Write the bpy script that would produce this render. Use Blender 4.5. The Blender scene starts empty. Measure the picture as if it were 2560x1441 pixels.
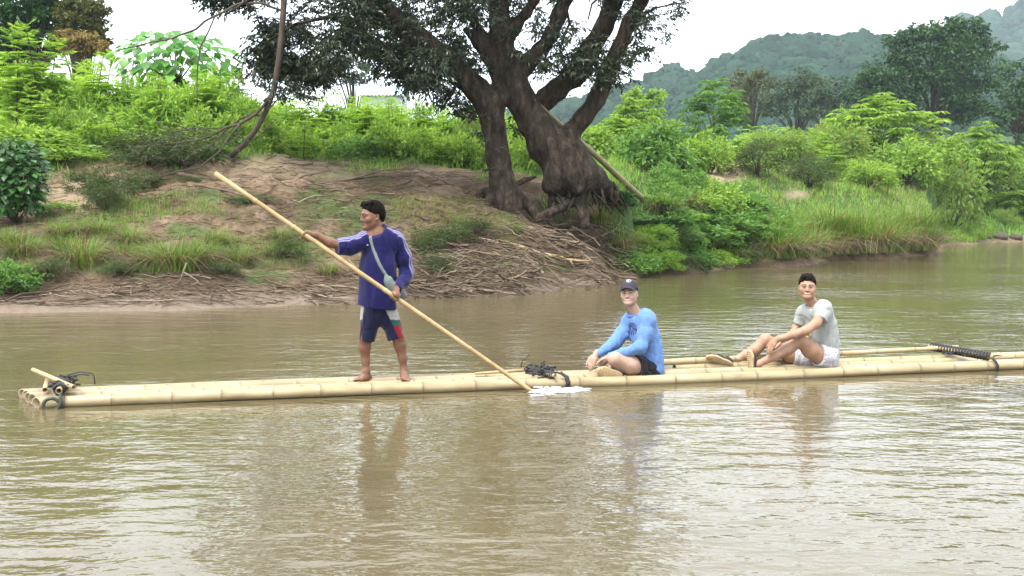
import bpy, math, random
import numpy as np
from mathutils import Vector, Matrix

S = bpy.context.scene
COL = S.collection

# ------------------------------------------------------------------ camera
FPX, CX, CY, CAMH = 2680.0, 1280.0, 720.5, 1.63
PITCH = math.atan((CY - 538.0) / FPX)
cam_d = bpy.data.cameras.new('camera')
cam = bpy.data.objects.new('camera', cam_d)
COL.objects.link(cam)
cam_d.sensor_width = 36.0
cam_d.lens = 36.0 * FPX / 2560.0
cam_d.clip_start = 0.05
cam_d.clip_end = 6000.0
cam.location = (0, 0, CAMH)
cam.rotation_euler = (math.pi / 2 - PITCH, 0, 0)
S.camera = cam

# ------------------------------------------------------------------ sky, sun, exposure
HAZE = .00021
SUN_ELEV, SUN_AZ = math.radians(62), math.radians(215)      # azimuth from +Y, clockwise
world = bpy.data.worlds.new('World')
S.world = world
world.use_nodes = True
wn, wl = world.node_tree.nodes, world.node_tree.links
bg = wn['Background']
sky = wn.new('ShaderNodeTexSky')
sky.sky_type = 'NISHITA'
sky.sun_disc = False
sky.sun_elevation = SUN_ELEV
sky.sun_rotation = SUN_AZ
sky.air_density = 1.0
sky.dust_density = 3.0
mixw = wn.new('ShaderNodeMix')
mixw.data_type = 'RGBA'
mixw.inputs[0].default_value = 0.86                       # cloud cover over the clear sky
mixw.inputs[7].default_value = (6.45, 6.75, 7.2, 1.0)        # even bright overcast
wl.new(sky.outputs[0], mixw.inputs[6])
wl.new(mixw.outputs[2], bg.inputs[0])
bg.inputs[1].default_value = 0.10

sun_d = bpy.data.lights.new('sun', 'SUN')
sun_d.energy = 1.5
sun_d.angle = math.radians(20)
sun_d.color = (1.0, 0.965, 0.90)
sun = bpy.data.objects.new('sun', sun_d)
COL.objects.link(sun)
sun.location = (0, 0, 60)
_sd = Vector((math.sin(SUN_AZ) * math.cos(SUN_ELEV), math.cos(SUN_AZ) * math.cos(SUN_ELEV), math.sin(SUN_ELEV)))
sun.rotation_euler = (-_sd).to_track_quat('-Z', 'Y').to_euler()

S.render.engine = 'CYCLES'
S.view_settings.view_transform = 'Standard'
S.view_settings.look = 'None'
S.view_settings.gamma = 1.0
S.view_settings.use_curve_mapping = False
S.view_settings.exposure = 2.25
S.cycles.use_denoising = True
S.cycles.max_bounces = 8
S.cycles.transparent_max_bounces = 8
S.cycles.volume_bounces = 2
S.cycles.sample_clamp_indirect = 6.0

# ------------------------------------------------------------------ small maths
_c, _s = math.cos(PITCH), math.sin(PITCH)


def ray(px, py):
    x = (px - CX) / FPX
    z = -(py - CY) / FPX
    return np.array([x, _c + z * _s, -_s + z * _c])


def P(px, py, Y):
    """world point that stands Y metres out and shows at this place of the photograph"""
    d = ray(px, py)
    return np.array([0, 0, CAMH]) + d * (Y / d[1])


def nrm(v):
    v = np.asarray(v, float)
    return v / (np.linalg.norm(v, axis=-1, keepdims=True) + 1e-12)


def _hash(ix, iy, iz, seed):
    h = (ix.astype(np.int64) * 374761393 + iy.astype(np.int64) * 668265263 + iz.astype(np.int64) * 2147483647 + seed * 974634777)
    h = (h ^ (h >> 13)) * 1274126177
    h = h & 0xffffffff
    h = ((h ^ (h >> 16)) * 2246822519) & 0xffffffff
    return ((h ^ (h >> 13)) & 0xffffff) / float(0xffffff)


def vnoise(p, seed=0):
    """value noise, -1..1, p is (...,3)"""
    p = np.asarray(p, float)
    i = np.floor(p).astype(np.int64)
    f = p - i
    f = f * f * (3 - 2 * f)
    r = 0
    for dx in (0, 1):
        wx = f[..., 0] if dx else 1 - f[..., 0]
        for dy in (0, 1):
            wy = f[..., 1] if dy else 1 - f[..., 1]
            for dz in (0, 1):
                wz = f[..., 2] if dz else 1 - f[..., 2]
                r = r + wx * wy * wz * _hash(i[..., 0] + dx, i[..., 1] + dy, i[..., 2] + dz, seed)
    return r * 2 - 1


def fbm(p, octv=4, seed=0):
    p = np.asarray(p, float)
    a, t, r = 1.0, 0.0, 0
    for k in range(octv):
        r = r + a * vnoise(p * 2 ** k + 17.3 * k, seed + k)
        t += a
        a *= 0.5
    return r / t


# ------------------------------------------------------------------ objects
def link(o):
    COL.objects.link(o)
    return o


def tag(o, label=None, cat=None, group=None, kind=None):
    if label:
        o['label'] = label
    if cat:
        o['category'] = cat
    if group:
        o['group'] = group
    if kind:
        o['kind'] = kind
    return o


def empty(name, loc=(0, 0, 0), label=None, cat=None, group=None):
    o = bpy.data.objects.new(name, None)
    o.empty_display_size = 0.1
    o.location = tuple(float(c) for c in loc)
    link(o)
    return tag(o, label, cat, group)


def mesh_data(name, V, faces, smooth=True):
    """faces: list of int arrays (n,k)"""
    V = np.ascontiguousarray(np.asarray(V, np.float32).reshape(-1, 3))
    faces = [np.asarray(f, np.int32) for f in faces if len(f)]
    me = bpy.data.meshes.new(name)
    me.vertices.add(len(V))
    me.vertices.foreach_set('co', V.ravel())
    li = np.concatenate([f.ravel() for f in faces])
    me.loops.add(len(li))
    me.loops.foreach_set('vertex_index', li)
    tot = np.concatenate([np.full(len(f), f.shape[1], np.int32) for f in faces])
    st = np.concatenate([[0], np.cumsum(tot)[:-1]]).astype(np.int32)
    me.polygons.add(len(tot))
    me.polygons.foreach_set('loop_start', st)
    me.update(calc_edges=True)
    me.polygons.foreach_set('use_smooth', np.full(len(tot), bool(smooth)))
    me.update()
    return me


def obj(name, me, mat=None, parent=None, loc=None):
    if isinstance(me, tuple):
        me = mesh_data(name, *me)
    o = bpy.data.objects.new(name, me)
    if mat and not me.materials:
        me.materials.append(mat)
    link(o)
    if loc is not None:
        o.location = tuple(float(c) for c in loc)
    if parent:
        o.parent = parent
        if loc is None:                       # built in world space: undo the parent's place
            o.matrix_parent_inverse = Matrix.Translation(parent.location).inverted()
    return o


class MB:
    """collects vertices and faces of one mesh"""

    def __init__(self):
        self.V, self.F, self.n = [], {}, 0

    def add(self, V, *faces):
        V = np.asarray(V, float).reshape(-1, 3)
        for f in faces:
            f = np.asarray(f, np.int64)
            if len(f):
                self.F.setdefault(f.shape[1], []).append(f + self.n)
        self.V.append(V)
        self.n += len(V)

    def tube(self, pts, rad, sides=6, caps=True, seed=None, rough=0.0):
        pts = np.asarray(pts, float)
        n = len(pts)
        rad = np.broadcast_to(np.asarray(rad, float), (n,)).copy()
        t = nrm(np.gradient(pts, axis=0))
        ref = np.array([0, 0, 1.0]) if abs(t[0][2]) < 0.9 else np.array([1.0, 0, 0])
        u = nrm(np.cross(ref, t[0]))
        a = np.linspace(0, 2 * np.pi, sides, endpoint=False)
        out = []
        for i in range(n):
            u = nrm(u - t[i] * np.dot(u, t[i]))
            w = np.cross(t[i], u)
            r = rad[i]
            ring = pts[i] + np.outer(np.cos(a) * r, u) + np.outer(np.sin(a) * r, w)
            out.append(ring)
        V = np.concatenate(out)
        if rough:
            V = V + rough * rad.repeat(sides)[:, None] * vnoise(V[:, None, :] * (1.3 / max(rad.mean(), 1e-3)) + np.array([[0, 0, 0], [31, 7, 3], [5, 43, 11]]), seed or 0)
        i = np.arange(n - 1)[:, None] * sides
        j = np.arange(sides)[None]
        j2 = (j + 1) % sides
        q = np.stack([i + j, i + j2, i + sides + j2, i + sides + j], -1).reshape(-1, 4)
        self.add(V, q)
        if caps:
            b = self.n - len(V)
            c0, c1 = pts[0], pts[-1]
            self.add(np.array([c0, c1]))
            k = self.n - 2
            jj = np.arange(sides)
            f0 = np.stack([np.full(sides, k), b + (jj + 1) % sides, b + jj], -1)
            e = b + (n - 1) * sides
            f1 = np.stack([np.full(sides, k + 1), e + jj, e + (jj + 1) % sides], -1)
            self.F.setdefault(3, []).extend([f0, f1])

    def leaves(self, pos, d, nor, L, W, fold=0.25, bend=0.0):
        pos, d = np.asarray(pos, float), nrm(d)
        n = len(pos)
        side = nrm(np.cross(d, nor))
        up = np.cross(side, d)
        L = np.broadcast_to(np.asarray(L, float), (n,))[:, None]
        W = np.broadcast_to(np.asarray(W, float), (n,))[:, None]
        a = pos
        mid = pos + d * L * 0.45 + up * W * fold
        b = mid + side * W * 0.5
        c = pos + d * L - up * L * bend
        e = mid - side * W * 0.5
        m2 = pos + d * L * 0.45
        V = np.stack([a, b, c, e, m2 * 0.3 + (pos + d * L * 0.5) * 0.7 - up * W * fold * 0.2], 1).reshape(-1, 3)
        k = np.arange(n)[:, None] * 5
        T = np.concatenate([k + np.array([0, 1, 4]), k + np.array([1, 2, 4]), k + np.array([2, 3, 4]), k + np.array([3, 0, 4])])
        self.add(V, T)

    def cards(self, pos, d, nor, L, W, bend=0.0):
        """cheap two-triangle folded leaf"""
        pos, d = np.asarray(pos, float), nrm(d)
        n = len(pos)
        side = nrm(np.cross(d, nor))
        up = np.cross(side, d)
        L = np.broadcast_to(np.asarray(L, float), (n,))[:, None]
        W = np.broadcast_to(np.asarray(W, float), (n,))[:, None]
        mid = pos + d * L * 0.5 + up * W * 0.18
        V = np.stack([pos, mid + side * W * 0.5, pos + d * L - up * L * bend, mid - side * W * 0.5], 1).reshape(-1, 3)
        k = np.arange(n)[:, None] * 4
        self.add(V, np.concatenate([k + np.array([0, 1, 2]), k + np.array([0, 2, 3])]))

    def merge(self, other, M=None):
        V, fs = other.arrays()
        if M is not None:
            M = np.asarray(M)
            V = V @ M[:3, :3].T + M[:3, 3]
        self.add(V, *fs)

    def arrays(self):
        V = np.concatenate(self.V)
        return V, [np.concatenate(f) for f in self.F.values()]

    def data(self, name, smooth=True):
        V, F = self.arrays()
        return mesh_data(name, V, F, smooth)

    def build(self, name, mat, parent=None, smooth=True, loc=None):
        return obj(name, self.data(name, smooth), mat, parent, loc)


# ------------------------------------------------------------------ materials
def new_mat(name):
    m = bpy.data.materials.new(name)
    m.use_nodes = True
    nt = m.node_tree
    return m, nt, nt.nodes['Principled BSDF'], nt.nodes['Material Output']


def N(nt, typ, **kw):
    n = nt.nodes.new(typ)
    for k, v in kw.items():
        if k.startswith('i_'):
            key = k[2:]
            n.inputs[int(key) if key.isdigit() else key.replace('_', ' ')].default_value = v
        else:
            setattr(n, k, v)
    return n


def ramp(nt, fac, stops):
    r = N(nt, 'ShaderNodeValToRGB')
    el = r.color_ramp.elements
    while len(el) > 1:
        el.remove(el[-1])
    el[0].position, el[0].color = stops[0][0], (*stops[0][1], 1)
    for p, c in stops[1:]:
        e = el.new(p)
        e.color = (*c, 1)
    nt.links.new(fac, r.inputs[0])
    return r.outputs[0]


def mixc(nt, fac, a, b, mode='MIX'):
    m = N(nt, 'ShaderNodeMix', data_type='RGBA', blend_type=mode)
    for i, v in ((0, fac), (6, a), (7, b)):
        if hasattr(v, 'is_linked') or hasattr(v, 'links'):
            nt.links.new(v, m.inputs[i])
        else:
            m.inputs[i].default_value = v if i == 0 else (*v, 1)
    return m.outputs[2]


def noise(nt, scale, detail=4, rough=0.55, vec=None, mapping=None, typ='Object'):
    n = N(nt, 'ShaderNodeTexNoise', i_Scale=scale, i_Detail=detail, i_Roughness=rough)
    tc = N(nt, 'ShaderNodeTexCoord')
    src = vec or tc.outputs[typ]
    if mapping:
        mp = N(nt, 'ShaderNodeMapping')
        mp.inputs['Scale'].default_value = mapping
        nt.links.new(src, mp.inputs[0])
        src = mp.outputs[0]
    nt.links.new(src, n.inputs['Vector'])
    return n.outputs['Fac']


def bump(nt, bs, h, strength=0.3, dist=0.01):
    b = N(nt, 'ShaderNodeBump', i_Strength=strength, i_Distance=dist)
    nt.links.new(h, b.inputs['Height'])
    nt.links.new(b.outputs[0], bs.inputs['Normal'])
    return b


def simple(name, c0, c1, scale=8.0, rough=0.8, bs_=0.2, bd=0.01, mapping=None, spec=0.3, detail=5, sss=0.0):
    m, nt, bs, out = new_mat(name)
    f = noise(nt, scale, detail, 0.6, mapping=mapping)
    nt.links.new(ramp(nt, f, [(0.3, c0), (0.7, c1)]), bs.inputs['Base Color'])
    bs.inputs['Roughness'].default_value = rough
    bs.inputs['Specular IOR Level'].default_value = spec
    if bs_:
        bump(nt, bs, f, bs_, bd)
    if sss:
        bs.inputs['Subsurface Weight'].default_value = sss
        bs.inputs['Subsurface Radius'].default_value = (0.012, 0.005, 0.003)
        bs.inputs['Subsurface Scale'].default_value = 1.0
    return m


def leaf_mat(name, dark, mid, light, trans=0.35, rough=0.5, spec=0.25, dead=None, dead_amt=0.04):
    """leaf colour differs leaf by leaf and drifts from clump to clump"""
    m, nt, bs, out = new_mat(name)
    geo = N(nt, 'ShaderNodeNewGeometry')
    f = noise(nt, 1.1, 3, 0.6, vec=geo.outputs['Position'])
    ad = N(nt, 'ShaderNodeMath', operation='MULTIPLY_ADD')
    ad.inputs[1].default_value = 0.55
    nt.links.new(geo.outputs['Random Per Island'], ad.inputs[0])
    mul = N(nt, 'ShaderNodeMath', operation='MULTIPLY')
    mul.inputs[1].default_value = 0.5
    nt.links.new(f, mul.inputs[0])
    nt.links.new(mul.outputs[0], ad.inputs[2])
    stops = [(0.12, dark), (0.5, mid), (0.86, light)]
    col = ramp(nt, ad.outputs[0], stops)
    if dead:
        gt = N(nt, 'ShaderNodeMath', operation='GREATER_THAN')
        wn_ = N(nt, 'ShaderNodeTexWhiteNoise', noise_dimensions='1D')
        nt.links.new(geo.outputs['Random Per Island'], wn_.inputs['W'])
        nt.links.new(wn_.outputs['Value'], gt.inputs[0])
        gt.inputs[1].default_value = 1 - dead_amt
        col = mixc(nt, gt.outputs[0], col, dead)
    nt.links.new(col, bs.inputs['Base Color'])
    bs.inputs['Roughness'].default_value = rough
    bs.inputs['Specular IOR Level'].default_value = spec
    tr = N(nt, 'ShaderNodeBsdfTranslucent')
    br = mixc(nt, 1.0, col, (1.25, 1.15, 0.6), 'MULTIPLY')
    nt.links.new(br, tr.inputs[0])
    mx = N(nt, 'ShaderNodeMixShader', i_0=trans)
    nt.links.new(bs.outputs[0], mx.inputs[1])
    nt.links.new(tr.outputs[0], mx.inputs[2])
    nt.links.new(mx.outputs[0], out.inputs[0])
    return m


M = {}
# ------------------------------------------------------------------ terrain
# ground profiles seen from the landing: for each bearing, (distance, height)
PROF = {
    -3000: [(13, -.6), (16, 0), (17, .2), (20, 1.0), (24, 2.0), (28, 3.0), (40, 3.3), (90, 3.8), (400, 9)],
    -400: [(14, -.6), (17, 0), (17.7, .14), (20, .8), (23, 1.5), (26, 2.2), (28, 2.8), (34, 3.2), (90, 3.8), (400, 9)],
    0: [(15, -.6), (17.75, 0), (18.5, .14), (19.2, .42), (20.3, .8), (21.5, 1.2), (23, 1.6), (26, 2.45), (28, 3.05), (40, 3.35), (90, 4), (400, 9)],
    400: [(15, -.6), (18.1, 0), (18.8, .13), (19.4, .38), (20.3, .75), (22.5, 1.42), (26, 2.38), (28.5, 3.0), (32, 3.25), (90, 4), (400, 9)],
    640: [(16, -.6), (19.0, 0), (19.6, .13), (20.2, .4), (21.2, .8), (23, 1.42), (26, 2.38), (29, 3.2), (34, 3.4), (90, 4), (400, 9)],
    850: [(17, -.6), (19.7, 0), (20.3, .18), (21.4, .62), (23, 1.22), (26, 2.2), (29, 3.0), (34, 3.4), (90, 4), (400, 9)],
    1000: [(18, -.6), (21.0, 0), (21.7, .3), (23.3, 1.05), (25.5, 1.95), (28.5, 2.78), (32, 3.3), (90, 4), (400, 9)],
    1250: [(19, -.6), (21.9, 0), (23.2, .7), (25, 1.38), (26.5, 1.86), (29, 2.55), (33, 3.1), (50, 3.4), (90, 4.1), (400, 9)],
    1450: [(20, -.6), (24.3, 0), (25.1, .5), (26.5, 1.1), (27.5, 1.35), (29.3, 2.3), (31.5, 2.8), (36, 3.45), (90, 4.3), (400, 9)],
    1560: [(22, -.6), (27.3, 0), (28.2, .75), (28.9, 1.75), (30, 2.3), (33, 2.75), (36, 3.2), (42, 3.8), (90, 4.6), (400, 9)],
    1600: [(22, -.6), (29.3, 0), (30.2, .8), (32, 1.9), (35, 2.75), (38, 3.25), (42, 3.9), (90, 4.8), (400, 9)],
    1850: [(26, -.6), (33.6, 0), (34.6, .95), (36, 1.55), (38, 2.1), (42, 2.95), (46, 3.75), (52, 4.4), (90, 5.4), (400, 9)],
    2100: [(30, -.6), (39.7, 0), (40.5, 1.0), (42, 1.45), (44, 1.93), (48, 2.8), (53, 3.7), (60, 4.6), (90, 5.6), (400, 10)],
    2310: [(34, -.6), (43.6, 0), (44.3, .9), (45.5, 1.15), (48, 1.59), (53, 2.3), (60, 3.3), (70, 4.3), (90, 5.4), (400, 11)],
    2352: [(40, -.6), (58.5, 0), (60, .35), (64, 1.2), (70, 2.7), (80, 4.2), (100, 5.6), (400, 12)],
    2480: [(44, -.6), (64.2, 0), (66, .7), (70, 2.0), (76, 3.4), (85, 4.8), (110, 6), (400, 12)],
    2620: [(46, -.6), (68, 0), (70, .7), (74, 2.0), (80, 3.6), (90, 5), (120, 6.4), (400, 13)],
    3200: [(50, -.6), (80, 0), (82, .7), (88, 2.4), (100, 4), (130, 6), (400, 14)],
    6500: [(50, -.6), (95, 0), (98, .7), (108, 2.4), (120, 4), (150, 6), (400, 14)],
}
_pk = sorted(PROF)


def H0(x, y):
    x, y = np.asarray(x, float), np.asarray(y, float)
    px = CX + 2684.0 * x / np.maximum(y, 3.0)
    px = px + 16 * vnoise(np.stack([x * .5, y * .5, x * 0], -1), 3) * (px > 1300) + 9 * vnoise(np.stack([x * 1.7, y * 1.7, x * 0], -1), 4)
    px = np.clip(px, _pk[0] + 1, _pk[-1] - 1)
    prof = np.stack([np.interp(y, *zip(*PROF[k])) for k in _pk], 0)
    j = np.clip(np.searchsorted(_pk, px) - 1, 0, len(_pk) - 2)
    k0, k1 = np.array(_pk)[j], np.array(_pk)[j + 1]
    f = (px - k0) / (k1 - k0)
    f = f * f * (3 - 2 * f)
    a = np.take_along_axis(prof, j[None], 0)[0]
    b = np.take_along_axis(prof, j[None] + 1, 0)[0]
    return a * (1 - f) + b * f


def Hgt(x, y):
    x, y = np.atleast_1d(np.asarray(x, float)), np.atleast_1d(np.asarray(y, float))
    z = H0(x, y)
    p = np.stack([x, y, x * 0], -1)
    amp = np.clip(z * .35 + .06, 0, .5)
    z = z + amp * (.30 * fbm(p * .55, 3, 7) + .22 * fbm(p * 2.1, 3, 9))
    ridg = 1 - np.abs(vnoise(p * np.array([1.3, 3.0, 1]), 14))
    lay = vnoise(p * np.array([.9, 4.2, 1]), 16)
    z = z + .16 * np.clip(z - .3, 0, .7) * np.sign(lay) * np.abs(lay) ** .5 * np.exp(-((x + 4) / 7) ** 2)
    z = z - .14 * np.clip(z - .2, 0, .6) * ridg ** 4 + .05 * np.clip(z, 0, 1) * vnoise(p * 4.3, 15)
    # hollow washed out under the leaning tree
    c = P(1445, 545, 27.0)
    r = ((x - c[0]) / 1.2) ** 2 + ((y - 27.35) / .95) ** 2
    z = z - .85 * np.exp(-r ** 2)
    return z


def H1(x, y):
    return float(Hgt(x, y)[0])


def ground_at(px, py, y0=15.0, y1=140.0):
    """where the view through this place of the photograph meets the bank"""
    Y = np.concatenate([np.arange(y0, 60, .06), np.arange(60, y1, .3)])
    d = ray(px, py)
    t = Y / d[1]
    z = CAMH + d[2] * t
    h = Hgt(d[0] * t, Y)
    i = np.argmax(h >= z)
    if h[i] < z[i]:
        i = len(Y) - 1
    return np.array([d[0] * t[i], Y[i], h[i]])


def on_ground(px, Y):
    x = ray(px, 520)[0] / ray(px, 520)[1] * Y
    return np.array([x, Y, H1(x, Y)])


def water_at(px, py):
    d = ray(px, py)
    t = -CAMH / d[2]
    return np.array([0, 0, CAMH]) + d * t


# ------------------------------------------------------------------ ground sheet
m, nt, bs, out = new_mat('bank_ground')
tc = N(nt, 'ShaderNodeTexCoord')
at = N(nt, 'ShaderNodeAttribute', attribute_name='cover')
sep = N(nt, 'ShaderNodeSeparateColor')
nt.links.new(at.outputs['Color'], sep.inputs[0])
n1 = noise(nt, 1.3, 6, .65)
n2 = noise(nt, 9.0, 6, .7, mapping=(1, .6, 1))
n3 = noise(nt, 38.0, 4, .7)
dirt = ramp(nt, n2, [(.25, (0.0629, 0.0385, 0.0237)), (.45, (0.1480, 0.0999, 0.0629)), (.62, (0.2220, 0.1591, 0.1036)), (.8, (0.2664, 0.1998, 0.1369))])
litter = ramp(nt, n3, [(.3, (0.0370, 0.0244, 0.0148)), (.55, (0.0962, 0.0681, 0.0444)), (.75, (0.1776, 0.1332, 0.0888))])
dirt = mixc(nt, ramp(nt, n1, [(.38, (0, 0, 0)), (.62, (1, 1, 1))]), dirt, litter)
green = ramp(nt, n2, [(.25, (0.0163, 0.0370, 0.0089)), (.5, (0.0370, 0.0814, 0.0148)), (.75, (0.0740, 0.1258, 0.0296))])
mud = ramp(nt, n2, [(.2, (0.1258, 0.0925, 0.0666)), (.7, (0.1998, 0.1554, 0.1184))])
c_ = mixc(nt, sep.outputs[0], dirt, green)
c_ = mixc(nt, sep.outputs[1], c_, mud)
sand = ramp(nt, n3, [(.3, (0.2220, 0.1554, 0.0962)), (.7, (0.3404, 0.2590, 0.1776))])
c_ = mixc(nt, sep.outputs[2], c_, sand)
nt.links.new(c_, bs.inputs['Base Color'])
bs.inputs['Roughness'].default_value = .9
bs.inputs['Specular IOR Level'].default_value = .15
mb_ = N(nt, 'ShaderNodeMath', operation='ADD')
nt.links.new(n2, mb_.inputs[0])
nt.links.new(n3, mb_.inputs[1])
bump(nt, bs, mb_.outputs[0], .7, .06)
M['ground'] = m


def smooth01(a, lo, hi):
    t = np.clip((a - lo) / (hi - lo), 0, 1)
    return t * t * (3 - 2 * t)


def px_of(x, y, z):
    """where a point shows in the photograph"""
    dx, dy, dz = x, y, z - CAMH
    dep = dy * _c - dz * _s
    return CX + FPX * dx / dep, CY - FPX * (dy * _s + dz * _c) / dep


def cover_of(x, y, z):
    """how green / muddy / sandy the ground is at a place: returns three arrays"""
    px, py = px_of(x, y, z)
    p = np.stack([x, y, x * 0], -1)
    wob = 1.2 * fbm(p * .5, 3, 21)
    crest = np.interp(px, [-400, 0, 100, 300, 600, 800, 1000, 1250, 1420, 1500, 1560], [27.5, 27, 26.5, 28, 28.5, 29.5, 30, 30.5, 31, 29, 24])
    green = smooth01(y + wob, crest - .4, crest + .8)
    lo_ = .06 + .30 * smooth01(px, 1860, 1930) * (1 - smooth01(px, 2325, 2345))     # undercut edge below the long grass
    patch = smooth01(fbm(p * .9, 3, 33), .02, .3) * .75
    green = np.maximum(green, patch * (z > .35))
    green = np.maximum(green, smooth01(px, 1500, 1580) * smooth01(z, lo_, lo_ + .4))
    green = green * (1 - smooth01(px, 1500, 1580) * (1 - smooth01(z, lo_, lo_ + .35)))
    mudm = (1 - smooth01(z, .12, .34)) * (px < 1500)
    sandm = np.exp(-(((px - 1815) / 55) ** 2 + ((py - 432) / 30) ** 2) ** 2)
    sandm = np.maximum(sandm, np.exp(-(((px - 1990) / 35) ** 2 + ((py - 487) / 12) ** 2) ** 2) * .8)
    sandm = np.maximum(sandm, .8 * np.exp(-(((px - 200) / 90) ** 2 + ((py - 490) / 50) ** 2) ** 2))
    sandm = np.maximum(sandm, .75 * np.exp(-(((px - 700) / 190) ** 2 + ((py - 425) / 35) ** 2) ** 2))
    sandm = np.maximum(sandm, .55 * np.exp(-(((px - 1090) / 80) ** 2 + ((py - 455) / 40) ** 2) ** 2))
    return green, mudm, sandm


pxs = np.concatenate([np.arange(-3000, -200, 120), np.arange(-200, 2760, 10), np.arange(2760, 6500, 120)])
ys = [13.0]
while ys[-1] < 3000:
    ys.append(ys[-1] + (.165 if ys[-1] < 36 else .22 if ys[-1] < 50 else ys[-1] * .02 if ys[-1] < 120 else ys[-1] * .12))
ys = np.array(ys)
GX = (pxs[None] - CX) / 2684.0 * ys[:, None]
GY = np.repeat(ys[:, None], len(pxs), 1)
GZ = Hgt(GX.ravel(), GY.ravel())
V = np.stack([GX.ravel(), GY.ravel(), GZ], -1)
nr, nc = GX.shape
i = np.arange(nr - 1)[:, None] * nc
j = np.arange(nc - 1)[None]
Q = np.stack([i + j, i + j + 1, i + nc + j + 1, i + nc + j], -1).reshape(-1, 4)
me = mesh_data('ground', V, [Q])
g_, mu_, sa_ = cover_of(V[:, 0], V[:, 1], V[:, 2])
ca = me.color_attributes.new('cover', 'FLOAT_COLOR', 'POINT')
ca.data.foreach_set('color', np.stack([g_, mu_, sa_, g_ * 0 + 1], -1).astype(np.float32).ravel())
tag(obj('ground', me, M['ground']), 'earth river bank rising from the water to a green plain', None, None, 'structure')

# ------------------------------------------------------------------ water
m, nt, bs, out = new_mat('river_water')
tc = N(nt, 'ShaderNodeTexCoord')
w1 = noise(nt, 1.0, 3, .5, mapping=(1.3, 2.9, 1))
w2 = noise(nt, 1.0, 3, .55, mapping=(4.6, 7.5, 1))
w3 = noise(nt, 1.0, 2, .5, mapping=(12, 16, 1))
calm = noise(nt, .12, 2, .5, mapping=(1, 1.6, 1))
s1 = N(nt, 'ShaderNodeMath', operation='MULTIPLY_ADD')
s1.inputs[1].default_value = .32
nt.links.new(w2, s1.inputs[0])
nt.links.new(w1, s1.inputs[2])
s2 = N(nt, 'ShaderNodeMath', operation='MULTIPLY_ADD')
s2.inputs[1].default_value = .11
nt.links.new(w3, s2.inputs[0])
nt.links.new(s1.outputs[0], s2.inputs[2])
bp = bump(nt, bs, s2.outputs[0], 1.0, .034)
cr = ramp(nt, calm, [(.35, (.35, .35, .35)), (.62, (1, 1, 1))])
nt.links.new(cr, bp.inputs['Strength'])
silt = noise(nt, .35, 4, .6)
nt.links.new(ramp(nt, silt, [(.3, (.076, .061, .030)), (.7, (.100, .081, .043))]), bs.inputs['Base Color'])
bs.inputs['Roughness'].default_value = .06
bs.inputs['IOR'].default_value = 1.33
M['water'] = m
mb = MB()
gx = np.linspace(-260, 260, 53)
gy = np.concatenate([[-120, -40, -10], np.arange(0, 130, 5.0)])
A, B = np.meshgrid(gx, gy)
V = np.stack([A.ravel(), B.ravel(), A.ravel() * 0], -1)
nr, nc = A.shape
i = np.arange(nr - 1)[:, None] * nc
j = np.arange(nc - 1)[None]
mb.add(V, np.stack([i + j, i + j + 1, i + nc + j + 1, i + nc + j], -1).reshape(-1, 4))
tag(mb.build('river_water', M['water']), 'rippled muddy brown river water', None, None, 'structure')
# ------------------------------------------------------------------ bamboo raft
m, nt, bs, out = new_mat('pale_bamboo')
f1 = noise(nt, 3.0, 6, .6, mapping=(.35, 3, 3))
f2 = noise(nt, 1.1, 3, .6)
oi = N(nt, 'ShaderNodeObjectInfo')
c1 = ramp(nt, f1, [(.25, (.17, .127, .064)), (.5, (.265, .212, .117)), (.75, (.325, .275, .168))])
c2 = mixc(nt, ramp(nt, f2, [(.55, (0, 0, 0)), (.75, (.45, .45, .45))]), c1, (.26, .225, .095))
hv = N(nt, 'ShaderNodeHueSaturation')
mr = N(nt, 'ShaderNodeMapRange')
mr.inputs['To Min'].default_value = .86
mr.inputs['To Max'].default_value = 1.1
nt.links.new(oi.outputs['Random'], mr.inputs[0])
nt.links.new(mr.outputs[0], hv.inputs['Value'])
nt.links.new(c2, hv.inputs['Color'])
at = N(nt, 'ShaderNodeAttribute', attribute_name='scar_shade')
c3 = mixc(nt, at.outputs['Fac'], hv.outputs[0], (.075, .045, .025))
f4 = noise(nt, 5.0, 5, .7, mapping=(1.2, 2.5, 2.5))
c3 = mixc(nt, ramp(nt, f4, [(.60, (0, 0, 0)), (.74, (.55, .55, .55))]), c3, (.15, .115, .06))
nt.links.new(c3, bs.inputs['Base Color'])
bs.inputs['Roughness'].default_value = .42
bs.inputs['Specular IOR Level'].default_value = .4
bump(nt, bs, f1, .15, .004)
M['bamboo'] = m
M['bamboo_pole'] = simple('weathered_bamboo', (.22, .15, .065), (.37, .275, .14), 6, .5, .15, .004, mapping=(1, 1, 1))
M['old_bamboo'] = simple('old_bamboo', (.14, .12, .055), (.25, .205, .105), 5, .6, .3, .006)
M['rope'] = simple('black_rope', (.012, .012, .013), (.045, .045, .048), 60, .75, .5, .004)
M['rubber'] = simple('green_rubber', (.018, .026, .018), (.05, .062, .042), 20, .6, .3, .003)
M['foam'] = simple('white_water', (.55, .55, .55), (.72, .72, .73), 30, .35, .3, .005)

RA = np.array([-4.01, 8.93, 0.0])
RU = nrm(np.array([.9717, .2361, 0.0]))
RV = np.array([-RU[1], RU[0], 0.0])


def R(u, v, z):
    return RA + RU * u + RV * v + np.array([0, 0, z])


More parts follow.
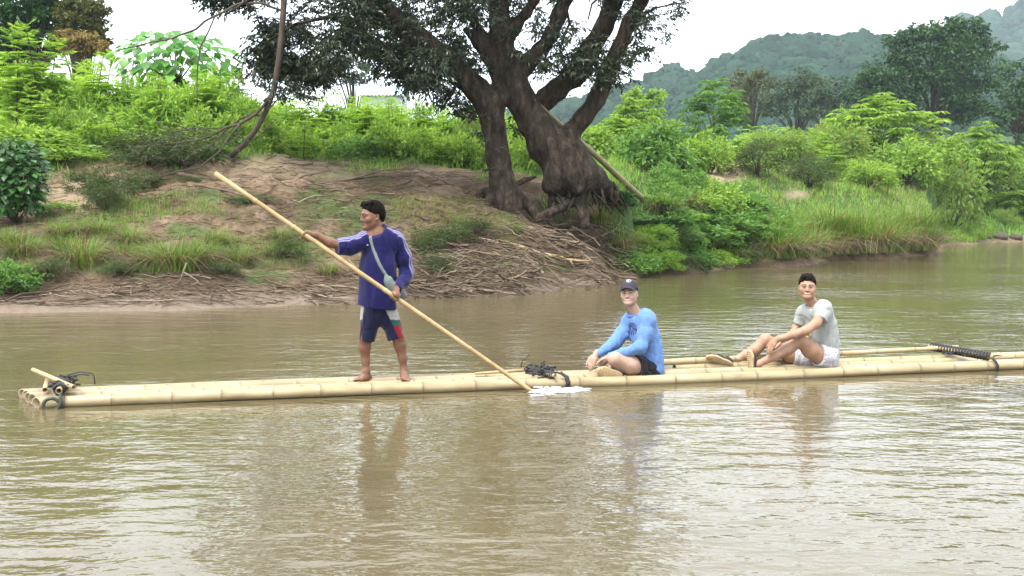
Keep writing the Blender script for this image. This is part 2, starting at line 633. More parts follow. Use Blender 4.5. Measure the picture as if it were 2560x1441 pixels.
def bamboo_mb(p0, p1, r0, r1, node=.42, seed=0, sides=14, bow=0.0, hollow=True, ring=1.10, skew=0.0, wet=False):
    """a culm with swollen nodes, a slight bow and an open end; returns (mesh builder, scar values)"""
    rg = np.random.RandomState(seed)
    p0, p1 = np.asarray(p0, float), np.asarray(p1, float)
    L = np.linalg.norm(p1 - p0)
    t, rr, sc, off = [0.0], [1.0], [0.0], []
    s = rg.uniform(.15, node)
    while s < L - .04:
        w = .011 + r0 * .06
        t += [s - 2.4 * w, s - w, s - .35 * w, s, s + .35 * w, s + w, s + 2.6 * w]
        rr += [1, 1.015, ring, ring - .055, ring + .01, 1.01, 1]
        sc += [0, .12, .55, 1.0, .5, .18, 0]
        s += node * rg.uniform(.8, 1.15)
        if len(t) > 2000:
            break
    t.append(L)
    rr.append(1.0)
    sc.append(.1)
    t = np.array(t)
    o = np.argsort(t)
    t, rr, sc = t[o], np.array(rr)[o], np.array(sc)[o]
    d = (p1 - p0) / L
    sidev = nrm(np.cross(d, [0, 0, 1.0]))
    ph = rg.uniform(0, 6)
    pts = p0 + np.outer(t, d)
    pts = pts + np.outer(np.sin(t * 1.25 + ph) * bow * .5 + bow * .5 * np.sin(t * .5 + ph * 2), sidev)
    pts[:, 2] += bow * .45 * np.sin(t * .9 + ph)
    rad = (r0 + (r1 - r0) * t / L) * rr
    mb = MB()
    if hollow:
        k = .8
        pts = np.concatenate([[pts[0] + d * .10], [pts[0]], pts, [pts[-1]], [pts[-1] - d * .10]])
        rad = np.concatenate([[rad[0] * k], [rad[0] * k], rad, [rad[-1] * k], [rad[-1] * k]])
        sc = np.concatenate([[1, .6], sc, [.6, 1]])  # culm ends painted dark inside, standing in for shade in the hollow
        # keep frames straight at the doubled-back ends
        pts[1] = pts[2] + d * 1e-4
        pts[-2] = pts[-3] - d * 1e-4
    n = len(pts)
    tdir = np.repeat(d[None], n, 0)
    u = nrm(np.cross([0, 0, 1.0], d) if abs(d[2]) < .95 else np.array([1.0, 0, 0]))
    w = np.cross(d, u)
    a = np.linspace(0, 2 * np.pi, sides, endpoint=False)
    V = (pts[:, None] + (np.cos(a)[None, :, None] * u + np.sin(a)[None, :, None] * w) * rad[:, None, None]).reshape(-1, 3)
    if skew:                                  # sawn off at a slant
        Vr = V.reshape(n, sides, 3)
        Vr[:4] += d * (-(np.cos(a)[None, :] * rad[:4, None]) * skew + r0 * skew)[..., None]
        V = Vr.reshape(-1, 3)
    i = np.arange(n - 1)[:, None] * sides
    j = np.arange(sides)[None]
    j2 = (j + 1) % sides
    mb.add(V, np.stack([i + j, i + j2, i + sides + j2, i + sides + j], -1).reshape(-1, 4))
    jj = np.arange(sides)
    mb.add(np.array([pts[0], pts[-1]]))
    k0 = n * sides
    mb.F.setdefault(3, []).append(np.stack([np.full(sides, k0), (jj + 1) % sides, jj], -1))
    mb.F.setdefault(3, []).append(np.stack([np.full(sides, k0 + 1), (n - 1) * sides + jj, (n - 1) * sides + (jj + 1) % sides], -1))
    scv = np.concatenate([np.repeat(sc, sides) * (0.45 + .55 * rg.rand(n * sides)), [1, 1]])
    # scuffs
    k = fbm(V * np.array([2.0, 2.0, 9.0]) + seed * 3.1, 3, seed + 5)
    scv[:len(V)] = np.maximum(scv[:len(V)], np.clip((k - .45) * 2.2, 0, .5))
    if wet:
        st_ = np.clip((.036 - V[:, 2]) / .03, 0, 1) * np.clip(.45 + .9 * fbm(V * np.array([1.3, 1.3, 5.0]) + seed, 3, seed + 9), 0, .9)
        scv[:len(V)] = np.maximum(scv[:len(V)], st_)
    return mb, scv


def bamboo(name, p0, p1, r0, r1, mat, parent=None, **kw):
    mb, sc = bamboo_mb(p0, p1, r0, r1, **kw)
    me = mb.data(name)
    ca = me.color_attributes.new('scar_shade', 'FLOAT_COLOR', 'POINT')
    ca.data.foreach_set('color', np.repeat(sc[:, None], 4, 1).astype(np.float32).ravel())
    return obj(name, me, mat, parent)


raft = empty('bamboo_raft', R(5, .35, 0), 'long narrow raft of pale bamboo culms floating across the river', 'raft')
NB = 5
starts = [-.05, -.10, -.16, -.20, -.26, -.28]
ends = [10.15, 9.72, 10.0, 9.55, 9.75, 9.35]
for k in range(NB):
    v, v2 = .052 + k * .132, .052 + k * .100
    zb = .043 + (.004 if k % 2 else 0)
    bamboo('bamboo_pole', R(starts[k], v, zb), R(ends[k], v2, zb - .004), .050 if k else .052, .056 if k < 2 else .049, M['bamboo'], raft,
           seed=40 + k, bow=.018, node=.46, skew=.85, wet=True)
# far culm lying higher on the right, and the one running on past the frame
bamboo('bamboo_pole', R(5.6, .50, .125), R(9.25, .50, .205), .034, .020, M['bamboo'], raft, seed=71, bow=.02, node=.4)
bamboo('bamboo_pole', R(5.95, .505, .075), R(10.4, .46, .075), .05, .044, M['bamboo'], raft, seed=75, bow=.012, node=.44)
bamboo('bamboo_pole', R(9.5, .36, .09), R(11.4, .30, .085), .04, .036, M['bamboo'], raft, seed=79, bow=.01, node=.5)
# loose thin stick on deck between the standing man and the rope bundle
bamboo('thin_stick', R(3.85, .36, .115), R(4.32, .33, .135), .012, .017, M['bamboo_pole'], raft, seed=90, bow=.0, node=.2, sides=10)


def coil(mb, pts_axis, r, wire, turns, sides=6, per=12):
    """wire wound round an axis"""
    pts_axis = np.asarray(pts_axis, float)
    a, b = pts_axis[0], pts_axis[1]
    d = nrm(b - a)
    u = nrm(np.cross([0, 0, 1.0], d) if abs(d[2]) < .9 else np.cross([1.0, 0, 0], d))
    w = np.cross(d, u)
    t = np.linspace(0, 1, int(turns * per) + 1)
    an = t * turns * 2 * np.pi
    rr = np.asarray(r) if np.ndim(r) == 0 else np.interp(t, np.linspace(0, 1, len(r)), r)
    p = a + np.outer(t, b - a) + (np.cos(an) * rr)[:, None] * u + (np.sin(an) * rr)[:, None] * w
    mb.tube(p, wire, sides)


# crossbars and lashings: at the bow (left), amidships, and at the stern (right)
def messy_rope(mb, c, span, n, wire, seed, axis=RV):
    rg = np.random.RandomState(seed)
    for q in range(n):
        a = c + axis * rg.uniform(-span, span) + RU * rg.uniform(-.05, .05) + np.array([0, 0, rg.uniform(-.01, .03)])
        k = 8
        st = rg.normal(0, 1, (k, 3)) * np.array([.026, .026, .013])
        p = a + np.cumsum(st, 0) * .8
        p[:, 2] = np.maximum(p[:, 2], c[2] - .025)
        mb.tube(p, wire * rg.uniform(.7, 1.2), 5)


RA0 = RA
RA = RA0 - RU * .17
# bow: two sticks crossing the deck bound with strips of inner tube
bar = [(R(.36, -.02, .150), R(.30, .70, .150)), (R(.47, .05, .165), R(.02, .74, .235)), (R(.22, .16, .135), R(.14, .78, .16))]
for k, (a, b) in enumerate(bar):
    bamboo('crossbar', a, b, .022 if k else .026, .02, M['bamboo_pole'], raft, seed=120 + k, node=.33, sides=12)
mb = MB()
coil(mb, (R(.36, .10, .150), R(.31, .62, .150)), .036, .011, 13)
coil(mb, (R(.35, .05, .15), R(.33, .25, .15)), .045, .010, 4)
messy_rope(mb, R(.36, .30, .17), .22, 26, .008, 5)
mb.tube(np.array([R(.30, .45, .20), R(.45, .50, .235), R(.50, .52, .225), R(.56, .50, .215), R(.575, .49, .18), R(.58, .48, .12)]), .006, 6)
mb.tube(np.array([R(.28, .40, .19), R(.46, .44, .22), R(.50, .46, .215), R(.54, .47, .205)]), .006, 6)
mb.tube(np.array([R(.22, .5, .20), R(.32, .32, .21), R(.42, .18, .20)]), .012, 6)
mb.build('lashing', M['rope'], raft)
mb = MB()
an = np.linspace(.35, 2 * np.pi + .1, 26)
mb.tube(np.stack([R(.30 + .062 * math.cos(q), -.025, .035 + .055 * math.sin(q)) for q in an]), .015, 8)
mb.tube(np.stack([R(.375, -.02 + .0 * q, .0) for q in (0,)] + [R(.375, -.028, .05), R(.37, -.015, .11), R(.368, .05, .15), R(.36, .12, .165)]), .016, 8)
mb.build('rubber_loop', M['rubber'], raft)

RA = RA0
# amidships: tangle of black rope over a crossbar hidden beneath it
UM = 4.50
cm = R(UM, .28, .120)
bamboo('crossbar', R(UM + 0.040, -.02, .125), R(UM + -0.120, .52, .118), .018, .016, M['bamboo_pole'], raft, seed=131, node=.3, sides=10)
mb = MB()
messy_rope(mb, cm, .20, 46, .007, 11)
coil(mb, (R(UM + 0.040, .02, .125), R(UM + -0.100, .48, .12)), .028, .009, 15)
mb.tube(np.array([R(UM + -0.140, .58, .13), R(UM + -0.130, .57, .19), R(UM + -0.080, .56, .235), R(UM + -0.060, .56, .26)]), [.006, .005, .005, .004], 5)
mb.tube(np.array([R(UM + 0.100, .02, .15), R(UM + 0.150, -.005, .11), R(UM + 0.160, -.02, .055), R(UM + 0.155, -.02, .01)]), .016, 7)
mb.tube(np.array([R(UM + 0.070, .06, .15), R(UM + 0.170, .0, .11), R(UM + 0.180, -.018, .055), R(UM + 0.180, -.01, .02)]), .010, 7)
mb.build('lashing', M['rope'], raft)

# stern: crossbar wound tightly with rope
bamboo('crossbar', R(9.32, .02, .145), R(8.95, .60, .20), .026, .024, M['bamboo_pole'], raft, seed=141, node=.3, sides=12)
mb = MB()
coil(mb, (R(9.30, .05, .148), R(8.97, .62, .20)), .037, .013, 21)
mb.tube(np.array([R(9.31, .06, .15), R(9.33, -.005, .10), R(9.345, -.02, .055), R(9.34, -.015, .0)]), .014, 7)
mb.tube(np.array([R(9.30, .06, .15), R(9.40, .06, .155), R(9.45, .055, .15)]), [.010, .008, .003], 6)
mb.tube(np.array([R(8.96, .60, .20), R(9.02, .64, .215), R(9.05, .60, .19)]), .010, 6)
messy_rope(mb, R(9.1, .35, .15), .2, 8, .007, 19)
mb.build('lashing', M['rope'], raft)

# punting pole, from the left top down into the water beside the raft
PT0, PT1 = P(538, 434, 9.62), water_at(1334, 982)
pole_dir = nrm(PT1 - PT0)
PPOLE0, PPOLE1 = PT0, PT1 + pole_dir * .35


def pole_at(px):
    """point of the pole axis that shows at this column"""
    t = np.linspace(0, 1, 4001)[:, None]
    q = PT0 + (PT1 - PT0) * t
    k = px_of(q[:, 0], q[:, 1], q[:, 2])[0]
    return q[np.argmin(np.abs(k - px))]


punt = empty('punting_pole', PT1, 'long pale bamboo punting pole held slanting in both hands of the standing man', 'pole')
bamboo('pole_shaft', PPOLE0, PPOLE1, .022, .019, M['bamboo_pole'], punt, seed=150, node=.46, sides=12, ring=1.16, bow=.006)

# splash where the pole has just swept the water
rg = np.random.RandomState(8)
mb = MB()
for q in range(460):
    t = rg.rand() ** .8
    c = water_at(1338 + 112 * t, 984 - 10 * t + rg.normal(0, 4.2) * (1 - .6 * t))
    r = rg.uniform(.0015, .0055) * (1.15 - .6 * t)
    c[2] += abs(rg.normal(0, .014)) * (1.2 - t)
    k = 7
    p = c + np.cumsum(rg.normal(0, 1, (k, 3)) * np.array([.020, .009, .0025]), 0)
    p[:, 2] = np.abs(p[:, 2])
    mb.tube(p, r * np.array([.3, .8, 1, .9, 1, .7, .2]), 6)
tag(mb.build('splash', M['foam']), 'white splash of foam on the water beside the tip of the punting pole', 'splash', None, 'stuff')

# ------------------------------------------------------------------ implicit bodies: smooth unions of tapered limbs, meshed as one skin
class Field:
    def __init__(self):
        self.ops = []

    def cone(self, a, b, r0, r1, k=.02, flat=None, cut0=False, cut1=False, sub=False):
        a, b = np.asarray(a, float), np.asarray(b, float)
        fn = None
        if flat is not None:
            n, s = nrm(np.asarray(flat[0], float)), flat[1]
        ax = nrm(b - a)

        def f(p):
            q = p - a
            bb = b - a
            if flat is not None:
                q = q + n * ((q @ n) * (1 / s - 1))[..., None]
                bb = bb + n * (np.dot(bb, n) * (1 / s - 1))
            t = np.clip((q @ bb) / np.dot(bb, bb), 0, 1)
            d = np.sqrt(((q - t[..., None] * bb) ** 2).sum(-1)) - (r0 + (r1 - r0) * t)
            if flat is not None:
                d = d * (.5 + .5 * s)
            if cut0:
                d = np.maximum(d, (a - p) @ ax)
            if cut1:
                d = np.maximum(d, (p - b) @ ax)
            return d
        R_ = max(r0, r1)
        self.ops.append(('-' if sub else '+', f, np.minimum(a, b) - R_, np.maximum(a, b) + R_, k))
        return self

    def chain(self, pts, rad, k=.02, **kw):
        for i in range(len(pts) - 1):
            self.cone(pts[i], pts[i + 1], rad[i], rad[i + 1], k, **kw)
        return self

    def ell(self, c, axes, r, k=.02, sub=False):
        c, A, r = np.asarray(c, float), np.asarray(axes, float), np.asarray(r, float)

        def f(p):
            q = (p - c) @ A.T
            k0 = np.sqrt(((q / r) ** 2).sum(-1))
            k1 = np.sqrt(((q / r ** 2) ** 2).sum(-1)) + 1e-9
            return k0 * (k0 - 1) / k1
        R_ = r.max()
        self.ops.append(('-' if sub else '+', f, c - R_, c + R_, k))
        return self

    def cut(self, p0, n, k=.004):
        p0, n = np.asarray(p0, float), nrm(np.asarray(n, float))
        self.ops.append(('cut', lambda p: (p - p0) @ n, None, None, k))
        return self

    def ecut(self, p0, n, R_=.10, k=.004):
        """trim flat beyond a plane, only near that end"""
        p0, n = np.asarray(p0, float), nrm(np.asarray(n, float))
        self.ops.append(('cut', lambda p: np.minimum((p - p0) @ n, R_ - np.linalg.norm(p - p0, axis=-1)), None, None, k))
        return self

    def disp(self, fn):
        self.ops.append(('disp', fn, None, None, 0))
        return self

    @staticmethod
    def _comb(op, d, e, k):
        if op == '+':
            h = np.maximum(k - np.abs(d - e), 0) / max(k, 1e-6)
            return np.minimum(d, e) - h * h * k * .25
        if op == '-':
            e = -e
        h = np.maximum(k - np.abs(d - e), 0) / max(k, 1e-6)
        return np.maximum(d, e) + h * h * k * .25

    def eval(self, p):
        p = np.asarray(p, float)
        d = np.full(p.shape[:-1], 1.0)
        for op, f, lo, hi, k in self.ops:
            if op == 'disp':
                d = d + f(p)
            else:
                d = self._comb('-' if op == '-' else ('c' if op == 'cut' else '+'), d, f(p), k)
        return d

    def mesh(self, h):
        lo = np.min([o[2] for o in self.ops if o[0] == '+'], 0) - 4 * h
        hi = np.max([o[3] for o in self.ops if o[0] == '+'], 0) + 4 * h
        n = np.ceil((hi - lo) / h).astype(int) + 1
        ax = [lo[i] + h * np.arange(n[i]) for i in range(3)]
        d = np.full(n, .2, np.float32)
        for op, f, l, u, k in self.ops:
            if op in '+-':
                pad = k + 5 * h
                i0 = np.clip(np.floor((l - pad - lo) / h).astype(int), 0, n - 1)
                i1 = np.clip(np.ceil((u + pad - lo) / h).astype(int) + 1, 1, n)
                sl = tuple(slice(a, b) for a, b in zip(i0, i1))
                g = np.stack(np.meshgrid(*[ax[i][sl[i]] for i in range(3)], indexing='ij'), -1)
                d[sl] = self._comb(op, d[sl], f(g), k)
            else:
                m_ = np.abs(d) < .06 if op == 'disp' else d < .06
                ix = np.nonzero(m_)
                pts = np.stack([ax[i][ix[i]] for i in range(3)], -1)
                if op == 'disp':
                    d[ix] += f(pts)
                else:
                    d[ix] = self._comb('c', d[ix], f(pts), k)
        return nets(d, lo, h)


def nets(d, lo, h):
    s = d < 0
    nx, ny, nz = d.shape
    C = [(a, b, c) for a in (0, 1) for b in (0, 1) for c in (0, 1)]
    sh = [s[a:nx - 1 + a, b:ny - 1 + b, c:nz - 1 + c] for a, b, c in C]
    cnt = sum(x.astype(np.int8) for x in sh)
    cells = np.argwhere((cnt > 0) & (cnt < 8))
    vals = np.stack([d[cells[:, 0] + a, cells[:, 1] + b, cells[:, 2] + c] for a, b, c in C], 1)
    acc = np.zeros((len(cells), 3))
    num = np.zeros(len(cells))
    for i in range(8):
        for j in range(i + 1, 8):
            di = np.array(C[j]) - np.array(C[i])
            if np.abs(di).sum() != 1:
                continue
            m_ = (vals[:, i] < 0) != (vals[:, j] < 0)
            t = vals[:, i] / (vals[:, i] - vals[:, j] + 1e-12)
            acc += np.where(m_[:, None], np.array(C[i]) + t[:, None] * di, 0)
            num += m_
    V = lo + (cells + acc / num[:, None]) * h
    idx = np.full((nx - 1, ny - 1, nz - 1), -1, np.int64)
    idx[tuple(cells.T)] = np.arange(len(cells))
    F = []
    for axs in range(3):
        u, v = [(1, 2), (2, 0), (0, 1)][axs]
        sl0 = [slice(None)] * 3
        sl1 = [slice(None)] * 3
        sl0[axs], sl1[axs] = slice(0, -1), slice(1, None)
        ch = s[tuple(sl0)] != s[tuple(sl1)]
        e = np.argwhere(ch)
        ok = (e[:, u] > 0) & (e[:, v] > 0) & (e[:, u] < d.shape[u] - 1) & (e[:, v] < d.shape[v] - 1)
        e = e[ok]
        ins = s[tuple(e.T)]
        eu, ev = np.eye(3, dtype=int)[u], np.eye(3, dtype=int)[v]
        q = np.stack([idx[tuple((e - eu - ev).T)], idx[tuple((e - ev).T)], idx[tuple(e.T)], idx[tuple((e - eu).T)]], 1)
        q[~ins] = q[~ins][:, ::-1]
        F.append(q)
    F = np.concatenate(F)
    return V, F[(F >= 0).all(1)]


def field_obj(name, fld, h, mat, parent, paint=None):
    V, F = fld.mesh(h)
    me = mesh_data(name, V, [F])
    if paint is not None:
        c = np.ones((len(V), 4), np.float32)
        c[:, :3] = paint(V) if callable(paint) else np.asarray(paint)
        me.color_attributes.new('paint', 'FLOAT_COLOR', 'POINT').data.foreach_set('color', c.ravel())
    return obj(name, me, mat, parent)


def trace(fld, org, d, tmax=1.5, off=0.0):
    """first hit of rays with a field"""
    org, d = np.atleast_2d(np.asarray(org, float)), nrm(np.atleast_2d(np.asarray(d, float)))
    d = np.broadcast_to(d, org.shape)
    t = np.zeros(len(org))
    for _ in range(90):
        v = fld.eval(org + d * t[:, None])
        t = np.minimum(t + np.clip(v - off, -.01, .05) * .8, tmax)
    return org + d * t[:, None]


# ------------------------------------------------------------------ skin, cloth, hair
def paint_mat(name, rough, weave=0, bstr=.25, bdist=.002, spec=.3, sss=0, sheen=0, var=.16, lev=.50):
    m, nt, bs, out = new_mat(name)
    at = N(nt, 'ShaderNodeAttribute', attribute_name='paint')
    f = noise(nt, 26, 4, .6)
    c = mixc(nt, 1.0, at.outputs['Color'], ramp(nt, f, [(.3, (lev - var * .7,) * 3), (.7, (lev + var * .4,) * 3)]), 'MULTIPLY')
    nt.links.new(c, bs.inputs['Base Color'])
    bs.inputs['Roughness'].default_value = rough
    bs.inputs['Specular IOR Level'].default_value = spec
    g = noise(nt, weave or 120, 3, .6)
    if sheen:                                  # creases of worn cloth over the weave
        wr = noise(nt, 15, 5, .62, mapping=(1, 1, .45))
        ma = N(nt, 'ShaderNodeMath', operation='MULTIPLY_ADD')
        ma.inputs[1].default_value = 7.0
        nt.links.new(wr, ma.inputs[0])
        nt.links.new(g, ma.inputs[2])
        g = ma.outputs[0]
    bump(nt, bs, g, bstr, bdist)
    if sss:
        bs.inputs['Subsurface Weight'].default_value = sss
        bs.inputs['Subsurface Radius'].default_value = (.010, .004, .002)
        bs.inputs['Subsurface Scale'].default_value = .6
    if sheen:
        bs.inputs['Sheen Weight'].default_value = sheen
    return m


M['skin'] = paint_mat('skin', .5, 90, .12, .002, .35, .25, lev=.70)
M['cloth'] = paint_mat('cloth', .85, 160, .3, .002, .15, 0, .15, .08)
M['hair'] = simple('black_hair', (.003, .0025, .002), (.009, .007, .0055), 70, .8, .6, .004, mapping=(1, 1, .3), spec=.05)
M['brown_hair'] = simple('dark_brown_hair', (.006, .004, .003), (.016, .010, .0075), 70, .8, .6, .004, mapping=(1, 1, .3), spec=.05)
M['eye_white'] = simple('eye_white', (.20, .18, .165), (.24, .215, .20), 10, .35, 0)
M['eye_dim'] = simple('dim_eye_white', (.15, .12, .10), (.18, .15, .13), 10, .4, 0)  # duller eye white for the standing man
M['iris'] = simple('dark_iris', (0.0084, 0.0049, 0.0035), (0.0140, 0.0084, 0.0056), 10, .2, 0)
M['teeth'] = simple('teeth', (.44, .41, .37), (.48, .45, .41), 10, .4, 0)
M['lips_dark'] = simple('lips_dark', (0.1120, 0.0420, 0.0350), (0.1400, 0.0560, 0.0455), 30, .5, 0)
M['lips_pale'] = simple('lips_pale', (0.2800, 0.1190, 0.0980), (0.3220, 0.1400, 0.1190), 30, .45, 0)
M['canvas'] = simple('grey_green_canvas', (0.0945, 0.1155, 0.1085), (0.1400, 0.1645, 0.1540), 120, .85, .4, .002)
M['cap_cloth'] = simple('dark_cap_cloth', (0.0196, 0.0154, 0.0238), (0.0350, 0.0294, 0.0406), 90, .8, .3, .002)
M['print_blue'] = simple('navy_print', (0.0140, 0.0245, 0.1260), (0.0245, 0.0420, 0.1820), 40, .8, 0)
M['print_pale'] = simple('pale_print', (0.3500, 0.3360, 0.3640), (0.4340, 0.4200, 0.4480), 40, .8, 0)
M['print_yellow'] = simple('yellow_print', (0.4340, 0.3150, 0.0560), (0.5040, 0.3920, 0.0980), 40, .8, 0)
M['print_pink'] = simple('pink_print', (0.3850, 0.2100, 0.2100), (0.4340, 0.2660, 0.2380), 40, .8, 0)
M['gum_sole'] = simple('tan_gum_sole', (0.2940, 0.2100, 0.1120), (0.3780, 0.2800, 0.1610), 40, .7, .5, .003)
M['shoe_cloth'] = simple('dark_shoe_cloth', (0.0154, 0.0119, 0.0140), (0.0350, 0.0294, 0.0322), 60, .8, .4, .003)
M['lace'] = simple('grey_lace', (0.1400, 0.1190, 0.1260), (0.1960, 0.1750, 0.1820), 60, .8, 0)

# white shorts with a loose violet-grey flower print
m, nt, bs, out = new_mat('printed_shorts_cloth')
tc = N(nt, 'ShaderNodeTexCoord')
vo = N(nt, 'ShaderNodeTexVoronoi', i_Scale=46.0)
wrp = N(nt, 'ShaderNodeTexNoise', i_Scale=30.0, i_Detail=3.0)
nt.links.new(tc.outputs['Object'], wrp.inputs['Vector'])
va = N(nt, 'ShaderNodeVectorMath', operation='MULTIPLY_ADD')
va.inputs[1].default_value = (.03, .03, .03)
nt.links.new(wrp.outputs['Color'], va.inputs[0])
nt.links.new(tc.outputs['Object'], va.inputs[2])
nt.links.new(va.outputs[0], vo.inputs['Vector'])
nt.links.new(ramp(nt, vo.outputs['Distance'], [(.12, (.17, .16, .20)), (.32, (.30, .29, .33)), (.5, (.40, .39, .42))]), bs.inputs['Base Color'])
bs.inputs['Roughness'].default_value = .85
bs.inputs['Specular IOR Level'].default_value = .15
M['shorts_print'] = m


# ------------------------------------------------------------------ heads, hands, feet
class Head:
    def __init__(self, fld, c, fwd, up, s=1.0, neck=None, neck_r=.055, smile=False, wide=1.06, tall=.95):
        self.c, self.s, self.sv = np.asarray(c, float), s, np.array([wide, 1.0, tall])
        f = nrm(np.asarray(fwd, float))
        r = nrm(np.cross(f, up))
        u = np.cross(r, f)
        self.A = np.stack([r, f, u])
        self.fld = fld
        E = lambda p, rr, k=.02, sub=False: fld.ell(self.w(p), self.A, np.array(rr) * s * self.sv, k * s, sub)
        Cn = lambda a, b, r0, r1, k=.02, sub=False: fld.cone(self.w(a), self.w(b), r0 * s, r1 * s, k * s, sub=sub)
        E((0, -.012, .035), (.076, .097, .093))
        E((0, .012, -.015), (.070, .082, .085), .03)
        E((0, .030, -.055), (.056, .058, .062), .03)
        Cn((-.052, .0, -.062), (-.018, .066, -.098), .020, .020, .03)
        Cn((.052, .0, -.062), (.018, .066, -.098), .020, .020, .03)
        E((0, .081, -.101), (.025, .020, .019), .028)
        for q in (-1, 1):
            E((q * .043, .062, -.022), (.024, .022, .022), .025)                # cheek
            E((q * .031, .104, .012), (.017, .0125, .0100), .012, True)          # eye socket
            E((q * .031, .081, .010), (.0165, .013, .0115), .006)               # eyelid
            Cn((q * .012, .090, .030), (q * .050, .074, .028), .011, .009, .014)  # brow
            E((q * .0125, .094, -.034), (.0095, .0105, .008), .008)             # nostril wing
            A2 = self.A
            E((q * .079, -.008, -.006), (.0085, .021, .032), .008)              # ear
            E((q * .084, -.004, -.002), (.006, .010, .017), .006, True)
            E((q * .077, .004, -.032), (.008, .010, .011), .008)
        Cn((0, .092, .022), (0, .110, -.024), .0085, .0115, .014)
        E((0, .109, -.029), (.0125, .012, .0105), .008)
        E((0, .086, -.059), (.026, .011, .0075), .010)                          # lips
        E((0, .084, -.071), (.022, .011, .0075), .010)
        if smile:
            for q in (-1, 1):
                E((q * .040, .070, -.045), (.016, .016, .018), .02)
        if neck is not None:
            fld.cone(self.w((0, -.022, -.07)), neck, neck_r * s, neck_r * 1.12 * s, .035)

    def w(self, p):
        return self.c + (np.asarray(p, float) * self.s * self.sv) @ self.A

    def on_face(self, x, z, off=.001):
        """surface point of the face under local (x, z)"""
        x, z = np.atleast_1d(x), np.atleast_1d(z)
        o = self.w(np.stack([x, np.full(x.shape, .17), z], -1))
        return trace(self.fld, o, -self.A[1], .3, off)

    def patch(self, name, xs, zlo, zhi, mat, parent, off=.0015, bulge=.0):
        """a thin strip of given upper and lower edge laid on the face"""
        n = len(xs)
        top, bot, mid = self.on_face(xs, zhi, off), self.on_face(xs, zlo, off), self.on_face(xs, (np.asarray(zlo) + np.asarray(zhi)) / 2, off + bulge)
        back = -self.A[1] * .006 * self.s
        V = np.concatenate([top, mid, bot, top + back, bot + back])
        i = np.arange(n - 1)
        F = np.concatenate([np.stack([a * n + i, a * n + i + 1, b * n + i + 1, b * n + i], -1) for a, b in ((0, 1), (1, 2), (3, 0), (2, 4))])
        return obj(name, (V, [F]), mat, parent)

    def face(self, parent, brow_mat, lips, smile, narrow=1.0, white='eye_white'):
        t = np.linspace(-1, 1, 9)
        for q in (-1, 1):
            x = q * .0315 + t * .0155
            e = 1 - t ** 2
            ey = self.patch('eye', x, .0095 - .0052 * e * narrow, .0105 + .0058 * e * narrow, M[white], parent, .0015, .001)
            x2 = q * .0305 + t * .0070
            self.patch('iris', x2, .0098 - .0052 * narrow * np.sqrt(e + .02), .0104 + .0058 * narrow * np.sqrt(e + .02), M['iris'], ey, .003, .001)
            self.patch('eyelash', x, .0105 + .0050 * e * narrow, .0112 + .0078 * e * narrow, M['iris'], ey, .0025)
            xb = q * .033 + t * .021
            arch = .031 + .004 * (1 - ((t * q + .2)) ** 2)
            self.patch('eyebrow', xb, arch - .0024 * (1.15 - .55 * t * q), arch + .0024 * (1.1 - .55 * t * q), brow_mat, parent, .0025)
        if smile:
            x = t * .029
            cur = .0075 * t ** 2
            e_ = np.sqrt(1 - t ** 2)
            mid = -.0650 + cur
            mo = self.patch('mouth', x * 1.04, mid - .0085 * e_ - .0008, mid + .0065 * e_ + .0008, lips, parent, .0015)
            self.patch('teeth', x * .90, mid - .0052 * e_ - .0004, mid + .0038 * e_ + .0004, M['teeth'], mo, .0045)
        else:
            x = t * .022
            e_ = np.sqrt(1 - t ** 2)
            self.patch('mouth', x, -.0650 - .0085 * e_ - .0006, -.0650 + .0075 * e_ + .0006, lips, parent, .0015)

    def hair(self, name, mat, parent, h=.006, thick=.014, slope=.72, z0=.012, front=.068, tufts=(), seed=0, spike=.007, top=0.0):
        s = self.s
        f = Field()
        f.ell(self.w((0, -.014, .040 + top * .5)), self.A, np.array([.076 + thick * .75, .097 + thick * .8, .093 + thick + top]) * s * self.sv, .01)
        f.ell(self.w((0, -.055, -.005)), self.A, np.array([.070 + thick * .3, .052 + thick * .3, .075]) * s * self.sv, .03)
        for a, b, r0, r1 in tufts:
            f.cone(self.w(a), self.w(b), r0 * s, r1 * s, .012)
        A, c = self.A, self.c
        f.disp(lambda p: spike * vnoise(((p - c) @ A.T) / s * np.array([120, 28, 40]), seed) + .5 * spike * vnoise(((p - c) @ A.T) / s * np.array([210, 60, 60]), seed + 1))
        # hairline: forehead, temples, nape
        nn_ = nrm(np.array([0, slope, -1.0])) @ A
        q0 = self.w((0, .0, z0))
        f.ops.append(('cut', lambda p: (p - q0) @ nn_ + .009 * vnoise(((p - c) @ A.T) / s * np.array([75, 40, 12]), seed + 7), None, None, .006))
        f.cut(self.w((0, .098, front)), (np.array([0, 1.1, -.55])) @ self.A, .02)
        return field_obj(name, f, h, mat, parent)


def finger(fld, pts, r):
    fld.chain(pts, r, .004)


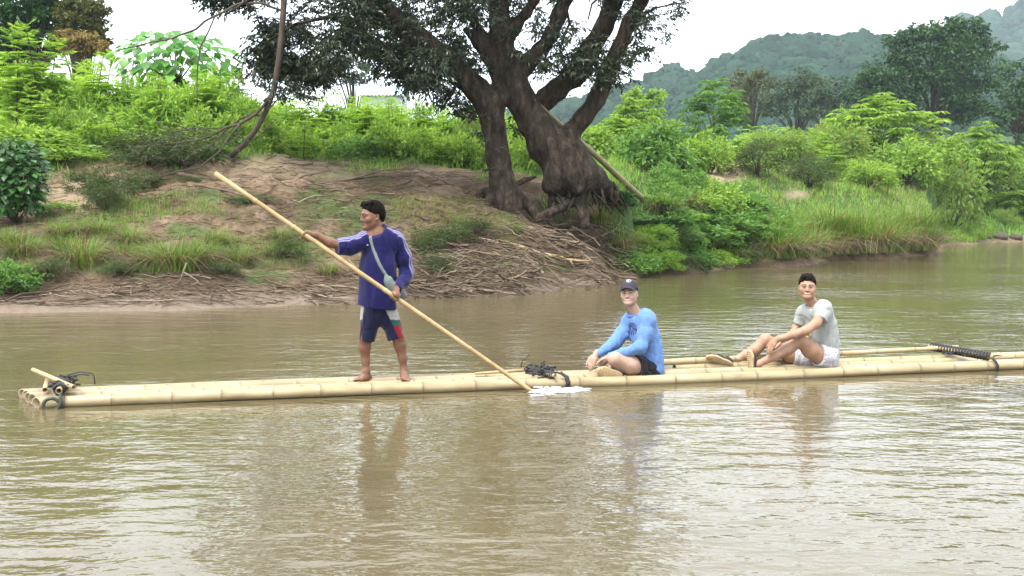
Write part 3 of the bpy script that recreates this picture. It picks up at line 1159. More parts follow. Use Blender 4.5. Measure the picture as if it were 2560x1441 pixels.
def grip(fld, c, axis, palm, wrist, pole_r=.022, turn=1, s=1.0, elbow_r=.027):
    """a fist closed round a pole: palm on one side, four fingers and a thumb wrapped about it"""
    a = nrm(axis)
    e1 = np.asarray(palm, float)
    e1 = nrm(e1 - a * np.dot(e1, a))
    e2 = np.cross(a, e1) * turn
    R0 = pole_r + .010 * s
    pc = c + e1 * (pole_r + .015 * s)
    fld.ell(pc, np.stack([a, e2, e1]), np.array([.044, .036, .017]) * s, .01)
    fld.cone(pc, wrist, .027 * s, elbow_r * s, .02)
    for i in range(4):
        o = c + a * (.0205 * (i - 1.5)) * s
        L = [1.0, 1.1, 1.05, .85][i]
        an = np.radians(np.array([38, 85, 140, 195]) * (.9 + .1 * L))
        rr = R0 + np.array([.006, .004, .0, -.001]) * s
        p = [o + (e1 * math.cos(q) + e2 * math.sin(q)) * r for q, r in zip(an, rr)]
        fld.chain([pc + a * (.0205 * (i - 1.5)) * s + e2 * .018 * s] + p, np.array([.0105, .0105, .0095, .009, .008]) * s, .004)
    an = np.radians([-35, -80, -125])
    o = c + a * .032 * s * (1 if np.dot(a, wrist - c) < 0 else -1)
    fld.chain([pc + a * .0 - e2 * .02 * s] + [o + (e1 * math.cos(q) + e2 * math.sin(q)) * R0 for q in an], np.array([.015, .012, .0105, .009]) * s, .006)


def loose_hand(fld, wrist, knuck, side, curl, s=1.0, spread=.02, wrist_r=.026, thumb=1):
    """relaxed hand: palm from wrist to knuckles, fingers drooping along curl"""
    wrist, knuck = np.asarray(wrist, float), np.asarray(knuck, float)
    d = nrm(knuck - wrist)
    sd = np.asarray(side, float)
    sd = nrm(sd - d * np.dot(sd, d))
    nn = np.cross(d, sd)
    curl = nrm(np.asarray(curl, float))
    pm = (wrist + knuck) / 2
    fld.ell(pm + d * .008, np.stack([d, sd, nn]), np.array([np.linalg.norm(knuck - wrist) * .62, .040 * s, .016 * s]), .012)
    fld.cone(wrist - d * .03, pm, wrist_r, .026 * s, .02)
    for i in range(4):
        k0 = knuck + sd * spread * (i - 1.5) * s - d * .012 * abs(i - 1.2) * s
        L = np.array([.040, .028, .022]) * [.92, 1.05, 1.0, .8][i] * s
        d1 = nrm(d * .8 + curl * .45)
        d2 = nrm(d * .35 + curl * .9)
        d3 = nrm(curl + d * .05)
        p = [k0 - d * .02, k0, k0 + d1 * L[0], k0 + d1 * L[0] + d2 * L[1], k0 + d1 * L[0] + d2 * L[1] + d3 * L[2]]
        fld.chain(p, np.array([.0115, .0105, .0098, .009, .008]) * s, .004)
    b = wrist + d * .02 - sd * .028 * s * thumb
    p = [b, b + (d * .03 - sd * .022 * thumb + curl * .006) * s, b + (d * .060 - sd * .028 * thumb + curl * .016) * s, b + (d * .082 - sd * .026 * thumb + curl * .028) * s]
    fld.chain(p, np.array([.016, .0125, .011, .009]) * s, .006)


def bare_foot(fld, heel, ball, width, up=(0, 0, 1), ankle=None, s=1.0, big=1):
    heel, ball = np.asarray(heel, float), np.asarray(ball, float)
    d = nrm(ball - heel)
    sd = nrm(np.cross(d, up))
    u = np.asarray(up, float)
    fld.cone(heel, heel + d * .05, .033 * s, .034 * s, .02)
    if ankle is not None:
        fld.cone(ankle, heel + d * .035 + u * .02, .034 * s, .033 * s, .03)
        fld.cone(ankle + d * .02 - u * .02, ball - d * .04 + u * .004, .030 * s, .025 * s, .035)
    fld.cone(heel + d * .04, ball - d * .02, .033 * s, .024 * s, .03)
    fld.cone(ball - d * .02 - sd * width * .28, ball - d * .02 + sd * width * .28, .021 * s, .021 * s, .02)
    for i in range(5):
        o = (i - 2) / 2.0 * big
        b = ball + sd * o * width * .40 - d * (.008 * i)
        L = .040 - .005 * i
        r = .0125 if i == 0 else .0088
        fld.chain([b - d * .02, b + d * L * .5 + u * .002, b + d * L - u * .004], np.array([r, r, r * .85]) * s, .004)


def collar(name, centre, n, r, mat, parent, tube=.009, sx=1.0, flat=None, paint=None):
    n = nrm(np.asarray(n, float))
    u = nrm(np.cross(n, [0, 1.0, 0.1]))
    v = np.cross(n, u)
    a = np.linspace(0, 2 * np.pi, 33)
    p = np.asarray(centre) + np.outer(np.cos(a) * r * sx, u) + np.outer(np.sin(a) * r, v)
    mb = MB()
    mb.tube(p, tube, 7, caps=False)
    me = mb.data(name)
    if paint is not None:
        c = np.tile(np.array([*paint, 1], np.float32), len(me.vertices))
        me.color_attributes.new('paint', 'FLOAT_COLOR', 'POINT').data.foreach_set('color', c)
    return obj(name, me, mat, parent)


def strokes(name, fld, lines, r, mat, parent, to_px, Y):
    """print: flat strokes lying on a garment"""
    mb = MB()
    for ln in lines:
        o, dd = [], []
        ln = np.asarray(ln, float)
        t = np.linspace(0, len(ln) - 1, max(3, 4 * (len(ln) - 1) + 1))
        xs, ys_ = np.interp(t, np.arange(len(ln)), ln[:, 0]), np.interp(t, np.arange(len(ln)), ln[:, 1])
        for a, b in zip(xs, ys_):
            px, py = to_px(a, b)
            d = nrm(ray(px, py))
            o.append(P(px, py, Y - .55))
            dd.append(d)
        p = trace(fld, np.array(o), np.array(dd), 1.2, -.001)
        w = np.sin(np.linspace(.25, np.pi - .25, len(p))) * r
        mb.tube(p, np.maximum(w, r * .35), 5)
    return mb.build(name, mat, parent)


def shoe(parent, heel, toe, n, name='shoe', width=.092, up_h=.07, ankle=None, seed=0):
    """low dark shoe with a pale gum sole; n points out of the sole"""
    heel, toe, n = np.asarray(heel, float), np.asarray(toe, float), np.asarray(n, float)
    L = np.linalg.norm(toe - heel)
    d = nrm(toe - heel)
    n = nrm(n - d * np.dot(n, d))
    sd = np.cross(d, n)
    # sole outline
    t = np.linspace(0, 2 * np.pi, 40, endpoint=False)
    x = .5 - .5 * np.cos(t)
    w = np.sin(t)
    prof = np.interp(x, [0, .06, .2, .42, .7, .9, 1], [.55, .72, .74, .68, 1.0, .86, .60])
    P2 = heel + np.outer(x * L, d) + np.outer(np.sign(w) * np.abs(w) ** .55 * prof * width * .5 + .006 * np.sin(x * np.pi), sd)
    mb = MB()
    k = len(t)
    th = .024
    rings = [P2 * 1.0 + n * 0, P2 + n * th * .85, None, None]
    cen = P2.mean(0)
    rings[2] = cen + (P2 - cen) * .93 + n * th
    rings[3] = cen + (P2 - cen) * .6 + n * (th * .98)
    V = np.concatenate(rings + [[cen + n * th], [cen]])
    jj = np.arange(k)
    F = np.concatenate([np.stack([q * k + jj, q * k + (jj + 1) % k, (q + 1) * k + (jj + 1) % k, (q + 1) * k + jj], -1) for q in range(3)])
    T = np.concatenate([np.stack([3 * k + jj, 3 * k + (jj + 1) % k, np.full(k, 4 * k)], -1), np.stack([(jj + 1) % k, jj, np.full(k, 4 * k + 1)], -1)])
    mb.add(V, F, T)
    f = Field()
    f.cone(heel + d * .040 - n * .022, heel + d * .055 - n * .052, .036, .034, .02)
    f.cone(heel + d * .045 - n * .012, heel + d * L * .55 - n * .018, .036, .040, .03, flat=(n, .9))
    f.cone(heel + d * L * .5 - n * .022, toe - d * .046 - n * .012, .040, .036, .03, flat=(n, .8))
    if ankle is not None:
        f.cone(heel + d * .05 - n * .045, heel + d * L * .5 - n * .03, .034, .033, .03)
    f.cut(heel, n, .004)
    up = field_obj(name, f, .009, M['shoe_cloth'], parent)
    so = mb.build('sole', M['gum_sole'], up)
    tr = MB()
    for q in range(9):
        xx = .12 + .76 * q / 8
        wd = width * .33 * np.interp(xx, [0, .2, .42, .7, 1], [.72, .74, .62, 1.0, .6])
        c = heel + d * xx * L + n * (th + .0005)
        tr.tube(np.array([c - sd * wd, c + d * .006 + n * .001, c + sd * wd]), .0035, 5)
    tr.build('tread', M['gum_sole'], up)
    lc = MB()
    for q in range(4):
        c = heel + d * (L * (.46 + .08 * q)) - n * (.062 - .006 * q)
        c2 = trace(f, np.array([c - n * .05, c - n * .05 + sd * .02, c - n * .05 - sd * .02]), n, .12, .0)
        lc.tube(np.array([c2[2], c2[0] - n * .003, c2[1]]), .003, 5)
    lc.build('lace', M['lace'], up)
    return up


def folds(amp, sx, sy, sz, seed, k2=2.3):
    def f(p):
        q = p * np.array([sx, sy, sz])
        w = vnoise(p * 6.0 + 9, seed + 3)[..., None] * .5
        a = vnoise(q + w, seed)
        return amp * ((1 - np.abs(a)) ** 4 * 1.1 + .35 * vnoise(q * k2, seed + 1) - .35)
    return f


def skin_paint(base, red, seed, lips=None):
    base, red = np.array(base), np.array(red)

    def f(V):
        k = np.clip(.5 + .5 * fbm(V * 9, 3, seed), 0, 1)[:, None]
        return base * (1 - .22 * k) + red * .22 * k
    return f


# ------------------------------------------------------------------ standing man with the pole
YA = 9.97


def a_(zx, zy, dy=0.0):
    return P(720 + zx / 2.8825, 480 + zy / 2.8825, YA + dy)


def a_px(zx, zy):
    return 720 + zx / 2.8825, 480 + zy / 2.8825


man = empty('person', (a_(680, 1350)[0], YA, .10), 'barefoot standing person in dark blue long-sleeved shirt punting with a bamboo pole', 'person')
neckA = a_(652, 290, .0)
fA = Field()
hdA = Head(fA, a_(609, 176, -.01), (-.86, -.50, -.10), (.03, -.03, 1.0), 1.05, neckA, .054)
tn = nrm(np.array([-.35, -.94, 0]))
fA.cone(a_(655, 365), a_(650, 560), .115, .105, .05, flat=(tn, .62))
fA.cone(a_(650, 560), a_(648, 810), .105, .105, .05, flat=(tn, .65))
fA.cone(a_(545, 335, -.02), a_(790, 350, .02), .05, .05, .05)
fA.cone(neckA, a_(560, 325, -.02), .05, .045, .04)
fA.cone(neckA, a_(775, 335, .02), .05, .045, .04)
RPA, LPA = pole_at(767), pole_at(986)
wristR = a_(205, 312, -.22)
fA.chain([a_(545, 340, -.02), a_(400, 395, -.13), a_(300, 365, -.18), wristR], [.05, .044, .040, .029], .03)
grip(fA, RPA, pole_dir, (0.1, .75, .7), wristR, .022, -1, 1.0)
wristL = a_(783, 700, -.17)
fA.chain([a_(800, 355, .02), a_(862, 580, .06), a_(830, 650, -.05), wristL], [.05, .042, .038, .028], .03)
grip(fA, LPA, pole_dir, (.15, -.45, .85), wristL, .022, -1, 1.0)
fA.chain([a_(600, 840, -.02), a_(560, 1060, -.02), a_(553, 1120, .0), a_(560, 1220, .01), a_(565, 1285, 0)], [.075, .054, .052, .036, .030], .03)
bare_foot(fA, a_(583, 1333, .03), a_(512, 1352, -.05), .075, ankle=a_(566, 1290, .01), big=-1, s=.95)
fA.chain([a_(705, 840, .02), a_(790, 1040, .0), a_(805, 1100, .02), a_(825, 1200, .03), a_(834, 1275, .03)], [.075, .056, .055, .039, .031], .03)
bare_foot(fA, a_(835, 1318, .07), a_(846, 1352, -.075), .078, ankle=a_(834, 1280, .045), big=1, s=.95)
for q in (heel_ for heel_ in ()):
    pass
field_obj('body', fA, .0066, M['skin'], man, skin_paint((.215, .105, .060), (.25, .09, .06), 4))
hdA.face(man, M['hair'], M['lips_dark'], False, .55, 'eye_dim')
tf = []
rgA = np.random.RandomState(3)
for q in range(26):
    x = rgA.uniform(-.065, .065)
    tf.append(((x, .04 + rgA.uniform(-.04, .02), .128), (x * 1.08, .074 + rgA.uniform(-.03, .010), .080 + rgA.uniform(-.008, .045)), .012, .004))
hdA.hair('hair', M['hair'], man, .006, .010, .84, .008, .080, tf, 2, .0045, .006)

# shirt
sh = Field()
sh.cone(a_(655, 350), a_(648, 560), .158, .168, .05, flat=(tn, .72))
sh.cone(a_(648, 560), a_(643, 860), .168, .196, .06, flat=(tn, .74))
sh.cone(a_(570, 338, -.02), a_(775, 350, .02), .066, .070, .06)
sh.cone(neckA + np.array([0, 0, -.035]), a_(575, 325, -.02), .062, .055, .05)
sh.cone(neckA + np.array([0, 0, -.035]), a_(765, 330, .02), .062, .058, .05)
shR = [a_(560, 355, -.02), a_(450, 390, -.09), a_(352, 396, -.155)]
sh.cone(shR[0], shR[1], .082, .085, .05)
sh.cone(shR[1], shR[2] + (shR[2] - shR[1]) * .3, .085, .066, .02)
shL = [a_(790, 365, .02), a_(838, 480, .05), a_(856, 580, .06), a_(832, 650, -.04), a_(782, 704, -.165)]
sh.chain(shL[:4], [.076, .068, .066, .056], .05)
sh.cone(shL[3], shL[4] + (shL[4] - shL[3]) * .15, .056, .041, .02)
sh.disp(folds(.012, 9, 9, 2.2, 5))
sh.disp(folds(.0028, 14, 14, 22, 77))
sh.ecut(a_(640, 828), np.array([-.14, .05, -1.0]), .30)
sh.ecut(shR[2], shR[2] - shR[1], .12)
sh.ecut(shL[4], shL[4] - shL[3], .08)
nA0 = hdA.w((0, -.022, -.07))
nlA = neckA + np.array([-.012, -.028, -.010])
nnA = np.array([-.22, -.42, 1.0])
sh.ecut(nlA, nnA, .10)
BLU, WHT = np.array([.0085, .0075, .098]), np.array([.40, .37, .58])


def seg_dist(p, a, b):
    t = np.clip(((p - a) @ (b - a)) / np.dot(b - a, b - a), 0, 1)
    return p - (a + t[:, None] * (b - a)), t


def shirt_paint(V):
    c = np.tile(BLU, (len(V), 1)) * (1 + .10 * fbm(V * 4, 3, 8))[:, None]
    # three stripes along each shoulder and sleeve
    for path, nrm_dir in (([a_(590, 300, -.05), *shR], np.array([.1, -.55, .83])), ([a_(735, 290, -.02), *shL[:3]], np.array([.55, -.45, .7]))):
        best = np.full(len(V), 9.0)
        lat = np.full(len(V), 9.0)
        upw = np.zeros(len(V))
        for i in range(len(path) - 1):
            a, b = path[i], path[i + 1]
            ax = nrm(b - a)
            q, t = seg_dist(V, a, b)
            r = np.linalg.norm(q, axis=1)
            nd = nrm(nrm_dir - ax * np.dot(nrm_dir, ax))
            sd_ = np.cross(ax, nd)
            m_ = r < best
            best = np.where(m_, r, best)
            lat = np.where(m_, q @ sd_, lat)
            upw = np.where(m_, q @ nd, upw)
        on = (best < .12) & (upw > .012)
        st = np.zeros(len(V))
        for o in (-.021, 0, .021):
            st = np.maximum(st, np.clip((.0085 - np.abs(lat - o)) / .005, 0, 1))
        st = (st * on)[:, None]
        c = c * (1 - st) + WHT * st
    return c


field_obj('shirt', sh, .0072, M['cloth'], man, shirt_paint)
collar('collar', nlA, nnA, .070, M['cloth'], man, .0085, 1.0, paint=(.022, .012, .15))
strokes('chest_mark', sh, [[(564, 384), (573, 386), (583, 383)], [(570, 380), (577, 382)]], .004, M['print_pale'], man, a_px, YA)

# shorts
so = Field()
so.cone(a_(645, 770), a_(648, 850), .155, .150, .04, flat=(tn, .74))
lr = [a_(603, 850, -.02), a_(566, 1078, -.02)]
ll = [a_(705, 850, .02), a_(782, 1062, .0)]
so.cone(lr[0], lr[1] + (lr[1] - lr[0]) * .03, .100, .070, .03)
so.cone(ll[0], ll[1] + (ll[1] - ll[0]) * .03, .100, .078, .03)
so.disp(folds(.009, 12, 12, 3, 15))
so.ecut(lr[1], lr[1] - lr[0], .16)
so.ecut(ll[1], ll[1] - ll[0] + np.array([0, 0, -.1]), .16)
so.cone(lr[1] + (lr[1] - lr[0]) * .05, lr[1] - (lr[1] - lr[0]) * .12, .061, .060, .002, sub=True)
so.cone(ll[1] + (ll[1] - ll[0]) * .05, ll[1] - (ll[1] - ll[0]) * .12, .069, .066, .002, sub=True)


def shorts_paint(V):
    px, py = px_of(V[:, 0], V[:, 1], V[:, 2])
    c = np.tile(np.array([.010, .011, .050]), (len(V), 1))
    for leg, sgn in ((lr, -1), (ll, 1)):
        ax = nrm(leg[1] - leg[0])
        sd_ = nrm(np.cross(ax, tn)) * 1.0
        if sd_[0] * sgn < 0:
            sd_ = -sd_
        q, t = seg_dist(V, leg[0] - ax * .1, leg[1])
        s_ = (q @ sd_) / (np.linalg.norm(q, axis=1) + 1e-6)
        on = ((px < 951) if sgn < 0 else (px >= 951)) & (s_ > .45 + .35 * np.clip(t - .3, 0, 1))
        zz = py
        c[on & (zz < 800)] = (.55, .52, .46)
        c[on & (zz >= 800) & (zz < 814)] = (.02, .10, .09)
        c[on & (zz >= 814)] = (.30, .012, .022)
    return c


field_obj('shorts', so, .0065, M['cloth'], man, shorts_paint)

# satchel on his hip
bag = empty('shoulder_bag', a_(760, 690, -.1), 'grey-green cloth shoulder bag slung across the standing man', 'bag')
bf = Field()
bf.chain([a_(690, 575, -.12), a_(720, 640, -.125), a_(765, 700, -.115), a_(815, 745, -.05)], [.018, .036, .046, .040], .03, flat=(tn, .62))
bf.chain([a_(735, 665, -.12), a_(800, 715, -.07), a_(836, 748, -.01)], [.042, .045, .030], .03, flat=(tn, .62))
bf.disp(folds(.008, 18, 18, 10, 25))
field_obj('bag_body', bf, .006, M['canvas'], bag)
sp = [(590, 282), (590, 310), (600, 360), (618, 420), (640, 480), (662, 530), (684, 568), (700, 590)]
o, dd = [], []
t = np.linspace(0, len(sp) - 1, 40)
for q in t:
    x = np.interp(q, range(len(sp)), [s_[0] for s_ in sp])
    y = np.interp(q, range(len(sp)), [s_[1] for s_ in sp])
    px, py = a_px(x, y)
    o.append(P(px, py, YA - .5))
    dd.append(ray(px, py))
pp = trace(sh, np.array(o), np.array(dd), 1.0, .004)
mb = MB()
tan = nrm(np.gradient(pp, axis=0))
sdv = nrm(np.cross(tan, np.array([0, -1.0, .15])))
hw = .015
a0 = pp - sdv * hw
b0 = pp + sdv * hw
n_ = len(pp)
Vs = np.concatenate([a0, pp + np.array([0, -.003, 0]), b0, a0 + np.array([0, .01, 0]), b0 + np.array([0, .01, 0])])
i = np.arange(n_ - 1)
mb.add(Vs, np.concatenate([np.stack([x * n_ + i, x * n_ + i + 1, y * n_ + i + 1, y * n_ + i], -1) for x, y in ((0, 1), (1, 2), (3, 0), (2, 4))]))
# strap over the shoulder and down the back
back = np.array([pp[0], neckA + np.array([-.06, .01, -.005]), neckA + np.array([-.02, .11, -.05]), a_(700, 480, .16), a_(800, 640, .15), a_(830, 720, .06)])
mb.tube(back, .011, 6)
mb.build('strap', M['canvas'], bag)

# ------------------------------------------------------------------ seated man in the sky-blue sweater
YB = 10.45


def b_(zx, zy, dy=0.0):
    return P(1440 + zx / 4.8036, 670 + zy / 4.8036, YB + dy)


def b_px(zx, zy):
    return 1440 + zx / 4.8036, 670 + zy / 4.8036


man2 = empty('person', (b_(800, 1300)[0], YB, .09), 'smiling person in sky-blue sweater and dark cap sitting cross-legged on the raft', 'person')
bt = nrm(np.array([-.72, -.69, .0]))
fB = Field()
neckB = b_(712, 545, .01)
hdB = Head(fB, b_(640, 312, -.02), (-.30, -.95, .03), (-.06, .0, 1.0), .94, neckB, .050, True)
fB.chain([b_(775, 650, .0), b_(825, 850, 0), b_(870, 1130, 0)], [.095, .09, .095], .05, flat=(bt, .7))
fB.cone(b_(650, 650, .10), b_(865, 640, -.11), .04, .04, .05)
fB.chain([b_(880, 630, -.14), b_(775, 950, -.21), b_(395, 1075, -.15)], [.05, .042, .028], .03)
loose_hand(fB, b_(385, 1085, -.15), b_(325, 1140, -.14), (0, -.5, .85), (-.4, .1, -1), .95, thumb=-1)
fB.chain([b_(620, 660, .12), b_(475, 895, .03), b_(262, 1040, -.04)], [.05, .042, .029], .03)
loose_hand(fB, b_(232, 1045, -.05), b_(190, 1130, -.07), (.75, -.55, 0), (.10, .05, -1), 1.0, thumb=1)
fB.chain([b_(850, 1190, -.06), b_(640, 1165, -.16), b_(470, 1095, -.23)], [.085, .088, .066], .03)
fB.chain([b_(462, 1100, -.23), b_(500, 1190, -.16), b_(600, 1270, .0), b_(660, 1290, .08)], [.062, .055, .046, .036], .03)
fB.chain([b_(800, 1210, .14), b_(560, 1190, .20), b_(420, 1150, .14)], [.10, .085, .062], .03)
fB.chain([b_(420, 1155, .14), b_(450, 1235, -.03), b_(500, 1280, -.13)], [.060, .048, .034], .03)
field_obj('body', fB, .0066, M['skin'], man2, skin_paint((.50, .325, .235), (.52, .27, .20), 14))
hdB.face(man2, M['brown_hair'], M['lips_pale'], True, .8)
hdB.hair('hair', M['brown_hair'], man2, .006, .006, .60, -.006, .05, (), 12, .003)
# cap
s_ = hdB.s
cp = Field()
cp.ell(hdB.w((0, -.012, .040)), hdB.A, np.array([.093, .112, .116]) * s_, .01)
cp.cut(hdB.w((0, .06, .056)), np.array([0, .18, -1.0]) @ hdB.A, .006)
cp.disp(lambda p: .003 * vnoise(p * 25, 5))
cap = field_obj('cap', cp, .006, M['cap_cloth'], man2)
u_ = np.linspace(-1, 1, 17)
v_ = np.linspace(0, 1, 7)
top = np.array([[hdB.w((.086 * a * (1 - .06 * b), .082 * math.sqrt(max(0, 1 - (.86 * a) ** 2)) + .010 + .066 * b * (1 - .55 * a * a),   .084 - .040 * a * a - .016 * b + .008 * b * (1 - a * a))) for a in u_] for b in v_])
th = hdB.A[2] * .006
Vb = np.concatenate([top.reshape(-1, 3), top.reshape(-1, 3) - th])
nc_, nr_ = len(u_), len(v_)
i = np.arange(nr_ - 1)[:, None] * nc_
j = np.arange(nc_ - 1)[None]
Qa = np.stack([i + j, i + j + 1, i + nc_ + j + 1, i + nc_ + j], -1).reshape(-1, 4)
bd = list(range(nc_)) + [k * nc_ + nc_ - 1 for k in range(1, nr_)] + [(nr_ - 1) * nc_ + k for k in range(nc_ - 2, -1, -1)] + [k * nc_ for k in range(nr_ - 2, 0, -1)]
bd = np.array(bd)
Qb = np.stack([bd, np.roll(bd, -1), np.roll(bd, -1) + nc_ * nr_, bd + nc_ * nr_], -1)
obj('brim', (Vb, [Qa, Qa[:, ::-1] + nc_ * nr_, Qb]), M['cap_cloth'], cap)
strokes('emblem', cp, [[(602, 150), (612, 166), (622, 153), (632, 167), (642, 152)], [(604, 145), (662, 146)], [(650, 152), (656, 166), (662, 149)], [(610, 172), (652, 172)]], .0055, M['print_pale'], cap, b_px, YB)
mb = MB()
mb.ell = None
q = hdB.w((0, -.012, .163))
an = np.linspace(0, 1, 5)
mb.tube(np.array([q - hdB.A[2] * .004, q + hdB.A[2] * .001, q + hdB.A[2] * .005]), np.array([.009, .009, .004]), 8)
mb.build('button', M['cap_cloth'], cap)

# sweater
sw = Field()
sw.chain([b_(800, 665, 0), b_(838, 860, 0), b_(872, 1030, 0), b_(890, 1190, .0)], [.146, .143, .140, .150], .06, flat=(bt, .80))
sw.cone(b_(640, 640, .11), b_(848, 622, -.11), .062, .064, .10)
sw.cone(neckB + np.array([.0, 0, -.03]), b_(840, 590, -.1), .058, .06, .05)
sw.cone(neckB + np.array([.0, 0, -.03]), b_(650, 610, .1), .058, .055, .05)
swL = [b_(862, 645, -.13), b_(828, 800, -.17), b_(775, 955, -.215), b_(580, 1020, -.19), b_(392, 1078, -.15)]
sw.chain(swL[:4], [.058, .057, .054, .048], .06)
sw.cone(swL[3], swL[4] + (swL[4] - swL[3]) * .15, .050, .041, .02)
swR = [b_(622, 665, .12), b_(540, 800, .07), b_(470, 900, .03), b_(365, 975, -.01), b_(255, 1045, -.04)]
sw.chain(swR[:4], [.058, .056, .053, .046], .07)
sw.cone(swR[3], swR[4] + (swR[4] - swR[3]) * .15, .047, .041, .02)
sw.disp(folds(.004, 6, 6, 12, 45))
sw.disp(folds(.0055, 26, 26, 8, 46))
swcut = (b_(850, 1150, 0), np.array([-.66, -.12, -.75]))
sw.ecut(swcut[0], swcut[1], .20)
sw.ecut(swL[4], swL[4] - swL[3], .08)
sw.ecut(swR[4], swR[4] - swR[3], .08)
nlB = neckB + np.array([-.014, -.020, .002])
nnB = np.array([-.34, -.36, 1.0])
sw.ecut(nlB, nnB, .10)


def sweater_paint(V):
    return np.tile(np.array([.180, .345, .71]), (len(V), 1)) * (1 + .05 * fbm(V * 3, 3, 8))[:, None]


field_obj('sweater', sw, .0078, M['cloth'], man2, sweater_paint)
collar('collar', nlB, nnB, .067, M['cloth'], man2, .009, 1.0, paint=(.135, .27, .62))
em = [[(632, 700), (640, 675), (665, 663), (695, 670), (712, 690), (722, 715)], [(640, 720), (660, 690), (690, 690)], [(660, 705), (655, 740), (668, 780), (664, 830)], [(690, 705), (682, 745), (690, 790), (686, 815)],
      [(712, 715), (722, 740), (722, 770), (708, 800)], [(640, 735), (636, 770), (650, 800)], [(672, 700), (702, 730), (700, 760)], [(650, 850), (660, 870)], [(724, 742), (728, 758)]]
strokes('printed_emblem', sw, em, .0065, M['print_blue'], man2, b_px, YB)

s2 = Field()
s2.cone(b_(885, 1165, .02), b_(870, 1235, .02), .130, .125, .04)
s2.cone(b_(870, 1200, -.03), b_(665, 1188, -.17), .125, .110, .04)
s2.cone(b_(850, 1220, .10), b_(670, 1215, .19), .120, .11, .04)
s2.disp(folds(.008, 10, 10, 10, 55))
s2.ecut(b_(720, 1190, -.13), (-.85, -.5, -.1), .25)
s2.ecut(b_(715, 1215, .17), (-.8, .45, -.1), .22)
field_obj('shorts', s2, .007, M['cloth'], man2, (.010, .010, .018))
shoe(man2, b_(552, 1292, -.22), b_(238, 1228, -.26), (-.12, -.97, -.12), 'shoe', .112, seed=3)
shoe(man2, b_(640, 1312, .02), b_(880, 1330, .16), (.05, -.3, -.95), 'shoe', .095, seed=4)

# ------------------------------------------------------------------ seated man in the pale tee
YC = 10.9


def c_(zx, zy, dy=0.0):
    return P(1740 + zx / 5.3375, 670 + zy / 5.3375, YC + dy)


def c_px(zx, zy):
    return 1740 + zx / 5.3375, 670 + zy / 5.3375


man3 = empty('person', (c_(1700, 1300)[0], YC, .09), 'smiling person in pale grey tee and printed shorts sitting with raised knees on the raft', 'person')
ct = nrm(np.array([-.70, -.70, .10]))
fC = Field()
neckC = c_(1560, 500, .01)
hdC = Head(fC, c_(1484, 262, -.02), (-.24, -.965, .02), (.02, .0, 1.0), .97, neckC, .055, True)
fC.chain([c_(1615, 610), c_(1680, 850), c_(1735, 1100)], [.095, .092, .095], .05, flat=(ct, .7))
fC.cone(c_(1465, 590, .11), c_(1700, 560, -.12), .04, .04, .05)
fC.chain([c_(1720, 560, -.16), c_(1600, 745, -.24), c_(1465, 838, -.30), c_(1300, 890, -.29), c_(1085, 958, -.25)], [.052, .047, .044, .040, .028], .03)
loose_hand(fC, c_(1075, 965, -.25), c_(1002, 1045, -.235), (.65, -.5, .5), (-.15, .05, -1), 1.0, thumb=1)
fC.chain([c_(1425, 600, .14), c_(1340, 800, .16), c_(1300, 890, .10), c_(1130, 965, .0)], [.050, .042, .040, .028], .03)
loose_hand(fC, c_(1120, 975, .0), c_(1045, 1015, -.03), (.2, .8, .3), (-.4, -.1, -.8), .95)
fC.chain([c_(1690, 1200, -.06), c_(1530, 1090, -.14), c_(1390, 965, -.19)], [.100, .088, .063], .03)
fC.chain([c_(1385, 975, -.19), c_(1230, 1080, -.18), c_(1050, 1175, -.17), c_(840, 1280, -.15)], [.060, .058, .045, .033], .03)
fC.chain([c_(1620, 1220, .14), c_(1250, 1160, .15), c_(930, 965, .14)], [.100, .085, .063], .03)
fC.chain([c_(920, 968, .14), c_(800, 1085, .13), c_(660, 1165, .12), c_(480, 1250, .10)], [.062, .058, .045, .033], .03)
fC.cone(c_(840, 1280, -.15), c_(775, 1320, -.15), .034, .03, .02)
fC.cone(c_(480, 1250, .10), c_(445, 1300, .09), .034, .03, .02)
field_obj('body', fC, .0066, M['skin'], man3, skin_paint((.42, .245, .155), (.45, .22, .14), 24))
hdC.face(man3, M['brown_hair'], M['lips_pale'], True, .8)
tf = []
rgC = np.random.RandomState(5)
for q in range(18):
    x = rgC.uniform(-.06, .06)
    tf.append(((x, .03, .135), (x * 1.1 + .01, .095 + rgC.uniform(-.03, .008), .105 + rgC.uniform(-.01, .03)), .013, .005))
hdC.hair('hair', M['brown_hair'], man3, .006, .013, .80, .016, .088, tf[:7], 22, .004, .010)

te = Field()
te.chain([c_(1632, 615), c_(1680, 800), c_(1715, 970), c_(1738, 1130)], [.150, .146, .136, .138], .06, flat=(ct, .82))
te.cone(c_(1465, 590, .12), c_(1700, 550, -.13), .064, .066, .09)
te.cone(neckC + np.array([0, 0, -.03]), c_(1690, 520, -.1), .058, .058, .05)
te.cone(neckC + np.array([0, 0, -.03]), c_(1470, 570, .1), .058, .055, .05)
te.cone(c_(1708, 570, -.15), c_(1652, 715, -.223), .068, .066, .08)
te.cone(c_(1425, 610, .14), c_(1354, 770, .153), .068, .062, .06)
te.disp(folds(.005, 5, 5, 9, 65))
te.disp(folds(.0055, 24, 24, 8, 66))
te.ecut(c_(1725, 1105), np.array([-.52, -.1, -.85]), .20)
te.ecut(c_(1664, 695, -.213), c_(1640, 740, -.235) - c_(1722, 570, -.16), .125)
te.ecut(c_(1362, 752, .15), c_(1345, 790, .155) - c_(1425, 610, .14), .10)
nlC = neckC + np.array([-.014, -.022, .0])
nnC = np.array([-.28, -.38, 1.0])
te.ecut(nlC, nnC, .10)
field_obj('tee_shirt', te, .0078, M['cloth'], man3, (.50, .53, .50))
collar('collar', nlC, nnC, .067, M['cloth'], man3, .0075, paint=(.44, .47, .44))
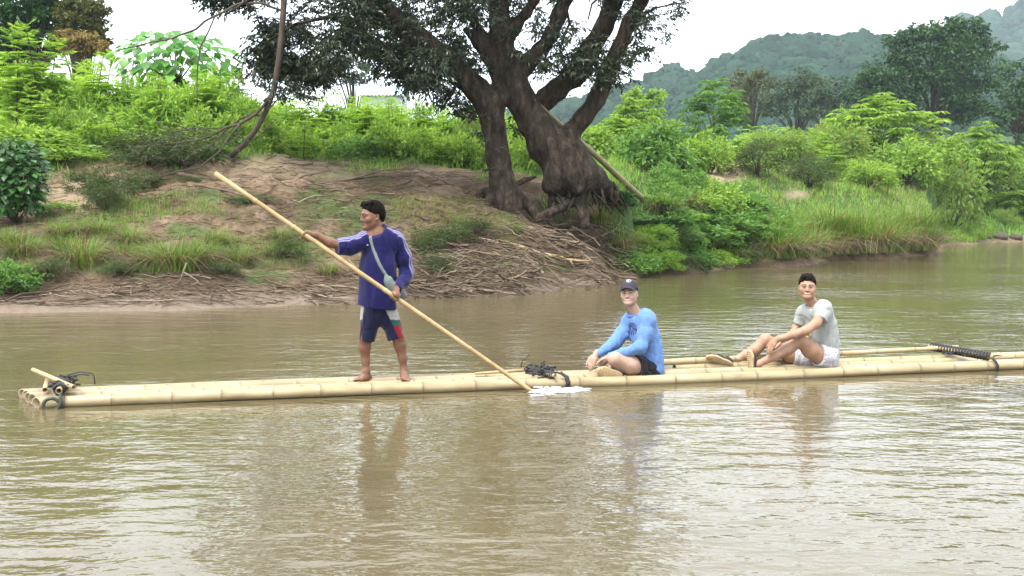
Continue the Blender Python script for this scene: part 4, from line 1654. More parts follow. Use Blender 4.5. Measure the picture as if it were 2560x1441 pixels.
strokes('printed_figure', te, [[(1480, 890), (1500, 920), (1510, 950)], [(1500, 880), (1530, 890), (1540, 920)], [(1470, 905), (1490, 940)], [(1515, 900), (1520, 940)]], .0075, M['print_yellow'], man3, c_px, YC)
strokes('printed_flower', te, [[(1500, 855), (1525, 840), (1545, 850), (1550, 890)]], .006, M['print_pink'], man3, c_px, YC)

s3 = Field()
s3.cone(c_(1735, 1110), c_(1725, 1240), .132, .125, .04)
s3.cone(c_(1735, 1180, -.05), c_(1600, 1160, -.13), .128, .112, .04)
s3.cone(c_(1640, 1215, .10), c_(1260, 1180, .155), .120, .096, .04)
s3.disp(folds(.008, 10, 10, 10, 75))
s3.ecut(c_(1635, 1165, -.115), (-.85, -.45, .1), .16)
s3.ecut(c_(1300, 1185, .15), (-1, .1, .1), .14)
field_obj('shorts', s3, .007, M['shorts_print'], man3)
shoe(man3, c_(745, 1372, -.17), c_(722, 1090, -.15), (-.80, -.60, .06), 'shoe', .095, seed=5)
shoe(man3, c_(488, 1285, .03), c_(135, 1172, -.04), (-.33, -.78, -.42), 'shoe', .098, seed=6)
# ------------------------------------------------------------------ foliage materials
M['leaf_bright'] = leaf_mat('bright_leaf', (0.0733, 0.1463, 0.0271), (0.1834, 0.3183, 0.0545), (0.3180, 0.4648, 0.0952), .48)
M['leaf_feather'] = leaf_mat('feathery_leaf', (0.0979, 0.1911, 0.0315), (0.2078, 0.3740, 0.0630), (0.3424, 0.4987, 0.1051), .48)
M['leaf_yellow'] = leaf_mat('yellow_green_leaf', (0.0862, 0.1581, 0.0350), (0.1552, 0.2601, 0.0550), (0.2300, 0.3264, 0.0900), .48, dead=(.20, .15, .07))
M['leaf_cool'] = leaf_mat('cool_green_leaf', (0.0483, 0.1122, 0.0260), (0.1092, 0.2346, 0.0500), (0.1898, 0.3264, 0.1000), .48, .45, .3)
M['leaf_big'] = leaf_mat('broad_leaf', (0.0370, 0.1232, 0.0189), (0.0756, 0.2387, 0.0335), (0.1512, 0.3696, 0.0576), .45, .38, .4)
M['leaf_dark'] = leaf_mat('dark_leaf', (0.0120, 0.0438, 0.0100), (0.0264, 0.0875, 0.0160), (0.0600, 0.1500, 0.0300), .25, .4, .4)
M['leaf_grey'] = leaf_mat('grey_green_leaf', (0.0269, 0.0537, 0.0156), (0.0556, 0.0955, 0.0296), (0.0987, 0.1462, 0.0484), .30, dead=(0.1248, 0.0858, 0.0468), dead_amt=.08)
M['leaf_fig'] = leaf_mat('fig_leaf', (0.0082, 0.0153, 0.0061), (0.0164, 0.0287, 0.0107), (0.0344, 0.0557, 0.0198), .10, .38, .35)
M['leaf_olive'] = leaf_mat('olive_leaf', (0.0304, 0.0426, 0.0098), (0.0659, 0.0811, 0.0179), (0.1420, 0.1318, 0.0365), .3)
M['leaf_far'] = leaf_mat('far_tree_leaf', (.012, .036, .012), (.028, .074, .022), (.060, .125, .038), .25)
M['leaf_far2'] = leaf_mat('far_grey_tree_leaf', (.020, .042, .020), (.042, .075, .034), (.085, .12, .055), .25)
M['leaf_hill'] = leaf_mat('hill_leaf', (.016, .050, .030), (.024, .066, .038), (.034, .082, .046), .2)
M['leaf_gold'] = leaf_mat('golden_leaf', (0.0936, 0.0780, 0.0234), (0.1872, 0.1404, 0.0468), (0.2652, 0.1872, 0.0702), .3)
M['grass'] = leaf_mat('green_grass', (0.0693, 0.1434, 0.0213), (0.1484, 0.2784, 0.0390), (0.2574, 0.4051, 0.0709), .4, .55, .2, dead=(.22, .17, .08), dead_amt=.06)
M['grass_dry'] = leaf_mat('half_dry_grass', (0.0715, 0.0938, 0.0213), (0.1300, 0.1562, 0.0382), (0.2210, 0.2125, 0.0638), .3, .6, .15, dead=(.20, .15, .08), dead_amt=.22)
M['grass_tall'] = leaf_mat('tall_bank_grass', (0.0473, 0.0972, 0.0154), (0.1048, 0.1944, 0.0287), (0.2113, 0.3078, 0.0606), .35, .5, .25, dead=(.24, .18, .09), dead_amt=.14)
M['straw'] = leaf_mat('dead_straw', (0.0780, 0.0546, 0.0312), (0.1482, 0.1092, 0.0663), (0.2418, 0.1872, 0.1170), .2, .7, .1)
M['bark_fig'] = None
M['stem'] = simple('green_brown_stem', (0.0360, 0.0324, 0.0158), (0.0720, 0.0612, 0.0324), 14, .8, .3, .01)
M['bark'] = simple('grey_brown_bark', (0.0396, 0.0302, 0.0216), (0.0864, 0.0684, 0.0504), 9, .9, .5, .02, mapping=(0.7200, 0.7200, 0.2880))
M['bark_pale'] = simple('pale_branch_bark', (0.1440, 0.1224, 0.0936), (0.2448, 0.2088, 0.1656), 9, .9, .4, .02, mapping=(0.7200, 0.7200, 0.2880))
M['twig'] = simple('dead_twig', (0.0540, 0.0374, 0.0259), (0.1440, 0.1080, 0.0756), 5, .9, .3, .01)
M['drift'] = simple('bleached_driftwood', (0.1152, 0.0864, 0.0612), (0.2448, 0.1944, 0.1440), 6, .85, .5, .01, mapping=(0.7200, 0.7200, 0.7200))

# dark mossy bark of the big tree
m, nt, bs, out = new_mat('fig_bark')
f1 = noise(nt, 4.5, 8, .72, mapping=(1.3, 1.3, .45))
f2 = noise(nt, 1.2, 5, .65)
f3 = noise(nt, 16, 5, .7, mapping=(1, 1, .35))
c = ramp(nt, f1, [(.34, (.009, .006, .004)), (.5, (.036, .026, .018)), (.66, (.095, .073, .055))])
c = mixc(nt, ramp(nt, f2, [(.50, (0, 0, 0)), (.68, (.75, .75, .75))]), c, (.017, .021, .008))
c = mixc(nt, ramp(nt, f3, [(.62, (0, 0, 0)), (.78, (.5, .5, .5))]), c, (.075, .062, .048))
nt.links.new(c, bs.inputs['Base Color'])
bs.inputs['Roughness'].default_value = .9
bs.inputs['Specular IOR Level'].default_value = .15
ad = N(nt, 'ShaderNodeMath', operation='ADD')
nt.links.new(f1, ad.inputs[0])
nt.links.new(f3, ad.inputs[1])
bump(nt, bs, ad.outputs[0], 1.0, .09)
M['bark_fig'] = m

RNG = np.random.RandomState(20)


def rdir(n, rg, zlo=-1, zhi=1):
    z = rg.uniform(zlo, zhi, n)
    a = rg.uniform(0, 2 * np.pi, n)
    r = np.sqrt(np.maximum(0, 1 - z * z))
    return np.stack([r * np.cos(a), r * np.sin(a), z], -1)


# ------------------------------------------------------------------ plant patterns (unit pieces made once, shared by the copies)
def feather_plant(rg, h=3.5, nst=3, frond=.68, spacing=.058, spread=.40, pairs=9):
    """upright stems carrying tiers of flat, feather-like compound leaves"""
    lf, st = MB(), MB()
    for s_ in range(nst):
        hh = h * rg.uniform(.72, 1.0)
        base = np.array([rg.normal(0, spread * .4), rg.normal(0, spread * .4), 0])
        lean = np.array([rg.normal(0, spread), rg.normal(0, spread), hh])
        t = np.linspace(0, 1, 9)
        pts = base + np.outer(t, lean) + np.outer(np.sin(t * 3) * .06, rdir(1, rg)[0])
        st.tube(pts, .022 * (1 - .8 * t) + .004, 5)
        nf = int(hh * .82 / spacing)
        tt = np.sort(rg.uniform(.16, 1.0, nf))
        az = np.arange(nf) * 2.4 + rg.uniform(0, 6)
        for q in range(nf):
            p = np.array([np.interp(tt[q], t, pts[:, k]) for k in range(3)])
            L = frond * (1.0 - .55 * max(0, tt[q] - .72) / .28) * rg.uniform(.75, 1.15)
            el = .15 + .75 * max(0, tt[q] - .8) / .2 + rg.normal(0, .12)
            d = np.array([math.cos(az[q]), math.sin(az[q]), el])
            d /= np.linalg.norm(d)
            s = np.linspace(.12, 1, pairs)
            droop = -.16 * s ** 2 * L
            c = p + np.outer(s * L, d)
            c[:, 2] += droop
            side = np.cross(d, [0, 0, 1.0])
            side /= np.linalg.norm(side) + 1e-9
            wl = L * .42 * np.sin(np.clip(s * .9 + .16, 0, 1) * np.pi) ** .7 + .02
            for sg in (-1, 1):
                dd = side * sg * .93 + d * .38 + np.array([0, 0, -.10])
                lf.cards(c, np.repeat(dd[None], pairs, 0) + rg.normal(0, .06, (pairs, 3)), np.array([[0, 0, 1.0]]) + rg.normal(0, .18, (pairs, 3)), wl, L / pairs * .95, .05)
    return lf, st


def leafy_mass(rg, r=(1.0, 1.0, .9), clumps=26, per=70, L=.14, W=.07, dome=True, shell=.5, droop=.25, cheap=True, cr=.30, up=.5):
    """a rounded shrub: clumps of leaves spread unevenly through a crown"""
    lf, st = MB(), MB()
    r = np.asarray(r, float)
    d = rdir(clumps, rg, -.25 if dome else -1, 1)
    rad = rg.uniform(shell, 1.0, clumps) ** .6
    cen = d * rad[:, None] * r * .82
    cen[:, 2] += r[2] * (.42 if dome else 1)
    cen += rg.normal(0, .07, cen.shape) * r
    size = cr * r.mean() * rg.uniform(.6, 1.35, clumps)
    n = clumps * per
    ci = np.repeat(np.arange(clumps), per)
    o = rdir(n, rg) * (rg.rand(n) ** .4)[:, None]
    o[:, 2] *= .75
    pos = cen[ci] + o * size[ci][:, None]
    dirs = nrm(o * .9 + d[ci] * .5 + rg.normal(0, .45, (n, 3)) + np.array([0, 0, -droop]))
    nor = nrm(np.array([0, 0, 1.0]) * up + o * .6 + rg.normal(0, .45, (n, 3)))
    LL = L * rg.uniform(.6, 1.25, n)
    (lf.cards if cheap else lf.leaves)(pos, dirs, nor, LL, W * LL / L, .15)
    for k in range(min(clumps, 12)):
        e = cen[k]
        b = np.array([rg.normal(0, .05), rg.normal(0, .05), 0])
        m_ = (b + e) / 2 * np.array([.75, .75, 1.0]) + rg.normal(0, .04, 3) * r
        st.tube(np.array([b, m_, e]), np.array([.022, .014, .005]) * max(.5, r.mean()), 5)
    return lf, st


def palmate_tree(rg, h=3.0, r=1.5, tips=46, fing=.34, W=.075):
    """bushy plant whose branch ends carry drooping hands of long leaflets"""
    lf, st = MB(), MB()
    for q in range(tips):
        d = rdir(1, rg, .05, 1)[0]
        e = np.array([d[0] * r, d[1] * r, h * (.50 + .46 * d[2]) * rg.uniform(.86, 1.04)]) * np.array([rg.uniform(.55, 1), rg.uniform(.55, 1), 1])
        if rg.rand() < .35:
            e[2] *= rg.uniform(.55, .85)
        mid = e * np.array([.45, .45, .60])
        if q % 2 == 0:
            st.tube(np.array([[rg.normal(0, .05), rg.normal(0, .05), 0], mid, e]), [.03, .018, .006], 5)
        for w in range(5):
            c = e + rdir(1, rg)[0] * .22
            az = rg.uniform(0, 6.28) + np.linspace(0, 2 * np.pi, 8, endpoint=False)
            o = nrm(d * np.array([.7, .7, .4]) + np.array([0, 0, .35]))
            dd = np.stack([np.cos(az), np.sin(az), np.full(8, -.45)], -1) + o * .55
            lf.cards(np.repeat(c[None], 8, 0), dd, np.array([[0, 0, 1.0]]) + rg.normal(0, .2, (8, 3)), fing * rg.uniform(.7, 1.15, 8), W, .25)
    return lf, st


def grass_tuft(rg, n=160, h=.9, r=.35, w=.014, arch=.7, segs=3, lean=.0):
    """arching blades from a common foot"""
    mb = MB()
    a = rg.uniform(0, 2 * np.pi, n)
    b = np.stack([np.cos(a) * r, np.sin(a) * r, a * 0], -1) * (rg.rand(n) ** .6)[:, None]
    out_ = nrm(b + rg.normal(0, .25 * r + .02, (n, 3)) * np.array([1, 1, 0]) + np.array([0, lean, 0]))
    hh = h * rg.uniform(.45, 1.1, n)
    ar = arch * rg.uniform(.3, 1.2, n)
    side = nrm(np.cross(out_, [0, 0, 1.0]) + rg.normal(0, .2, (n, 3)))
    t = np.linspace(0, 1, segs + 1)
    rows = []
    for k in t:
        c = b + out_ * (ar * hh * k ** 1.6)[:, None] + np.array([0, 0, 1.0]) * (hh * (k - .62 * ar * k ** 2.6))[:, None]
        ww = w * (1 - k * .92)
        rows.append((c - side * ww, c + side * ww))
    V = np.stack([x for p in rows for x in p], 1).reshape(-1, 3)
    m_ = 2 * (segs + 1)
    base = np.arange(n)[:, None] * m_
    F = np.concatenate([base + np.array([2 * k, 2 * k + 1, 2 * k + 3, 2 * k + 2]) for k in range(segs)])
    mb.add(V, F)
    return mb


def place(mb, c, rz=0.0, s=1.0, sz=None):
    """copy of a pattern as a matrix"""
    c_, s_ = math.cos(rz), math.sin(rz)
    Mx = np.eye(4)
    Mx[:3, :3] = np.array([[c_ * s, -s_ * s, 0], [s_ * s, c_ * s, 0], [0, 0, s if sz is None else sz]])
    Mx[:3, 3] = c
    return Mx


# ------------------------------------------------------------------ grass blades scattered on the bank
def blades(n_try, region, h, w, mat, name, label, seed, arch=.6, segs=2, cat='grass', dens=None, hvar=None):
    """single blades rooted on the ground; region: (px0, px1, Y0, Y1)"""
    rg = np.random.RandomState(seed)
    px = rg.uniform(region[0], region[1], n_try)
    # even cover over the ground, a little denser near
    Y = np.sqrt(rg.uniform(region[2] ** 2, region[3] ** 2, n_try))
    x = (px - CX) / 2684.0 * Y
    z = Hgt(x, Y)
    keep = z > .10
    g, mu_, sa = cover_of(x, Y, z)
    pr = np.clip(g - sa * 1.1, 0, 1) if dens is None else dens(x, Y, z, g, mu_, sa)
    keep &= rg.rand(n_try) < pr
    x, Y, z = x[keep], Y[keep], z[keep]
    n = len(x)
    b = np.stack([x, Y, z - .03], -1)
    cl = fbm(np.stack([x * .8, Y * .8, x * 0], -1), 3, seed + 3)
    a = rg.uniform(0, 2 * np.pi, n)
    out_ = np.stack([np.cos(a), np.sin(a), a * 0], -1)
    hh = h * rg.uniform(.4, 1.2, n) * (1 + .8 * cl)
    ar = arch * rg.uniform(.3, 1.3, n)
    side = nrm(np.cross(out_, [0, 0, 1.0]) + np.array([.5, 0, 0]))
    t = np.linspace(0, 1, segs + 1)
    rows = []
    ww0 = w * (Y / 30.0)
    for k in t:
        c = b + out_ * (ar * hh * k ** 1.6)[:, None] + np.array([0, 0, 1.0]) * (hh * (k - .5 * ar * k ** 2.5))[:, None]
        ww = (ww0 * (1 - k * .9))[:, None]
        rows.append((c - side * ww, c + side * ww))
    V = np.stack([q for p in rows for q in p], 1).reshape(-1, 3)
    m_ = 2 * (segs + 1)
    base = np.arange(n)[:, None] * m_
    F = np.concatenate([base + np.array([2 * k, 2 * k + 1, 2 * k + 3, 2 * k + 2]) for k in range(segs)])
    mb = MB()
    mb.add(V, F)
    o = mb.build(name, mat, None, False)
    return tag(o, label, cat, None, 'stuff')
# ------------------------------------------------------------------ haze and far hills
def hill(name, ridge, Y, depth, label, seed, low):
    """wooded hill: ridge line given as it shows, sloping down towards the viewer"""
    rg = np.random.RandomState(seed)
    n, k = 120, 34
    px = np.linspace(ridge[0][0], ridge[-1][0], n)
    py = np.interp(px, [r[0] for r in ridge], [r[1] for r in ridge])
    top = np.stack([P(a, b, Y) for a, b in zip(px, py)])
    V = []
    for j in range(k + 6):
        t = j / (k - 1)
        f = 1 - t if t <= 1 else (1 - t) * .0 
        zz = low + (top[:, 2] - low) * np.clip(1 - t, 0, 1) ** 1.15
        if t > 1:
            zz = zz * 0 + low
        V.append(np.stack([top[:, 0] * (1 - .35 * t * depth / Y), top[:, 1] - t * depth, zz], -1))
    back = top.copy()
    back[:, 1] += depth * .6
    back[:, 2] = low
    V = [back] + V
    V = np.concatenate(V)
    amp = np.clip((V[:, 2] - low) / 40, 0, 1)
    V[:, 2] += amp * (Y * .022) * fbm(V * np.array([1, 1, 0]) / (Y * .06), 4, seed)
    nr = len(V) // n
    i = np.arange(nr - 1)[:, None] * n
    j = np.arange(n - 1)[None]
    Q = np.stack([i + j, i + j + 1, i + n + j + 1, i + n + j], -1).reshape(-1, 4)
    o = obj(name, (V, [Q]), M['hill_ground'])
    tag(o, label, None, None, 'structure')
    return V.reshape(nr, n, 3)


m, nt, bs, out = new_mat('hill_ground')
f = noise(nt, .06, 5, .6)
nt.links.new(ramp(nt, f, [(.3, (.018, .040, .016)), (.7, (.05, .085, .03))]), bs.inputs['Base Color'])
bs.inputs['Roughness'].default_value = 1
bs.inputs['Specular IOR Level'].default_value = 0
M['hill_ground'] = m
H1V = hill('wooded_hill', [(1180, 357), (1380, 289), (1520, 259), (1620, 223), (1700, 193), (1800, 143), (1880, 115), (1960, 93), (2020, 79), (2080, 74), (2150, 85), (2230, 93), (2300, 107), (2420, 157), (2560, 217), (2800, 287)], 560, 330, 'near wooded hill rising to a rounded top behind the trees', 5, 6)
H2V = hill('wooded_hill', [(2050, 257), (2250, 167), (2380, 97), (2440, 69), (2500, 39), (2560, 9), (2660, -33), (2900, -43), (3200, 57), (3600, 217)], 980, 420, 'farther and higher bluish wooded hill at the right edge', 6, 6)


def canopy(hv, count, size, seed, name, label, rows):
    """tree crowns standing side by side over a hill, each an uneven dome"""
    rg = np.random.RandomState(seed)
    nr, n, _ = hv.shape
    r = rg.uniform(rows[0], rows[1], count)
    c = rg.uniform(0, n - 1.01, count)
    i, j = r.astype(int), c.astype(int)
    fr, fc = (r - i)[:, None], (c - j)[:, None]
    p = (hv[i, j] * (1 - fr) + hv[i + 1, j] * fr) * (1 - fc) + (hv[i, j + 1] * (1 - fr) + hv[i + 1, j + 1] * fr) * fc
    s = size * rg.uniform(.5, 1.0, count) * (1 + .9 * rg.rand(count) ** 4)
    nu, nv = 9, 5
    th = np.linspace(0, 2 * np.pi, nu, endpoint=False)
    ph = np.linspace(.02, 1.9, nv)
    d = np.stack([np.outer(np.sin(ph), np.cos(th)), np.outer(np.sin(ph), np.sin(th)), np.outer(np.cos(ph), th * 0 + 1)], -1).reshape(-1, 3)
    off = np.arange(count)[:, None, None] * 3.7
    k = 1 + .30 * vnoise(d[None] * 2.1 + off, seed) + .24 * vnoise(d[None] * 4.6 + off, seed + 1)
    V = p[:, None] + d[None] * (k * s[:, None])[..., None] * np.array([1, 1, .85]) + np.array([0, 0, 1]) * (s * .3)[:, None, None]
    ii = np.arange(nv - 1)[:, None] * nu
    jj = np.arange(nu)[None]
    j2 = (jj + 1) % nu
    Q = np.stack([ii + jj, ii + nu + jj, ii + nu + j2, ii + j2], -1).reshape(-1, 4)
    F = (Q[None] + np.arange(count)[:, None, None] * (nu * nv)).reshape(-1, 4)
    o = obj(name, (V.reshape(-1, 3), [F]), M['hill_canopy'])
    # loose boughs that break the outline of the crowns
    per = 9
    N_ = count * per
    ci = np.repeat(np.arange(count), per)
    dd = rdir(N_, rg, -.1, 1)
    nor = nrm(dd + rg.normal(0, .3, (N_, 3)))
    tg = nrm(np.cross(nor, rdir(N_, rg)))
    LL = s[ci] * rg.uniform(.25, .6, N_)
    mb = MB()
    mb.cards(p[ci] + dd * (s[ci] * rg.uniform(.9, 1.25, N_))[:, None] * np.array([1, 1, .85]) + np.array([0, 0, 1]) * (s[ci] * .3)[:, None] - tg * (LL * .5)[:, None], tg, nor, LL, LL * .7, .1)
    lv = mb.data('boughs', False)
    lv.materials.append(M['hill_canopy'])
    b = obj('boughs', lv, None, o)
    b['kind'] = 'stuff'
    return tag(o, label, 'forest', None, 'stuff')


m, nt, bs, out = new_mat('hill_canopy')
geo = N(nt, 'ShaderNodeNewGeometry')
f = noise(nt, .55, 5, .7, vec=geo.outputs['Position'])
ad = N(nt, 'ShaderNodeMath', operation='MULTIPLY_ADD')
ad.inputs[1].default_value = .35
nt.links.new(geo.outputs['Random Per Island'], ad.inputs[0])
nt.links.new(f, ad.inputs[2])
nt.links.new(ramp(nt, ad.outputs[0], [(.45, (.009, .028, .018)), (.65, (.018, .047, .029)), (.9, (.034, .070, .040))]), bs.inputs['Base Color'])
bs.inputs['Roughness'].default_value = 1
bs.inputs['Specular IOR Level'].default_value = 0
bump(nt, bs, f, 1.0, 2.2)
M['hill_canopy'] = m
canopy(H1V, 3600, 4.3, 3, 'hill_forest', 'hazy forest canopy covering the near hill', (.4, 24))
canopy(H2V, 1900, 9.5, 4, 'hill_forest', 'bluish forest canopy covering the farther hill', (.4, 24))

# the air itself: pale humid haze over the whole valley
mh = bpy.data.materials.new('haze_air')
mh.use_nodes = True
nt = mh.node_tree
nt.nodes.remove(nt.nodes['Principled BSDF'])
pv = nt.nodes.new('ShaderNodeVolumePrincipled')
pv.inputs['Color'].default_value = (.80, .90, 1.0, 1)
pv.inputs['Density'].default_value = HAZE
pv.inputs['Anisotropy'].default_value = .2
nt.links.new(pv.outputs[0], nt.nodes['Material Output'].inputs['Volume'])
X0, X1, Y0_, Y1_, Z0, Z1 = -3300, 3300, -140, 3100, -2.0, 300
V = [(x, y, z) for x in (X0, X1) for y in (Y0_, Y1_) for z in (Z0, Z1)]
F = [(0, 1, 3, 2), (4, 6, 7, 5), (0, 4, 5, 1), (2, 3, 7, 6), (0, 2, 6, 4), (1, 5, 7, 3)]
tag(obj('haze', (V, [np.array(F)]), mh), 'pale humid haze filling the valley air', None, None, 'stuff')

# ------------------------------------------------------------------ patterns
PROTO = {}


def proto(key, fn, leafm, stemm='stem', n=3, seed=0):
    PROTO[key] = []
    for q in range(n):
        rg = np.random.RandomState(seed * 100 + q)
        lf, st = fn(rg)
        V = np.concatenate(lf.V)
        a = lf.data(key + '_leaves', False)
        a.materials.append(M[leafm])
        b = st.data(key + '_stem', True)
        b.materials.append(M[stemm])
        PROTO[key].append((a, b, lf, st, V[:, 2].max(), leafm, stemm, np.percentile(np.hypot(V[:, 0], V[:, 1]), 96)))


proto('feather', lambda rg: feather_plant(rg, 3.5, 3), 'leaf_feather', n=4, seed=1)
proto('feather_slim', lambda rg: feather_plant(rg, 3.5, 1, .75, .095, .2, 11), 'leaf_feather', n=3, seed=2)
proto('feather_dome', lambda rg: feather_plant(rg, 1.9, 8, .55, .085, .85, 8), 'leaf_feather', n=2, seed=3)
proto('bush', lambda rg: leafy_mass(rg, (1.1, 1.1, 1.0), 34, 62, .15, .075), 'leaf_bright', n=3, seed=4)
proto('bush_yellow', lambda rg: leafy_mass(rg, (1.1, 1.1, .95), 34, 62, .15, .06), 'leaf_yellow', n=2, seed=5)
proto('bush_cool', lambda rg: leafy_mass(rg, (1.0, 1.0, .95), 34, 58, .19, .085), 'leaf_cool', n=3, seed=6)
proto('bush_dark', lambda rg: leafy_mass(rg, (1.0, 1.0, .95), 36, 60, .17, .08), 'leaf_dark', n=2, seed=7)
proto('weedy', lambda rg: leafy_mass(rg, (.8, .8, 1.0), 34, 62, .12, .028, shell=.2), 'leaf_grey', n=3, seed=8)
proto('fine', lambda rg: leafy_mass(rg, (1.0, 1.0, 1.35), 44, 64, .17, .040, shell=.3, up=.8), 'leaf_feather', n=3, seed=11)
proto('palmate', lambda rg: palmate_tree(rg, 3.0, 1.55), 'leaf_cool', n=2, seed=9)
proto('palmate_bright', lambda rg: palmate_tree(rg, 2.4, 1.9, 60, .34, .075), 'leaf_bright', n=2, seed=10)


proto('feather_lo', lambda rg: feather_plant(rg, 3.5, 3, .74, .085, .42, 6), 'leaf_feather', n=3, seed=21)
proto('feather_dome_lo', lambda rg: feather_plant(rg, 1.9, 6, .6, .11, .85, 6), 'leaf_feather', n=2, seed=22)
proto('fine_lo', lambda rg: leafy_mass(rg, (1.0, 1.0, 1.35), 32, 40, .23, .055, shell=.3, up=.8), 'leaf_feather', n=3, seed=23)
proto('bush_lo', lambda rg: leafy_mass(rg, (1.1, 1.1, 1.0), 24, 42, .20, .10), 'leaf_bright', n=3, seed=24)
proto('bush_yellow_lo', lambda rg: leafy_mass(rg, (1.1, 1.1, .95), 24, 42, .20, .085), 'leaf_yellow', n=2, seed=25)
proto('bush_cool_lo', lambda rg: leafy_mass(rg, (1.0, 1.0, .95), 24, 44, .23, .10), 'leaf_cool', n=3, seed=26)
proto('weedy_lo', lambda rg: leafy_mass(rg, (.8, .8, 1.0), 24, 42, .17, .045, shell=.2), 'leaf_grey', n=2, seed=28)
proto('palmate_bright_lo', lambda rg: palmate_tree(rg, 2.4, 1.9, 26, .46, .105), 'leaf_bright', n=2, seed=29)


def plant(key, loc, h, name, label, cat='shrub', group=None, var=None, rz=None, width=None):
    rg = np.random.RandomState(int(abs(loc[0] * 977 + loc[1] * 131)) % 100000)
    v = PROTO[key][rg.randint(len(PROTO[key])) if var is None else var]
    e = empty(name, loc, label, cat, group)
    s = h / v[4]
    w = s if width is None else width / 2 / v[7]
    e.scale = (w, w, s)
    e.rotation_euler = (0, 0, rg.uniform(0, 6.28) if rz is None else rz)
    for nm, me_ in (('foliage', v[0]), ('stem', v[1])):
        o = bpy.data.objects.new(nm, me_)
        link(o)
        o.parent = e
    return e


def hero(key, px, Y, top, name, label, cat='shrub', group=None, wpx=None, sink=.06, **kw):
    g = on_ground(px, Y)
    h = P(px, top, Y)[2] - g[2]
    g[2] -= sink
    return plant(key, g, max(.25, h + sink), name, label, cat, group, width=None if wpx is None else wpx / FPX * Y, **kw)


def mass(name, spots, leafm, label, cat, seed):
    """many plants growing into one another: a thicket nobody could count"""
    rg = np.random.RandomState(seed)
    lf, st = MB(), MB()
    for key, c, h, w in spots:
        key = key + '_lo'
        v = PROTO[key][rg.randint(len(PROTO[key]))]
        s = h / v[4]
        Mx = place(None, c, rg.uniform(0, 6.28), w if w else s, s)
        lf.merge(v[2], Mx)
    return tag(lf.build(name, M[leafm], None, False), label, cat, None, 'stuff')


# ------------------------------------------------------------------ left: the thicket behind the bare bank
GF = 'tall feathery shrubs behind the bare bank'
for px, Y, top, key, lab in [
    (28, 30.5, 50, 'feather_slim', 'tallest feathery shrub at the far left, its pale tip standing before the dark tree'),
    (128, 31.5, 62, 'feather', 'tall feathery shrub with tiered fronds, second from the left edge'),
    (215, 32.5, 118, 'feather', 'feathery green shrub in front of the golden treetop'),
    (330, 32.5, 180, 'feather', 'feathery shrub left of and below the broad-leaved tree'),
    (410, 31.5, 190, 'feather', 'feathery shrub directly under the broad-leaved tree'),
    (505, 32.5, 160, 'feather', 'feathery shrub with yellowish tip under the right half of the broad-leaved tree'),
    (560, 33, 165, 'feather', 'feathery shrub at the right foot of the broad-leaved tree'),
    (95, 29.2, 205, 'feather', 'lower dense feathery shrub near the left edge'),
]:
    hero(key, px, Y, top, 'feathery_shrub', lab, 'shrub', GF)
for px, Y, top, key, lab, w in [
    (300, 29.6, 258, 'feather_dome', 'bright lime dome of feathery foliage above dead brown stems', 230),
    (95, 28.2, 300, 'bush', 'bright yellow-green leafy bush below the feathery shrubs at left', 300),
    (-20, 28.8, 240, 'feather_dome', 'light green feathery bush cut by the left frame edge', 260),
    (170, 27.8, 370, 'bush', 'low bright bush right of the dark heart-leaved shrub', 190),
    (455, 28.2, 312, 'weedy', 'grey-green fine-leaved shrub among the bare drooping branches', 330),
    (540, 28.9, 355, 'bush_cool', 'dark green low shrub at the foot of the slender leaning trunk', 140),
    (400, 28.2, 385, 'weedy', 'small grey-green shrub at the upper edge of the bare bank', 160),
    (360, 29.0, 330, 'weedy', 'thin-stemmed grey-green shrub beside the lime dome', 190),
]:
    hero(key, px, Y, top, 'bush', lab, 'bush', None, w)
hero('weedy', 285, 24.0, 395, 'weedy_shrub', 'drooping grey-green weedy shrub growing halfway down the bare bank', 'shrub', None, 150)
hero('weedy', 225, 25.2, 415, 'weedy_shrub', 'olive weedy shrub on the bank right of the heart-leaved shrub', 'shrub', None, 130)
hero('weedy', 355, 26.0, 420, 'weedy_shrub', 'olive weedy shrub at the upper edge of the bank below the drooping branches', 'shrub', None, 130)
hero('bush', 150, 23.6, 510, 'bush', 'small bright bush at the right foot of the heart-leaved shrub', 'bush', None, 110)
hero('bush', 395, 37.5, 150, 'bush', 'rounded bush behind the left half of the broad-leaved tree', 'bush', None, 260)
hero('bush', 520, 37.5, 160, 'bush', 'rounded bush behind the right half of the broad-leaved tree', 'bush', None, 240)
hero('weedy', 265, 23.3, 455, 'weedy_shrub', 'lower narrow weedy shrub hanging over the bare bank', 'shrub', None, 120)
hero('weedy', 630, 24.6, 520, 'weedy_shrub', 'small flattened grey-green plant on the bank above the slanting pole', 'shrub', None, 140)
hero('weedy', 480, 26.2, 465, 'weedy_shrub', 'sparse little weed on the bank left of the pole top', 'shrub', None, 90)

